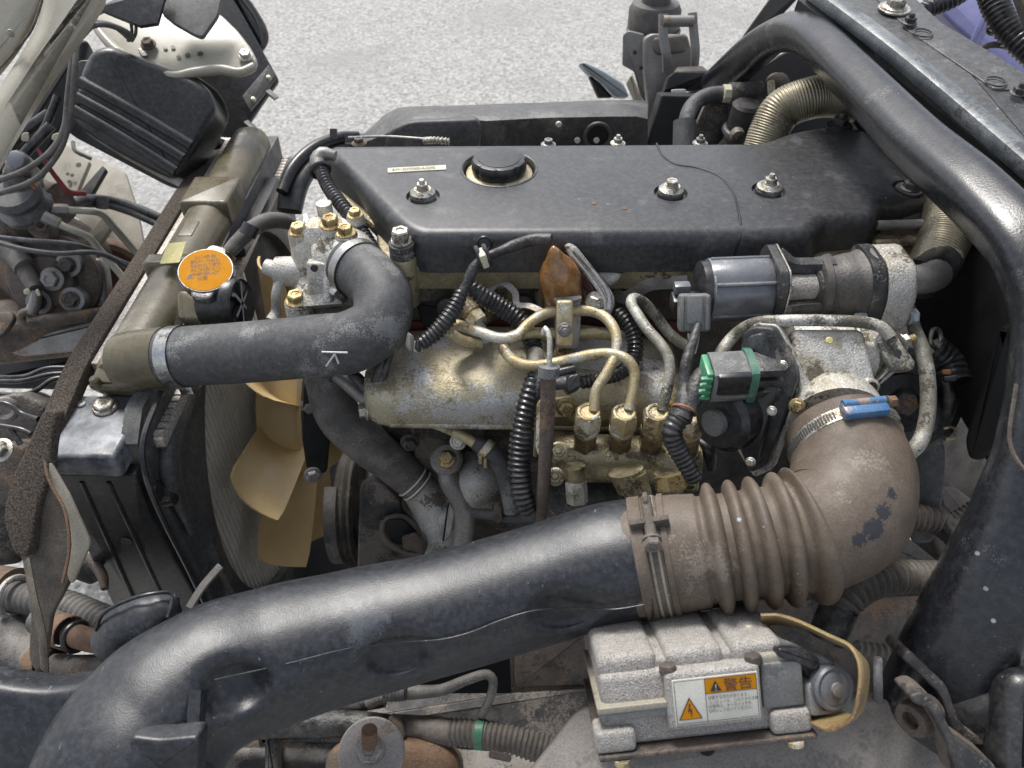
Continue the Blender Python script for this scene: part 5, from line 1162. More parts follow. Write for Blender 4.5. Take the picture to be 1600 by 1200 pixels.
# black gear case seen edge-on, flared down
gn = Vector((-.93, -.30, .25))
gc_ = obj('gear_case', slabpx([(1160, 520), (1178, 510), (1208, 512), (1240, 570), (1246, 592), (1236, 625), (1198, 728), (1172, 740), (1150, 690), (1150, 600)], .80, .030, n=(-.55, -.75, .45), at=(1205, 600), r=.003, rc=.005), black_cast, tb)
obj('case_lid', slabpx([(1168, 526), (1190, 520), (1216, 568), (1220, 590), (1204, 640), (1182, 722), (1166, 726), (1158, 620)], .785, .012, n=(-.55, -.75, .45), at=(1190, 600), r=.002, rc=.004), black_plastic, tb)
obj('mounting_plate', slabpx([(1165, 520), (1178, 505), (1214, 507), (1250, 568), (1256, 592), (1246, 630), (1207, 734), (1178, 746), (1150, 700), (1150, 600)], .815, .014, n=(-.55, -.75, .45), at=(1205, 600), r=.001, rc=.005), cast_alu, tb)
for (x, y) in ((1223, 571), (1206, 642), (1173, 722)): bolt(tb, P(x, y, .772), Vector((-.55, -.75, .45)), .0042, zinc, flange=1.25)
obj('motor_pod', lathe([(.036, -.02), (.036, .012), (.03, .018), (.010, .020)], P(1140, 650, .815), Vector((-.8, -.55, .2)), 32), black_plastic, tb)
obj('pod_rib', lathe([(.014, .018), (.014, .026), (.008, .027)], P(1138, 652, .815), Vector((-.8, -.55, .2)), 20), grey_conn, tb)
obj('lower_tab', slabpx([(1145, 665), (1165, 665), (1162, 690), (1146, 690)], .80, .01, n=(-.4, -.8, .4), r=.002), grey_conn, tb)
# pipe clamp on the right
kc2 = obj('pipe_clamp', slabpx([(1366, 528), (1390, 508), (1420, 550), (1432, 566), (1428, 578), (1404, 582), (1392, 574)], .795, .012, n=(-.2, -.7, .75), r=.003, rc=.010), pipe_grey, tb)
obj('clamp_slot', sweep([P(1386, 535, .792), P(1406, 560, .790)], .0011, 6), ink_black, kc2)
obj('clamp_eye', lathe([(.0042, 0), (.0042, .0008)], P(1402, 552, .789), Vector((-.2, -.7, .75)), 14), ink_black, kc2)
obj('stud', sweep([P(1408, 536, .80), P(1430, 528, .80)], .005, 12, ridge=(.0022, .15, 1)), brass, tb)
bolt(tb, P(1408, 536, .80), P(1430, 528, .80) - P(1408, 536, .80), .0075, zinc)
obj('yellow_dot', lathe([(.004, 0), (.003, .0008)], P(1296, 532, .793), Vector((0, -.6, .8)), 10), label_yellow, tb)
bolt(tb, P(1245, 634, .78), Vector((-.4, -.8, .5)), .006, brass)
# green plug
gp_ = thing('green_plug_connector', 'dusty grey-black plug with green locking rings left of the throttle', 'connector')
ga, gb = P(1092, 590, .785), P(1176, 586, .785); gx = (gb - ga).normalized(); gu, gv, gw = basis(gx)
obj('shell', sweep([ga + gx * .010, gb - gx * .006], .0205, 24, sq=5), loom_dusty if False else grey_conn, gp_)
obj('shell_top', box(ga.lerp(gb, .55) + gv * .006 - gu * .016, gx, gu, gv, .034, .012, .026), black_plastic, gp_, bev=.003)
obj('back_ring', sweep([gb - gx * .009, gb - gx * .001], .0228, 24, sq=5), green_plastic, gp_)
obj('front_lock', box(ga + gx * .0065, gx, gu, gv, .007, .032, .036), bright_green, gp_, bev=.002)
for k in range(4): obj('lock_tooth', box(ga + gx * .003 - gu * .016 + gv * (-.013 + k * .0085), gx, gu, gv, .012, .005, .004), bright_green, gp_, bev=.001)
for k in range(3): obj('shell_rib', box(ga.lerp(gb, .6) - gu * .0205 + gv * (-.009 + k * .008), gx, gu, gv, .030, .002, .003), grey_conn, gp_)
for k in range(3): obj('socket', box(gb + gx * .012 + gv * (-.014 + k * .014), gx, gu, gv, .030, .030, .009), black_cast, gp_, bev=.001)
# steel pipes
pb = tag(obj('boost_pipe', tube([(1118, 572, .84), (1128, 548, .85), (1150, 522, .85), (1180, 505, .825), (1230, 501, .805), (1300, 501, .80), (1350, 504, .80), (1378, 512, .798), (1392, 528, .795)], 9.5, seg=18), pipe_grey), 'weathered grey steel pipe arching over the throttle body', 'pipe')
pb2 = tag(obj('return_pipe', tube([(1420, 480, .90), (1428, 510, .89), (1442, 550, .87), (1450, 600, .86), (1448, 655, .855), (1436, 692, .85), (1416, 712, .85)], [9, 10, 11.5, 12, 12, 12, 12], seg=18), pipe_grey), 'weathered grey steel pipe dropping right of the throttle body', 'pipe')

# ================================================================ intake elbow with bellows
el = thing('intake_elbow', 'dusty brown rubber intake elbow with bellows and clamps', 'intake hose')
ep = [(1306, 668, .788), (1322, 702, .770), (1331, 750, .752), (1318, 800, .737), (1270, 832, .732), (1200, 845, .735), (1120, 856, .742), (1040, 866, .752), (985, 874, .758)]
er = [80, 86, 94, 97, 93, 88, 87, 91, 91]
bel = {'t0': 0, 't1': 0}
E_pts = [P(*p) for p in ep]; E_r = [q * mpx(p[2]) for q, p in zip(er, ep)]
C_, par_ = spline(E_pts, .004)
def elbow():
    def fn(f, s): return 1.0
    V, Fc = sweep(E_pts, E_r, 64, step=.0022)
    return V, Fc
V, Fc = sweep(E_pts, E_r, 64, step=.0020)
# bellows: five tall rounded convolutions between the elbow and the straight cuff
nring = len(V) // 64
Cc, pr = spline(E_pts, .0020)
arc = [0.0]
for i in range(1, len(Cc)): arc.append(arc[-1] + (Cc[i] - Cc[i - 1]).length)
def at_px(x):
    best = min(range(len(Cc)), key=lambda i: abs((800 + F * (Cc[i] - CAM).dot(RT) / (Cc[i] - CAM).dot(FW)) - x) + (1000 if pr[i] < 3.4 else 0)); return arc[best]
s0, s1 = at_px(1268), at_px(1098); NB = 5
for i in range(nring):
    s = arc[i]
    if s0 < s < s1:
        ph = (s - s0) / (s1 - s0) * NB
        k = 1 + .225 * max(0.0, math.sin(math.pi * min(1.0, ((ph % 1.0) / .64)))) ** 0.45 - .05
        c = Cc[i]
        for j in range(64): V[i * 64 + j] = c + (V[i * 64 + j] - c) * k
def elbow_hit(x, y):
    rr = ray(x, y).normalized(); best = None
    for v in V:
        t = (v - CAM).dot(rr); dd = (CAM + rr * t - v).length
        if dd < .006 and (best is None or t < best): best = t
    return CAM + rr * best if best else P(x, y, .68)
BLK = (.026, .028, .033)
elbow_rubber = M('dusty_brown_elbow_rubber', (0.084, 0.063, 0.046), 0.62, 0, vs=14, col2=(0.108, 0.083, 0.062), dust=((0.19, 0.153, 0.118), 0.45, 38), patch2=((0.25, 0.215, 0.18), 16, 0.55, 400, .5), spots=((0.38, 0.35, 0.31), 0.745, 230), bump=0.2, bs=500, grain=.28, gs=420,
    wear=[(elbow_hit(1368, 826), .010, BLK, 150), (elbow_hit(1385, 800), .008, BLK, 300), (elbow_hit(1398, 770), .006, BLK, 420), (elbow_hit(1345, 845), .007, BLK, 350), (elbow_hit(1155, 812), .0022, (.3, .32, .36), 200), (elbow_hit(1188, 822), .0026, (.3, .32, .36), 200), (elbow_hit(1222, 800), .0024, (.3, .32, .36), 200)])
obj('elbow_and_bellows', (V, Fc), elbow_rubber, el, angle=70)
def ering(x_s, w, k, mat_, nm, parent=el):
    s = x_s; i = min(range(len(arc)), key=lambda q: abs(arc[q] - s)); i = max(1, min(len(Cc) - 2, i))
    n_ = (Cc[i + 1] - Cc[i - 1]).normalized()
    t = pr[i]; kk = min(int(t), len(E_r) - 2); f = t - kk; r = E_r[kk] * (1 - f) + E_r[kk + 1] * f
    return Cc[i], n_, r, obj(nm, lathe([(r * .99, -w / 2), (r * k, -w / 2 * .9), (r * k, w / 2 * .9), (r * .99, w / 2)], Cc[i], n_, 56, cap=False), mat_, parent)
ering(at_px(1005), .013, 1.045, brown_rubber, 'cuff_ridge')
ering(at_px(1046), .006, 1.04, brown_rubber, 'cuff_ridge')
for xx in (1020, 1032):
    c, n_, r, o = ering(at_px(xx), .0026, 1.028, cream_dusty, 'wire_band')
c, n_, r, o = ering(at_px(1026), .016, 1.015, brown_rubber, 'wire_clamp')
sd_ = (P(1018, 790, .70) - c); sd_ = (sd_ - n_ * sd_.dot(n_)).normalized()
tt = n_.cross(sd_).normalized()
cpos = c + sd_ * (r * 1.08)
if tt.dot(UP) > 0: tt = -tt
obj('screw_plate', box(cpos + tt * .006, n_, tt, sd_, .036, .006, .013), felt, o, bev=.001)
obj('screw', sweep([cpos - tt * .022 + sd_ * .002, cpos + tt * .026 + sd_ * .002], .0052, 14), felt, o)
obj('screw_head', hexbolt(cpos + tt * .024 + sd_ * .002, tt, .0085, h=.010, flange=1.05), dusty_steel, o)
obj('screw_loop', ring(cpos - tt * .018 + sd_ * .003, n_, .006, .0025, 18, 8), felt, o)
# worm clamp at the throttle
i = 6; n_ = (Cc[i + 1] - Cc[i - 1]).normalized(); cc = Cc[i] + n_ * .010; r = E_r[0] * 1.03
wb = obj('worm_clamp', lathe([(r, -.007), (r * 1.03, -.0065), (r * 1.03, .0065), (r, .007)], cc, n_, 60, cap=False), zinc, el)
top = Vector((-.02, 0, 1)); top = (top - n_ * top.dot(n_)).normalized(); tt = n_.cross(top)
def notches():
    gs = []
    for k in range(24):
        a = math.radians(28 + k * 3.1); d_ = top * math.cos(a) - tt * math.sin(a) if tt.dot(RT) > 0 else top * math.cos(a) + tt * math.sin(a)
        gs.append(box(cc + d_ * (r * 1.031), n_, d_, n_.cross(d_), .008, .0012, .0016))
    return join(*gs)
obj('band_notches', notches(), ink_grey, wb, kind='stuff')
hc_ = cc + top * (r * 1.075); 
obj('blue_screw_housing', box(hc_ + n_ * .003, tt, n_, top, .044, .017, .011), blue_paint, wb, bev=.003)
obj('housing_ridge', sweep([hc_ + tt * .021 - n_ * .002 + top * .004, hc_ - tt * .021 - n_ * .002 + top * .004], .0042, 12), blue_paint, wb)
sgn = 1 if tt.dot(RT) > 0 else -1
obj('screw_head', hexbolt(hc_ + tt * (.022 * sgn) + top * .003, tt * sgn, .0058, h=.009, flange=1.1), rust, wb)
obj('band_tail', sweep([cc + (top * math.cos(a) + tt * sgn * math.sin(a)) * (r * 1.045) for a in [math.radians(q) for q in (14, 26, 38, 46)]], .006, 8, sq=4, ell=(.25, 1), up=n_), zinc, wb)

# ================================================================ behind the elbow, right
al = thing('alternator_pulley', 'black grooved round pulley in shade right of the throttle', 'pulley')
obj('pulley', lathe([(.02, -.03), (.062, -.03), (.066, -.024), (.060, -.016), (.066, -.008), (.066, .004), (.058, .008), (.05, .004), (.036, .008), (.034, .014), (.018, .014), (.014, .02)], P(1408, 628, .93), Vector((-.25, -.75, .6)), 44), black_plastic, al)
obj('nut', lathe([(.014, .012), (.014, .026), (.010, .028)], P(1408, 628, .93), Vector((-.25, -.75, .6)), 6), rust_dark, al)
sc_ = thing('sensor_connector', 'black sensor plug with orange seal right of the steel pipe', 'connector')
obj('shell', sweep([P(1452, 545, .92), P(1475, 570, .92), P(1490, 600, .91)], [.020, .021, .019], 18, sq=3, ridge=(.008, .06, 1)), black_plastic, sc_)
obj('seal', slabpx([(1470, 578), (1486, 576), (1487, 586), (1472, 586)], .888, .008, r=.002), orange_rubber, sc_)
obj('latch', slabpx([(1472, 588), (1498, 585), (1496, 596), (1474, 597)], .885, .008, r=.002), black_plastic, sc_)
obj('coil_clip', ring(P(1462, 528, .91), Vector((.5, -.6, .5)), .011, .0026, 22, 8), zinc, sc_)
obj('wire', tube([(1478, 596, .89), (1482, 620, .9), (1478, 650, .92), (1462, 660, .93)], [6, 9, 9, 8], seg=12), tape_black, sc_)
tag(obj('corrugated_loom', tube([(1395, 672, .93), (1420, 660, .93), (1446, 648, .93)], 11, seg=16, ridge=(.006, .2, 1)), loom_black), 'short glossy black corrugated conduit behind the brown elbow', 'conduit')
tag(obj('rubber_flap', slabpx([(1425, 700), (1432, 690), (1476, 688), (1478, 720), (1476, 770), (1458, 850), (1422, 850), (1430, 770)], .93, .008, n=(-.3, -.85, .5), r=.003, rc=.012), rubber), 'limp black rubber flap right of the brown elbow', 'rubber flap')
bkt = thing('harness_bracket', 'thin bent steel bracket strip above the rubber flap', 'bracket')
obj('strip', slabpx([(1440, 676), (1474, 672), (1490, 668), (1492, 686), (1472, 690), (1444, 688)], .92, .003, n=(-.2, -.8, .6), r=.001), pipe_grey, bkt)
obj('loop', sweep([P(1474, 670, .91), P(1490, 668, .91), P(1492, 684, .91), P(1478, 686, .91)], .0016, 6), pipe_gold, bkt)
tc_ = thing('transmission_housing', 'dusty brown ribbed transmission housing low on the right', 'transmission')
obj('case', slabpx([(1466, 655), (1500, 670), (1600, 780), (1600, 930), (1480, 900), (1450, 830), (1470, 740)], 1.25, .10, n=(-.1, -.75, .7), r=.01, rc=.02), dusty_steel, tc_)
for (a_, b_) in (((1478, 730), (1570, 745)), ((1476, 758), (1560, 765))): obj('rib', tube([(a_[0], a_[1], 1.235), (b_[0], b_[1], 1.235)], 6, seg=12), dusty_steel, tc_)
obj('brace', slabpx([(1470, 760), (1490, 760), (1545, 800), (1540, 840), (1500, 815), (1474, 790)], 1.15, .015, n=(-.2, -.8, .6), r=.003), dusty_steel, tc_)
obj('lower_arm', slabpx([(1385, 850), (1420, 840), (1470, 880), (1490, 900), (1440, 920), (1400, 900)], 1.2, .03, n=(0, -.7, .7), r=.004), dusty_steel, tc_)
for lab, pp, r, m, pitch in (('thick dusty corrugated conduit bending below the brown elbow', [(1300, 985, .80), (1316, 945, .80), (1350, 915, .81), (1400, 902, .83), (1462, 902, .85)], [27, 28, 28, 27, 26], loom_dusty, .0075),
                          ('dusty corrugated conduit right of the elbow above the thick one', [(1395, 810, .92), (1430, 808, .92), (1470, 818, .92), (1500, 848, .92)], [21, 21, 21, 18], loom_dusty, .0062),
                          ('thin dusty corrugated conduit rising to the arch', [(1480, 815, .94), (1510, 798, .94), (1545, 770, .94)], [10, 10, 10], loom_dusty, .0055),
                          ('thin dark corrugated conduit behind the strap of the control box', [(1335, 1012, .92), (1375, 1018, .92), (1420, 1020, .92)], [13, 13, 13], loom_dusty, .007)):
    tag(obj('corrugated_loom', tube(pp, r, seg=24, ridge=(pitch * 1.15, .24, 1)), m), lab, 'conduit')
tag(obj('taped_branch', tube([(1480, 822, .91), (1496, 840, .90), (1486, 868, .90), (1470, 880, .91)], [13, 15, 13, 9], seg=16), tape_black), 'tape-wrapped cable branch beside the arch foot', 'cable')
tag(obj('taped_conduit_end', tube([(1290, 1000, .80), (1302, 972, .80), (1312, 950, .80)], [27, 29, 29], seg=24), tape_black), 'black tape wrapped round the lower end of the thick conduit', 'tape')
# ================================================================ fuel pump with its four outlet unions
fpmp = thing('fuel_pump', 'oily golden fuel pump head with a row of pipe unions', 'fuel pump')
obj('gallery', sweep([P(850, 716, .93), P(930, 716, .93), P(1010, 718, .93), P(1090, 724, .93)], [.024, .027, .027, .024], 28, sq=2.6), oily_metal, fpmp)
obj('lower_body', slabpx([(838, 705), (880, 708), (1000, 720), (1090, 724), (1100, 780), (1030, 760), (985, 752), (955, 738), (915, 736), (880, 742), (850, 738)], .912, .07, n=(0, -1, .35), r=.012, rc=.02), oily_metal, fpmp)
nuts = [((920, 640), (912, 690)), ((976, 641), (966, 690)), ((1027, 641), (1014, 690)), ((1082, 645), (1072, 690))]
for (x0, y0), (x1, y1) in nuts:
    tp, bt_ = P(x0, y0 + 2, .862), P(x1, y1 + 10, .915); ax = (tp - bt_).normalized()
    hgt = (tp - bt_).length
    obj('union_boss', lathe([(.019, -.022), (.0185, -.006), (.0165, .0)], bt_, ax, 24), oily_metal, fpmp)
    obj('union_body', lathe([(.0135, -.004), (.0140, .0), (.0140, hgt * .40), (.0125, hgt * .44)], bt_, ax, 6), M('oily_brass_union', (.26, .195, .11), .3, .7, vs=40, col2=(.12, .085, .05)), fpmp)
    obj('union_sleeve', lathe([(.0125, hgt * .42), (.0125, hgt * .60)], bt_, ax, 20), oily_metal, fpmp)
    obj('union_nut', join(lathe([(.0158, hgt * .60), (.0163, hgt * .63), (.0163, hgt * .90), (.0140, hgt * .97)], bt_, ax, 6), ring(bt_ + ax * (hgt * .965), ax, .0108, .0024, 22, 8), lathe([(.0125, hgt * .50), (.0148, hgt * .52), (.0148, hgt * .58), (.0125, hgt * .60)], bt_, ax, 22)), pipe_gold, fpmp)
for (x, y, d) in ((873, 705, .875), (868, 745, .89)): bolt(fpmp, P(x, y, d), Vector((-.1, -.6, .8)), .008, oily_metal, stud=True)
for (pp, r) in (([(898, 728, .875), (900, 748, .88), (901, 762, .885)], [17, 14, 13]), ([(978, 735, .87), (986, 765, .875)], [28, 22]), ([(1046, 740, .87), (1046, 765, .875)], [24, 22])):
    obj('lower_boss', tube(pp, r, seg=18), oily_metal, fpmp)
obj('banjo_nut', sweep([P(900, 752, .88), P(902, 785, .885)], .0125, 6), pipe_grey, fpmp)
obj('feed_pipe', tube([(902, 782, .885), (906, 800, .89), (910, 825, .9)], 7, seg=12), pipe_grey, fpmp)
obj('hex_plug', sweep([P(988, 742, .865), P(1000, 782, .87)], .0175, 6), oily_metal, fpmp)
obj('hex_plug', sweep([P(1046, 742, .865), P(1050, 764, .865)], .0190, 6), brass, fpmp)
obj('side_solenoid', tube([(1090, 690, .93), (1108, 705, .92), (1112, 735, .92)], [12, 13, 6], seg=16), black_plastic, fpmp)

# injection pipes
ip = [('leftmost bare injection pipe looping left then rising under the clamp', [(928, 642, .866), (932, 610, .865), (950, 580, .865), (962, 552, .87), (963, 525, .875), (950, 500, .885), (928, 487, .895), (890, 486, .90), (852, 490, .90), (826, 506, .895), (806, 525, .885), (780, 528, .885), (748, 518, .895), (716, 508, .905), (702, 508, .915), (700, 516, .925), (722, 532, .935), (752, 537, .945)]),
      ('second bare injection pipe curling low across the manifold', [(983, 640, .866), (990, 610, .865), (991, 580, .865), (980, 562, .865), (955, 553, .87), (925, 554, .875), (890, 562, .875), (850, 570, .875), (820, 570, .875), (797, 559, .88), (788, 543, .885), (795, 528, .895), (822, 521, .905), (870, 521, .915), (930, 521, .92), (955, 524, .925)]),
      ('third injection pipe rising in a tight upright loop', [(1034, 641, .866), (1042, 610, .865), (1047, 580, .865), (1043, 555, .868), (1030, 535, .875), (1012, 515, .885), (995, 490, .90), (986, 474, .915), (990, 466, .925), (1005, 472, .935), (1022, 490, .945), (1050, 525, .95), (1080, 545, .95)]),
      ('rightmost short injection pipe behind the taped harness', [(1086, 645, .875), (1092, 625, .88), (1100, 600, .89), (1112, 575, .90)])]
for lab, pp in ip:
    tag(obj('injection_pipe', tube(pp, 8.6, seg=18, step=.004), pipe_gold if 'right' not in lab else pipe_grey), lab, 'injection pipe', 'injection pipes')
# clamp holding two pipes
pc_ = thing('pipe_clamp', 'upright yellowed steel clamp holding two injection pipes', 'clamp')
obj('back_plate', slabpx([(866, 466), (908, 463), (908, 500), (904, 545), (868, 545)], .905, .006, n=(.05, -.9, .55), r=.001, rc=.003), dull_steel, pc_)
obj('strap', slabpx([(870, 472), (874, 470), (893, 470), (896, 474), (895, 540), (890, 542), (870, 540)], .868, .008, n=(0, -.9, .5), r=.003, rc=.003), pipe_gold, pc_)
bolt(pc_, P(882, 515, .864), Vector((0, -.9, .5)), .0065, dull_steel, stud=True, flange=1.3)
obj('top_fold', slabpx([(864, 466), (868, 463), (908, 461), (910, 466), (898, 470), (870, 472)], .885, .006, n=(0, -.3, 1), r=.001), dull_steel, pc_)

# dipstick
ds = thing('dipstick', 'oil dipstick with rusty tube, black collar and wire handle', 'dipstick')
obj('tube', tube([(857, 585, .842), (855, 660, .862), (849, 760, .885), (843, 830, .91)], [12, 11.5, 10, 9], seg=20), rust_dark, ds)
obj('collar', tube([(858, 572, .838), (857, 588, .842)], [17, 16.5], seg=28), rubber, ds)
obj('handle', tube([(858, 575, .838), (859, 545, .835), (858, 525, .835), (852, 513, .838), (849, 522, .842)], 4.4, seg=12), cast_alu, ds)
obj('tab', slabpx([(838, 630), (846, 622), (848, 700), (842, 715), (836, 700)], .866, .006, n=(-.4, -.8, .4), r=.0015), pipe_gold, ds)

# amber wrapped sensor cap and its taped lead
aw = thing('amber_wrapped_sensor', 'sensor cap wrapped in shiny amber brown tape standing before the cover', 'sensor')
wr = lathe([(.0215, -.040), (.0235, -.036), (.0240, -.02), (.0235, .002), (.0215, .012), (.0155, .021), (.0105, .029), (.0065, .039), (.002, .046)], P(874, 432, .895), Vector((-.20, -.15, 1)), 36, fn=lambda a, h: 1 + .05 * math.sin(a * 5 + h * 130) + .03 * math.sin(a * 9 - h * 200))
obj('wrap', wr, amber, aw, angle=60)
obj('base', lathe([(.020, -.075), (.020, -.04)], P(873, 436, .90), Vector((-.1, -.12, 1)), 8), black_cast, aw)
obj('bracket', slabpx([(862, 460), (868, 455), (905, 448), (918, 455), (916, 470), (908, 490), (866, 482)], .925, .01, n=(.1, -.8, .5), r=.002), dull_steel, aw)
tag(obj('taped_lead', tube([(862, 374, .875), (838, 374, .88), (808, 382, .885), (780, 393, .885), (757, 404, .885), (740, 420, .885), (730, 442, .885), (722, 458, .885)], [9, 9.5, 9, 7, 8, 9, 8, 8], seg=16), tape_black), 'black taped lead running from the amber wrapped sensor', 'cable')
cl = thing('lead_clip', 'black clip with a cream tie holding the taped lead to the cover', 'clip')
for (x, y) in ((749, 403), (761, 400)):
    obj('jaw', ring(P(x, y, .875), Vector((1, .25, .25)), .012, .0030, 22, 8), black_plastic, cl)
obj('tie', box(P(755, 403, .868), Vector((1, .25, .25)).normalized(), Vector((-.25, 1, 0)).normalized(), Vector((-.25, -.06, 1)).normalized(), .008, .018, .018), label_cream, cl, bev=.002)
obj('button', ring(P(757, 381, .893), Vector((0, -1, .1)), .0085, .0018, 22, 8), black_plastic, cl)
# silver arm
sa = thing('silver_arm', 'long ribbed silver alloy arm slanting beside the amber sensor', 'bracket')
arm_n = Vector((-.2, -.75, .65))
obj('arm', slabpx([(880, 384), (888, 378), (900, 384), (956, 456), (960, 474), (952, 492), (944, 492), (938, 474), (896, 402)], .905, .016, n=arm_n, r=.004, rc=.008), ecu_alu, sa)
for k, dx in enumerate((-5, 6)):
    obj('rib', sweep([PL(892 + dx, 390, P(920, 430, .895), arm_n), PL(946 + dx, 462, P(920, 430, .895), arm_n), PL(948 + dx * .5, 484, P(920, 430, .895), arm_n)], .003, 8), steel, sa)
bolt(sa, P(932, 474, .90), Vector((-.5, -.8, .4)), .0105, zinc)
tag(obj('exhaust_fitting', slabpx([(924, 418), (945, 410), (952, 418), (970, 420), (982, 416), (966, 440), (950, 448), (940, 440)], .94, .02, n=(0, -.7, .7), r=.006, rc=.008), cast_grey), 'rough grey casting stub between silver arm and cover', 'casting')
tag(obj('red_plate', slabpx([(904, 430), (920, 440), (940, 470), (934, 490), (915, 480), (904, 455)], .945, .01, n=(0, -.8, .6), r=.002), red_gasket), 'dark red plate behind the silver arm', 'plate')

# corrugated looms
for lab, pp, r, m, pitch in (
    ('black corrugated conduit slanting down left from the taped junction', [(722, 455, .885), (712, 478, .885), (698, 500, .885), (680, 520, .887), (658, 538, .89)], [11, 14, 14.5, 14, 12], loom_black, .0052),
    ('black corrugated conduit slanting down right behind the injection pipes', [(730, 440, .90), (748, 458, .905), (776, 476, .915), (806, 496, .92), (826, 520, .92), (834, 545, .915), (838, 565, .91)], [10, 15, 16, 16, 16, 15, 12], loom_black, .0056),
    ('thick black corrugated conduit hanging left of the dipstick', [(838, 575, .885), (832, 600, .88), (822, 640, .88), (814, 690, .885), (812, 740, .89), (818, 780, .895), (826, 800, .90)], [9, 16, 18, 19, 19, 18, 15], loom_black, .0064),
    ('black corrugated conduit bowing behind the injection pipes', [(962, 488, .93), (980, 505, .925), (992, 530, .92), (990, 560, .915), (970, 582, .905), (940, 592, .895), (908, 598, .885)], [12, 13, 13.5, 13.5, 12, 11, 11], loom_black, .0056),
    ('glossy black corrugated conduit beside the left end of the cover', [(500, 262, 1.035), (512, 290, 1.02), (532, 318, 1.0), (556, 348, .985), (578, 382, .97), (590, 402, .965)], [11, 11.5, 12, 12, 12, 12], loom_black, .0058)):
    tag(obj('corrugated_loom', tube(pp, r, seg=22, ridge=(pitch, .17, 1)), m), lab, 'conduit')
lc = thing('loom_fitting', 'grey elbow fitting on top of the glossy conduit at the cover corner', 'fitting')
obj('elbow', tube([(524, 244, 1.04), (504, 240, 1.04), (497, 250, 1.04), (500, 268, 1.035)], [8, 11, 13, 13], seg=16), dull_steel, lc)
obj('collar', ring(P(500, 266, 1.035), P(512, 290, 1.02) - P(500, 262, 1.035), .0125, .003, 22, 8), black_plastic, lc)
jt = thing('taped_junction', 'taped grey junction of the conduits behind the dipstick top', 'cable joint')
obj('joint', tube([(836, 552, .905), (838, 572, .89), (840, 592, .88)], [14, 15, 12], seg=18), M('crusted_tape', (.20, .19, .17), .6, .1, vs=60, col2=(.10, .09, .08), dust=((.4, .37, .32), .5, 70), bump=.6), jt)
obj('taped_tail', tube([(840, 585, .88), (842, 605, .875), (836, 622, .88)], [10, 9, 10], seg=14), tape_black, jt)
bxp = thing('black_plug', 'small black plug and stub lying behind the dipstick', 'connector')
obj('stub', tube([(872, 582, .868), (898, 576, .868)], 7, seg=14), black_plastic, bxp)
obj('body', slabpx([(884, 592), (890, 585), (906, 582), (908, 604), (888, 614), (882, 606)], .862, .02, n=(0, -.6, .8), r=.003, rc=.003), black_plastic, bxp)
obj('boot', tube([(868, 600, .868), (886, 598, .866)], 10, seg=14), rubber, bxp)
sk = thing('loom_clip', 'grey spring clip gripping the conduit at the hose bend', 'clip')
obj('jaw', slabpx([(640, 520), (648, 526), (646, 552), (636, 545)], .875, .008, n=(.4, -.8, .4), r=.002), dull_steel, sk)
obj('jaw', slabpx([(653, 530), (660, 536), (658, 552), (650, 548)], .875, .008, n=(.4, -.8, .4), r=.002), black_plastic, sk)
obj('tie', slabpx([(646, 532), (654, 536), (652, 552), (645, 548)], .88, .006, n=(.4, -.8, .4), r=.001), label_cream, sk)
inj = thing('injector_holder', 'yellowed steel injector holder with hex union behind the left conduit', 'injector')
ia, ib = P(722, 470, .945), P(752, 508, .935); ix = (ib - ia).normalized()
obj('barrel', lathe([(.013, -.005), (.0125, .02), (.0105, .022), (.0105, .030)], ia, ix, 20), pipe_gold, inj)
obj('hex', lathe([(.013, .024), (.013, .036), (.010, .039)], ia, ix, 6), pipe_gold, inj)
obj('pipe_end', tube([(746, 500, .93), (756, 518, .935), (760, 534, .94)], 7, seg=12), pipe_grey, inj)
bw = tag(obj('bent_rod', sweep([P(764, 458, .955), P(776, 444, .955), P(790, 444, .95), P(805, 458, .945), P(808, 476, .94), P(828, 479, .93), P(856, 492, .92)], .0036, 8, sq=4, ell=(1.3, .5)), dull_steel), 'thin bent steel rod behind the injection pipes', 'rod')
tag(obj('painted_recess_shade', slabpx([(648, 470), (740, 462), (765, 500), (700, 520), (660, 510)], .99, .02, n=(0, -1, .3), r=.004), void_black), 'black slab painted as the shade under the head flange', 'recess')  # solid near-black slab, paints shade into the gap below the flange

# lower hoses and coolant castings
lh = thing('lower_coolant_hose', 'matt grey rubber hose with two white rings dropping below the upper hose', 'hose')
lhp = [(512, 560, 1.04), (512, 600, 1.05), (530, 650, 1.06), (572, 692, 1.07), (618, 728, 1.08), (655, 762, 1.09)]
obj('hose', tube(lhp, [30, 33, 35, 34, 31, 27], seg=28), rubber_gray, lh)
a, b_ = P(618, 728, 1.08), P(655, 762, 1.09); nn = (b_ - a).normalized()
for f in (.72, .92): obj('white_ring', ring(a.lerp(b_, f), nn, .0255, .0013, 36, 6), label_white, lh)
ci = thing('coolant_inlet_casting', 'pale aluminium coolant inlet casting below the grey hose', 'casting')
obj('neck', tube([(650, 758, 1.10), (668, 782, 1.11), (684, 815, 1.12), (690, 860, 1.13)], [27, 30, 36, 28], seg=28), cast_grey, ci)
obj('branch', tube([(684, 815, 1.11), (704, 808, 1.10), (716, 802, 1.10)], [22, 20, 18], seg=20), cast_grey, ci)
obj('rib', slabpx([(700, 780), (712, 800), (704, 840), (690, 850), (694, 810)], 1.07, .012, n=(0, -.8, .6), r=.003), cast_grey, ci)
cp = thing('coolant_pipe', 'bent dull metal coolant pipe bolted at its upper end', 'pipe')
obj('pipe', tube([(698, 722, 1.05), (702, 752, 1.04), (722, 785, 1.04), (726, 820, 1.05), (718, 870, 1.06)], [15, 16, 16, 16, 15], seg=20), dull_steel, cp)
obj('eye', lathe([(.022, -.014), (.022, .006), (.018, .010)], P(698, 718, 1.04), Vector((0, -.55, 1)), 22), dull_steel, cp)
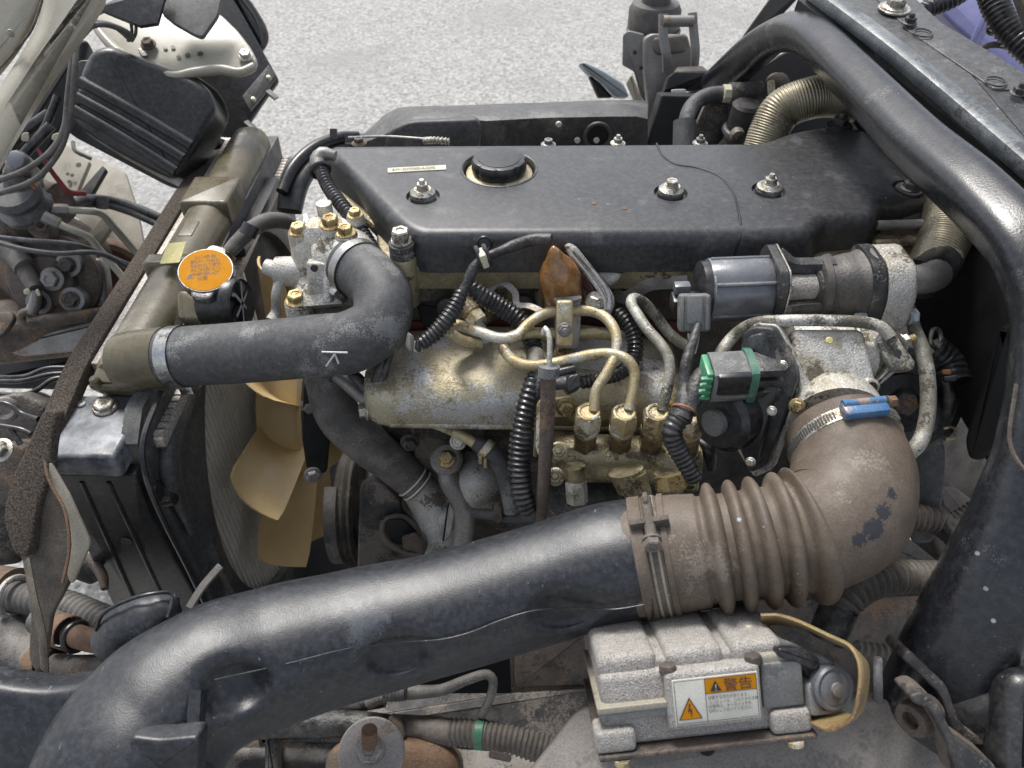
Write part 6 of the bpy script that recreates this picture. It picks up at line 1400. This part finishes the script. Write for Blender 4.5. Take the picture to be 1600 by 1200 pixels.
bolt(cp, P(698, 717, 1.028), Vector((0, -.55, 1)), .009, brass)
fh2 = thing('fuel_return_hose', 'black rubber hose with a spring clip under the manifold', 'hose')
obj('metal_pipe', tube([(680, 662, .99), (705, 672, .98), (735, 688, .975), (748, 698, .975)], 8.5, seg=14), pipe_gold, fh2)
obj('hose', tube([(742, 690, .975), (765, 706, .975), (785, 730, .98), (796, 765, .985), (800, 800, .99)], [12, 14, 15, 15, 14], seg=18), rubber, fh2)
a, b_ = P(755, 698, .975), P(770, 710, .975); nn = (b_ - a).normalized()
sc2 = obj('spring_clip', lathe([(.0122, -.005), (.0130, -.0045), (.0130, .0045), (.0122, .005)], a.lerp(b_, .3), nn, 24), pipe_gold, fh2)
for k in (-1, 1): obj('clip_ear', box(a.lerp(b_, .3) + Vector((-.004, -.014, -.006)) + nn * (.004 * k), EX, EY, EZ, .004, .010, .010), pipe_gold, sc2)
bolt(fh2, P(716, 690, .985), Vector((0, -.7, .7)), .008, zinc)
sm = thing('small_bypass_hose', 'short dark bypass hose with tape clip beside the manifold flange', 'hose')
obj('hose', tube([(520, 578, .99), (545, 600, .98), (570, 622, .975), (588, 632, .97)], [13, 12, 12, 12], seg=16), dull_steel, sm)
obj('collar', tube([(510, 572, .99), (526, 586, .985)], 15, seg=16), rubber, sm)
bh = thing('taped_wire_bundle', 'crumpled black taped wire bundle between hose and manifold', 'wiring')
obj('bundle', tube([(600, 560, .935), (594, 580, .935), (588, 598, .94), (574, 606, .95), (560, 592, .955), (550, 584, .96)], [10, 9, 10, 9, 9, 9], seg=14), tape_black, bh)
obj('bundle', tube([(612, 548, .93), (604, 572, .93), (596, 596, .935), (584, 612, .94)], [5, 6, 6, 5], seg=10), tape_black, bh)
ab = thing('alternator_bracket', 'dark steel bracket with a rounded rectangular opening below the hose', 'bracket')
pnl = obj('plate', slabpx([(562, 768), (582, 754), (600, 756), (626, 788), (628, 810), (662, 838), (660, 868), (625, 900), (558, 900)], 1.12, .02, n=(.1, -1, .2), r=.004, rc=.008), dark_paint, ab)
obj('opening_rim', sweep([P(600, 812, 1.10), P(628, 808, 1.10), P(662, 838, 1.10), P(655, 866, 1.10), P(612, 852, 1.10), P(598, 835, 1.10), P(600, 812, 1.10)], .005, 10), rust_dark, ab)
obj('opening', slabpx([(604, 814), (628, 812), (656, 838), (652, 860), (614, 848), (603, 834)], 1.098, .004, n=(.1, -1, .2), r=.001, rc=.006), void_black, ab)
obj('rusty_corner', slabpx([(628, 842), (650, 836), (662, 846), (660, 866), (630, 858)], 1.085, .006, n=(.1, -1, .2), r=.001, rc=.004), rust_dark, ab)
tag(obj('starter_cable', tube([(738, 802, 1.02), (770, 804, 1.01), (800, 806, 1.0), (835, 805, .99), (870, 800, .98)], [8, 9, 12, 13, 10], seg=16), rubber), 'dark cable with a clamp passing behind the dipstick', 'cable')
tag(obj('cable_clamp', slabpx([(772, 792), (784, 792), (785, 816), (776, 820), (770, 812)], .985, .012, n=(0, -1, .4), r=.002), rust_dark), 'small rusty clamp on the dark cable', 'clamp')
tag(obj('dark_plug_cluster', slabpx([(918, 750), (940, 745), (948, 775), (930, 795), (914, 785)], .97, .03, n=(0, -.9, .5), r=.004, rc=.006), black_plastic), 'dark plug cluster in the shade under the fuel pump', 'connector')
# ================================================================ intake duct
du = thing('intake_duct', 'large scuffed black plastic air intake duct crossing the foreground', 'intake duct')
dp = [(1004, 872, .757), (950, 880, .758), (860, 908, .762), (700, 955, .765), (555, 990, .755), (430, 1024, .735), (330, 1062, .71), (255, 1120, .69), (210, 1190, .67), (185, 1280, .655), (170, 1400, .65)]
dr = [89, 89, 88, 89, 95, 102, 109, 120, 131, 140, 145]
D_pts = [P(*p) for p in dp]; D_r = [q * mpx(p[2]) for q, p in zip(dr, dp)]
V, Fc = sweep(D_pts, D_r, 72, step=.004, sq=2.35)
def push(px_list, amp, rad):
    for (x, y, d, rx) in px_list:
        rr = ray(x, y).normalized()
        near = None
        for v in V:
            t = (v - CAM).dot(rr); dd = (CAM + rr * t - v).length
            if dd < .006 and (near is None or t < near[0]): near = (t, v.copy())
        if near is None: continue
        c = near[1]
        for i, v in enumerate(V):
            q = (v - c); q2 = math.hypot(q.dot(RT) / rx, (q - RT * q.dot(RT)).length)
            if q2 < rad * 2.5: V[i] = v + rr * (amp * math.exp(-(q2 / rad) ** 4))
push([(880, 962, 0, 1.5), (620, 1033, 0, 1.4), (375, 1078, 0, 1.4)], .020, .021)
obj('duct', (V, Fc), duct_black, du, angle=75)
# parting line along the lower flank
def on_duct(x, y):
    rr = ray(x, y).normalized(); best = None
    for v in V:
        t = (v - CAM).dot(rr); dd = (CAM + rr * t - v).length
        if dd < .007 and (best is None or t < best): best = t
    return CAM + rr * (best - .0005) if best else None
pl_ = [on_duct(x, y) for x, y in ((1006, 945), (960, 952), (900, 950), (830, 955), (780, 970), (735, 988), (690, 999), (620, 1004), (540, 1014), (460, 1034), (390, 1050), (335, 1062))]
pl_ = [p for p in pl_ if p]
obj('parting_line', sweep(pl_, .0007, 6), duct_black, du)
obj('duct_lip', ring(P(1000, 873, .757), P(1004, 872, .757) - P(950, 880, .758), 92 * mpx(.757), .0025, 60, 8), duct_black, du)
obj('upright_rib', sweep([P(310, 1078, .645), P(306, 1140, .635), P(304, 1230, .625)], .0058, 8, sq=4, ell=(1, 1.6)), duct_black, du)
obj('ledge', slabpx([(200, 1152), (248, 1158), (310, 1152), (306, 1230), (205, 1230)], .612, .02, n=(0, -.85, .5), r=.004, rc=.006), duct_black, du)
# wing-shaped wide panel left of the duct
wg = thing('duct_wing_panel', 'broad dark plastic panel flaring left of the intake duct', 'plastic panel')
obj('panel', slabpx([(-60, 1060), (20, 1076), (70, 1080), (125, 1072), (150, 1050), (160, 1240), (-60, 1240)], .69, .04, n=(.05, -.75, .7), r=.010, rc=.03), duct_black, wg)
# scoop end behind the duct
sco = thing('intake_scoop', 'pointed glossy black plastic scoop end behind the duct', 'plastic scoop')
scp = [(185, 1010, .82), (205, 985, .815), (235, 965, .81), (262, 945, .81), (276, 930, .812)]
obj('scoop', tube(scp, [48, 50, 44, 30, 6], seg=32, ell=(1, .9)), duct_black, sco)
obj('scoop_rim', tube([(150, 985, .80), (160, 960, .795), (195, 940, .79), (235, 928, .79), (268, 928, .80), (262, 965, .79)], 3, seg=8), duct_black, sco)

# ================================================================ lower left pipes
tag(obj('ribbed_hose', tube([(18, 932, 1.06), (60, 938, 1.05), (105, 950, 1.04), (150, 968, 1.02), (190, 985, 1.0)], [24, 25, 27, 27, 27], seg=28, ridge=(.0095, .10, 1)), rubber_gray), 'ribbed black hose entering the scoop at lower left', 'hose')
tag(obj('ribbed_hose_ring', ring(P(22, 932, 1.05), P(60, 938, 1.05) - P(18, 932, 1.06), .026, .004, 30, 8), cast_grey), 'pale ring round the end of the ribbed hose', 'ring')
r1 = thing('coolant_steel_pipe', 'rusty steel coolant pipe joined by a clamped rubber sleeve, lower one', 'pipe')
obj('pipe', tube([(40, 1030, 1.02), (75, 1038, 1.0), (120, 1044, .98), (180, 1040, .96)], [20, 19, 20, 20], seg=22), rust_dark, r1)
obj('rubber_sleeve', tube([(-20, 985, 1.06), (10, 1000, 1.05), (45, 1022, 1.03), (60, 1034, 1.01)], [46, 42, 30, 24], seg=24), rubber_gray, r1)
obj('clamp', lathe([(.021, -.012), (.022, -.011), (.022, .011), (.021, .012)], P(66, 1034, 1.0), P(75, 1038, 1.0) - P(40, 1030, 1.02), 28, cap=False), rust, r1)
obj('sleeve_ring', ring(P(82, 1040, .995), P(120, 1044, .98) - P(75, 1038, 1.0), .0185, .004, 26, 8), black_plastic, r1)
r2 = thing('coolant_steel_pipe', 'rusty steel coolant pipe with grey sleeve, upper one beside the scoop', 'pipe')
obj('pipe', tube([(110, 990, .99), (140, 1000, .97), (170, 1005, .96)], [18, 18, 18], seg=22), rust, r2)
obj('clamp', lathe([(.021, -.010), (.022, -.009), (.022, .009), (.021, .010)], P(102, 987, .99), P(140, 1000, .97) - P(110, 990, .99), 28, cap=False), rust, r2)
obj('rubber_sleeve', tube([(60, 968, 1.02), (85, 978, 1.01), (100, 986, 1.0)], [22, 24, 22], seg=22), rubber_gray, r2)
obj('sleeve_ring', ring(P(120, 995, .985), P(140, 1000, .97) - P(110, 990, .99), .018, .0035, 26, 8), black_plastic, r2)
tag(obj('air_chamber', tube([(-40, 930, 1.12), (-10, 930, 1.10), (30, 928, 1.08)], [44, 46, 40], seg=28), rust_dark), 'dirty brown cylinder behind the ribbed hose at the left edge', 'cylinder')
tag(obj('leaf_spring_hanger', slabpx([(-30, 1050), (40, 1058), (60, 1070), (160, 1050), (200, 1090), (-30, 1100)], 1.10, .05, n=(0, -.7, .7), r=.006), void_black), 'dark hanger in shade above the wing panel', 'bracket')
tag(obj('stabiliser_link', tube([(140, 870, 1.12), (160, 900, 1.10), (164, 920, 1.09)], [9, 8, 6], seg=12), rust_dark), 'small rusty link arm beside the felt flap', 'link')
tag(obj('dark_strut', slabpx([(115, 880), (150, 876), (160, 905), (140, 915), (112, 905)], 1.2, .03, n=(0, -.8, .6), r=.004), dark_paint), 'dark strut end glimpsed behind the felt flap', 'strut')

# ================================================================ chassis rail and mount at the bottom
rlc = thing('chassis_rail', 'dusty dark chassis rail under the intake duct', 'chassis rail')
obj('top_flange', abox(-.75, 1.0, .36, .46, .600, .612), dark_paint, rlc)
obj('web', abox(-.75, 1.0, .452, .460, .40, .600), dark_paint, rlc)
obj('outer_web', abox(-.75, 1.0, .36, .368, .40, .600), dark_paint, rlc)
obj('floor_plate', abox(.02, .9, .46, .80, .36, .37), dark_paint, rlc)
tag(obj('under_tray', slabpx([(795, 1000), (1000, 940), (1460, 930), (1480, 1100), (800, 1100)], 1.08, .02, n=(0, -.5, 1), r=.004), rust_dark), 'dark dusty tray below the bellows', 'tray')
tag(obj('dusty_gusset', slabpx([(805, 1010), (920, 985), (930, 1075), (806, 1075)], .98, .012, n=(.1, -1, .6), r=.004), rust_dark), 'dusty brown gusset plate left of the control box', 'plate')
tag(obj('rail_flange', slabpx([(560, 1120), (800, 1082), (930, 1074), (930, 1130), (820, 1180), (640, 1160), (400, 1160)], .97, .012, n=(0, -.35, 1), at=(760, 1110), r=.003), dark_paint), 'dusty blue-black flange behind the taped loom', 'flange')
em = thing('engine_mount', 'rust-brown engine mount with washer and rusty stud', 'engine mount')
emc = P(590, 1180, .86)
obj('body', slabpx([(500, 1230), (505, 1180), (530, 1158), (620, 1148), (690, 1160), (714, 1185), (720, 1230)], .87, .08, n=(0, -.5, 1), r=.018, rc=.03, rs=4), rust, em)
mn = Vector((0, -.42, 1))
pale_washer = M('pale_dusty_washer', (.27, .25, .24), .6, .2, vs=40, col2=(.2, .185, .175), dust=((.34, .31, .29), .5, 80), patch=((.15, .1, .07), 30, .54, 300, .6))
obj('washer', lathe([(.036, -.006), (.036, 0), (.034, .002), (.014, .002)], P(580, 1176, .835), mn, 40), pale_washer, em)
obj('nut', hexbolt(P(579, 1171, .832), mn, .0145, h=.013, flange=1.05), pale_washer, em)
obj('stud', sweep([P(578, 1164, .826), P(577, 1140, .812)], .0085, 16, ridge=(.003, .10, 1)), rust, em)
lm = thing('chassis_loom', 'taped wiring loom with green tape running along the chassis rail', 'wiring loom')
obj('taped_run', tube([(330, 1150, .93), (400, 1135, .92), (480, 1130, .915), (560, 1132, .91), (625, 1138, .905)], [16, 20, 21, 20, 19], seg=20), tape_black, lm)
obj('frayed_joint', tube([(615, 1136, .905), (650, 1136, .90), (690, 1142, .895), (705, 1145, .893)], [19, 18, 22, 21], seg=20), M('frayed_brown_tape', (.11, .095, .08), .7, 0, vs=40, col2=(.06, .055, .05), dust=((.22, .19, .16), .5, 60), bump=1.0, bs=90), lm)
obj('corrugated_sleeve', tube([(700, 1144, .893), (745, 1146, .89), (800, 1156, .885), (860, 1175, .88)], [22, 22, 22, 24], seg=24, ridge=(.0058, .13, 1)), loom_dusty, lm)
a, b_ = P(750, 1147, .89), P(760, 1148, .889)
obj('green_tape', lathe([(.0168, -.005), (.0172, -.0045), (.0172, .0045), (.0168, .005)], a, b_ - a, 28), green_tape, lm)
obj('clip', tube([(612, 1120, .89), (622, 1130, .885), (628, 1150, .885)], 7, seg=10), rust_dark, lm)
tag(obj('cable_loop', tube([(575, 1100, .90), (605, 1085, .895), (640, 1082, .89), (690, 1078, .885), (730, 1062, .88), (762, 1054, .88), (770, 1062, .88), (766, 1090, .885), (752, 1118, .89)], [9, 11, 11, 9, 8, 7.5, 7.5, 7, 7], seg=14), rubber_gray), 'grey cable loop kinked above the chassis loom', 'cable')
tag(obj('black_boot', tube([(596, 1078, .885), (612, 1082, .882), (634, 1082, .88)], [7, 14, 13], seg=16, ridge=(.004, .1, 1)), rubber), 'small black ribbed boot under the duct', 'boot')
tag(obj('thin_conduit', tube([(415, 1112, .95), (470, 1108, .945), (540, 1104, .94), (600, 1094, .93)], 11, seg=14), tape_black), 'second taped run just above the main loom', 'wiring')
tag(obj('mount_block', slabpx([(322, 1230), (330, 1160), (400, 1150), (480, 1150), (500, 1230)], .95, .05, n=(0, -.6, 1), r=.008, rc=.012), rust_dark), 'rusty dusty block left of the engine mount', 'mounting block')
tag(obj('mount_strap', slabpx([(412, 1150), (430, 1148), (436, 1230), (412, 1230)], .92, .02, n=(0, -.6, 1), r=.006), dark_paint), 'dark strap across the rusty block', 'strap')
tag(obj('grey_tag', slabpx([(765, 1172), (800, 1180), (798, 1192), (762, 1184)], .86, .006, n=(0, -.5, 1), r=.001), felt), 'small grey tag hanging from the loom', 'tag')

# ================================================================ control box on its plate
pt = thing('control_box_plate', 'dusty grey plate under the control box', 'mount plate')
obj('plate', slabpx([(800, 1240), (900, 1110), (935, 1096), (1380, 1090), (1420, 1100), (1452, 1130), (1500, 1240)], .735, .02, n=(0, -.42, 1), at=(1150, 1150), r=.006, rc=.02), ecu_plate, pt)
pdk = PL(1104, 1167, P(1150, 1150, .734), Vector((0, -.42, 1).__iter__()) if False else Vector((0, -.42, 1)))
obj('hole', lathe([(.008, 0), (.008, .0006)], pdk, Vector((0, -.42, 1)), 18), void_black, pt)
ec = thing('control_box', 'gritty grey alloy engine control box with warning label', 'control box')
tilt = math.radians(42)
cu = (RT + UP * .11).normalized()
cn_l = Vector((0, -math.cos(math.radians(38)), math.sin(math.radians(38)))); cn_l = (cn_l - cu * cn_l.dot(cu)).normalized()   # label face normal
cv = cn_l.cross(cu).normalized()                                    # up along the label face
co_ = P(1114, 1082, .655); KS = 1.18                                           # centre of the label face
def ebox(x0, x1, y0, y1, z0, z1, nm, m, parent, bev=.003):
    """x along cu, y up the label face (cv), z into the box (-cn_l); metres from co_"""
    x0, x1, y0, y1, z0, z1 = (q * KS for q in (x0, x1, y0, y1, z0, z1))
    c = co_ + cu * ((x0 + x1) / 2) + cv * ((y0 + y1) / 2) - cn_l * ((z0 + z1) / 2)
    return obj(nm, box(c, cu, cv, cn_l, x1 - x0, y1 - y0, z1 - z0), m, parent, bev=bev, seg=3)
ebox(-.080, .062, -.037, .018, .006, .135, 'case', ecu_alu, ec, .006)
# ribbed upper shell: three raised fields with grooves between
for (x0, x1, z0) in ((-.080, -.036, .010), (-.030, .012, .008), (.018, .056, .008)):
    ebox(x0, x1, .010, .030, z0, .140, 'raised_field', ecu_alu, ec, .007)
ebox(-.076, .058, .010, .024, .012, .130, 'upper_shell', ecu_alu, ec, .004)
ebox(-.084, -.022, -.008, -.003, .000, .10, 'seam_gasket', cream_dusty, ec, .001)
ebox(-.083, -.022, -.014, -.008, .001, .10, 'seam_dark_band', grey_conn, ec, .001)
ebox(-.034, .034, -.024, .019, -.004, .012, 'label_pad', ecu_alu, ec, .004)
for (x0, x1) in ((-.088, -.058), (.040, .070)): ebox(x0, x1, -.038, -.020, -.001, .022, 'foot', ecu_alu, ec, .005)
ebox(-.086, .072, -.042, -.038, -.003, .12, 'base_plate', rust_dark, ec, .0015)
for x in (-.07, .056): obj('foot_bolt', lathe([(.007, 0), (.007, .004), (.004, .005)], co_ + (cu * x - cv * .042 + cn_l * .001) * KS, -cv, 16), pipe_gold, ec)
for x in (-.030, .032): obj('screw', lathe([(.0075, -.004), (.0075, 0), (.0065, .003), (.003, .0042)], co_ + (cu * x + cv * .020 - cn_l * .004) * KS, cv, 18), rust_dark, ec)
gsc = ebox(.036, .066, -.018, .016, .002, .10, 'connector_flange', grey_conn, ec, .002)
ebox(.034, .062, .008, .022, .004, .09, 'flange_shoulder', cream_dusty, ec, .004)
for k in range(3): ebox(.012 + k * .010, .020 + k * .010, .0300, .0312, .072 + k * .002, .092, 'type_plate', dull_steel, ec, .0005)
obj('top_bolt', hexbolt(co_ + (cu * .012 + cv * .030 - cn_l * .082) * KS, cv, .0045), pipe_gold, ec)
# warning label
lx0, lx1, ly0, ly1 = -.0295, .0315, -.0195, .0145
lab_ = ebox(lx0, lx1, ly0, ly1, -.0046, -.0038, 'warning_label', label_white, ec, .0003)
def lp(x, y, l=.0050): return co_ + (cu * x + cv * y + cn_l * l) * KS
def quad(x0, x1, y0, y1, l): return ([lp(x0, y0, l), lp(x1, y0, l), lp(x1, y1, l), lp(x0, y1, l)], [(0, 1, 2, 3)])
xs = -.0065; ym = .0022
obj('orange_field', quad(xs, lx1 - .001, ym, ly1 - .001, .0049), orange_ink, lab_)
def fr(x0, x1, y0, y1, t, l): return join(quad(x0, x1, y0, y0 + t, l), quad(x0, x1, y1 - t, y1, l), quad(x0, x0 + t, y0, y1, l), quad(x1 - t, x1, y0, y1, l))
obj('frame_line', join(fr(lx0 + .001, lx1 - .001, ly0 + .001, ly1 - .001, .0004, .0052), quad(xs - .0002, xs + .0002, ly0 + .001, ly1 - .001, .0052), quad(xs, lx1 - .001, ym - .0002, ym + .0002, .0052)), ink_grey, lab_)
def tri_(cx, cy, w, h, l): return ([lp(cx - w / 2, cy, l), lp(cx + w / 2, cy, l), lp(cx, cy + h, l)], [(0, 1, 2)])
obj('shock_triangle_edge', tri_(-.0185, -.0155, .0170, .0165, .0052), M('brown_ink', (.09, .04, .03), .5), lab_)
obj('shock_triangle', tri_(-.0185, -.0148, .0146, .0142, .0055), orange_ink, lab_)
obj('shock_bolt', ([lp(-.0190, -.0035, .0058), lp(-.0178, -.0035, .0058), lp(-.0188, -.0078, .0058), lp(-.0170, -.0072, .0058), lp(-.0178, -.0140, .0058), lp(-.0184, -.0090, .0058), lp(-.0202, -.0096, .0058)], [(0, 1, 2, 3, 4, 5, 6)]), MATS['brown_ink'], lab_)
obj('alert_triangle', tri_(.0010, .0036, .0084, .0078, .0054), ink_black, lab_)
lettering('!', .0084, lp(.0001, .0042, .0056), cu, cv, label_cream, lab_)
lettering('警告', .0115, lp(.0066, .0040, .0053), cu, cv, M('violet_black_ink', (.05, .03, .045), .5), lab_, sx=1.08)
lettering('感電する恐れがあります。\nコンピュータ、コネクタの点検・\n修理時は、キースイッチを\nOFFにして行ってください。', .0036, lp(-.0052, -.0022, .0053), cu, cv, ink_grey, lab_, sx=.84, line=1.05)
# plug, lever and strap at the right
pg = thing('control_box_plug', 'dark grey multi-pin plug with round lever on the control box end', 'connector')
obj('body', slabpx([(1195, 1000), (1225, 998), (1300, 1030), (1318, 1060), (1315, 1100), (1285, 1112), (1270, 1095), (1262, 1050), (1215, 1020)], .672, .05, n=(.25, -.6, .75), r=.004, rc=.008), MATS['grey_motor_plastic'], pg)
obj('lever', lathe([(.019, -.006), (.019, .003), (.017, .005), (.014, .004), (.011, .006), (.005, .0065)], P(1300, 1074, .66), Vector((.25, -.62, .72)), 28), grey_plastic, pg)
obj('lever_arm', slabpx([(1215, 1012), (1255, 1012), (1285, 1030), (1275, 1050), (1245, 1035), (1222, 1030)], .655, .012, n=(.2, -.6, .75), r=.003, rc=.005), black_plastic, pg)
obj('lever_boss', lathe([(.006, .004), (.006, .009), (.003, .010)], P(1300, 1074, .66), Vector((.25, -.62, .72)), 14), dull_steel, pg)
obj('base_block', slabpx([(1262, 1070), (1275, 1062), (1286, 1110), (1318, 1104), (1318, 1116), (1268, 1120)], .658, .03, n=(.2, -.6, .75), r=.002), grey_conn, pg)
obj('wire_guide', slabpx([(1160, 985), (1172, 974), (1232, 1002), (1225, 1016), (1205, 1012)], .69, .02, n=(.1, -.5, .85), r=.004, rc=.006), label_cream, pg)
cst = thing('control_box_strap', 'bent rust-yellow steel strap arching over the plug', 'strap')
obj('strap', sweep([P(1188, 968, .70), P(1220, 968, .695), P(1252, 976, .68), P(1300, 998, .66), P(1332, 1014, .65), P(1348, 1036, .64), P(1348, 1080, .635), P(1338, 1116, .635), P(1318, 1130, .64), P(1294, 1122, .66), P(1270, 1112, .69)], .0165, 16, sq=6, ell=(.13, 1.0), up=Vector((-.35, -.25, .9))), strap_paint, cst)
tag(obj('clear_tube', ring(P(1372, 1062, .70), Vector((.9, -.3, .3)), .018, .004, 30, 10, sx=.6), rubber), 'dark ring-shaped tube end right of the strap', 'tube')
finalize()
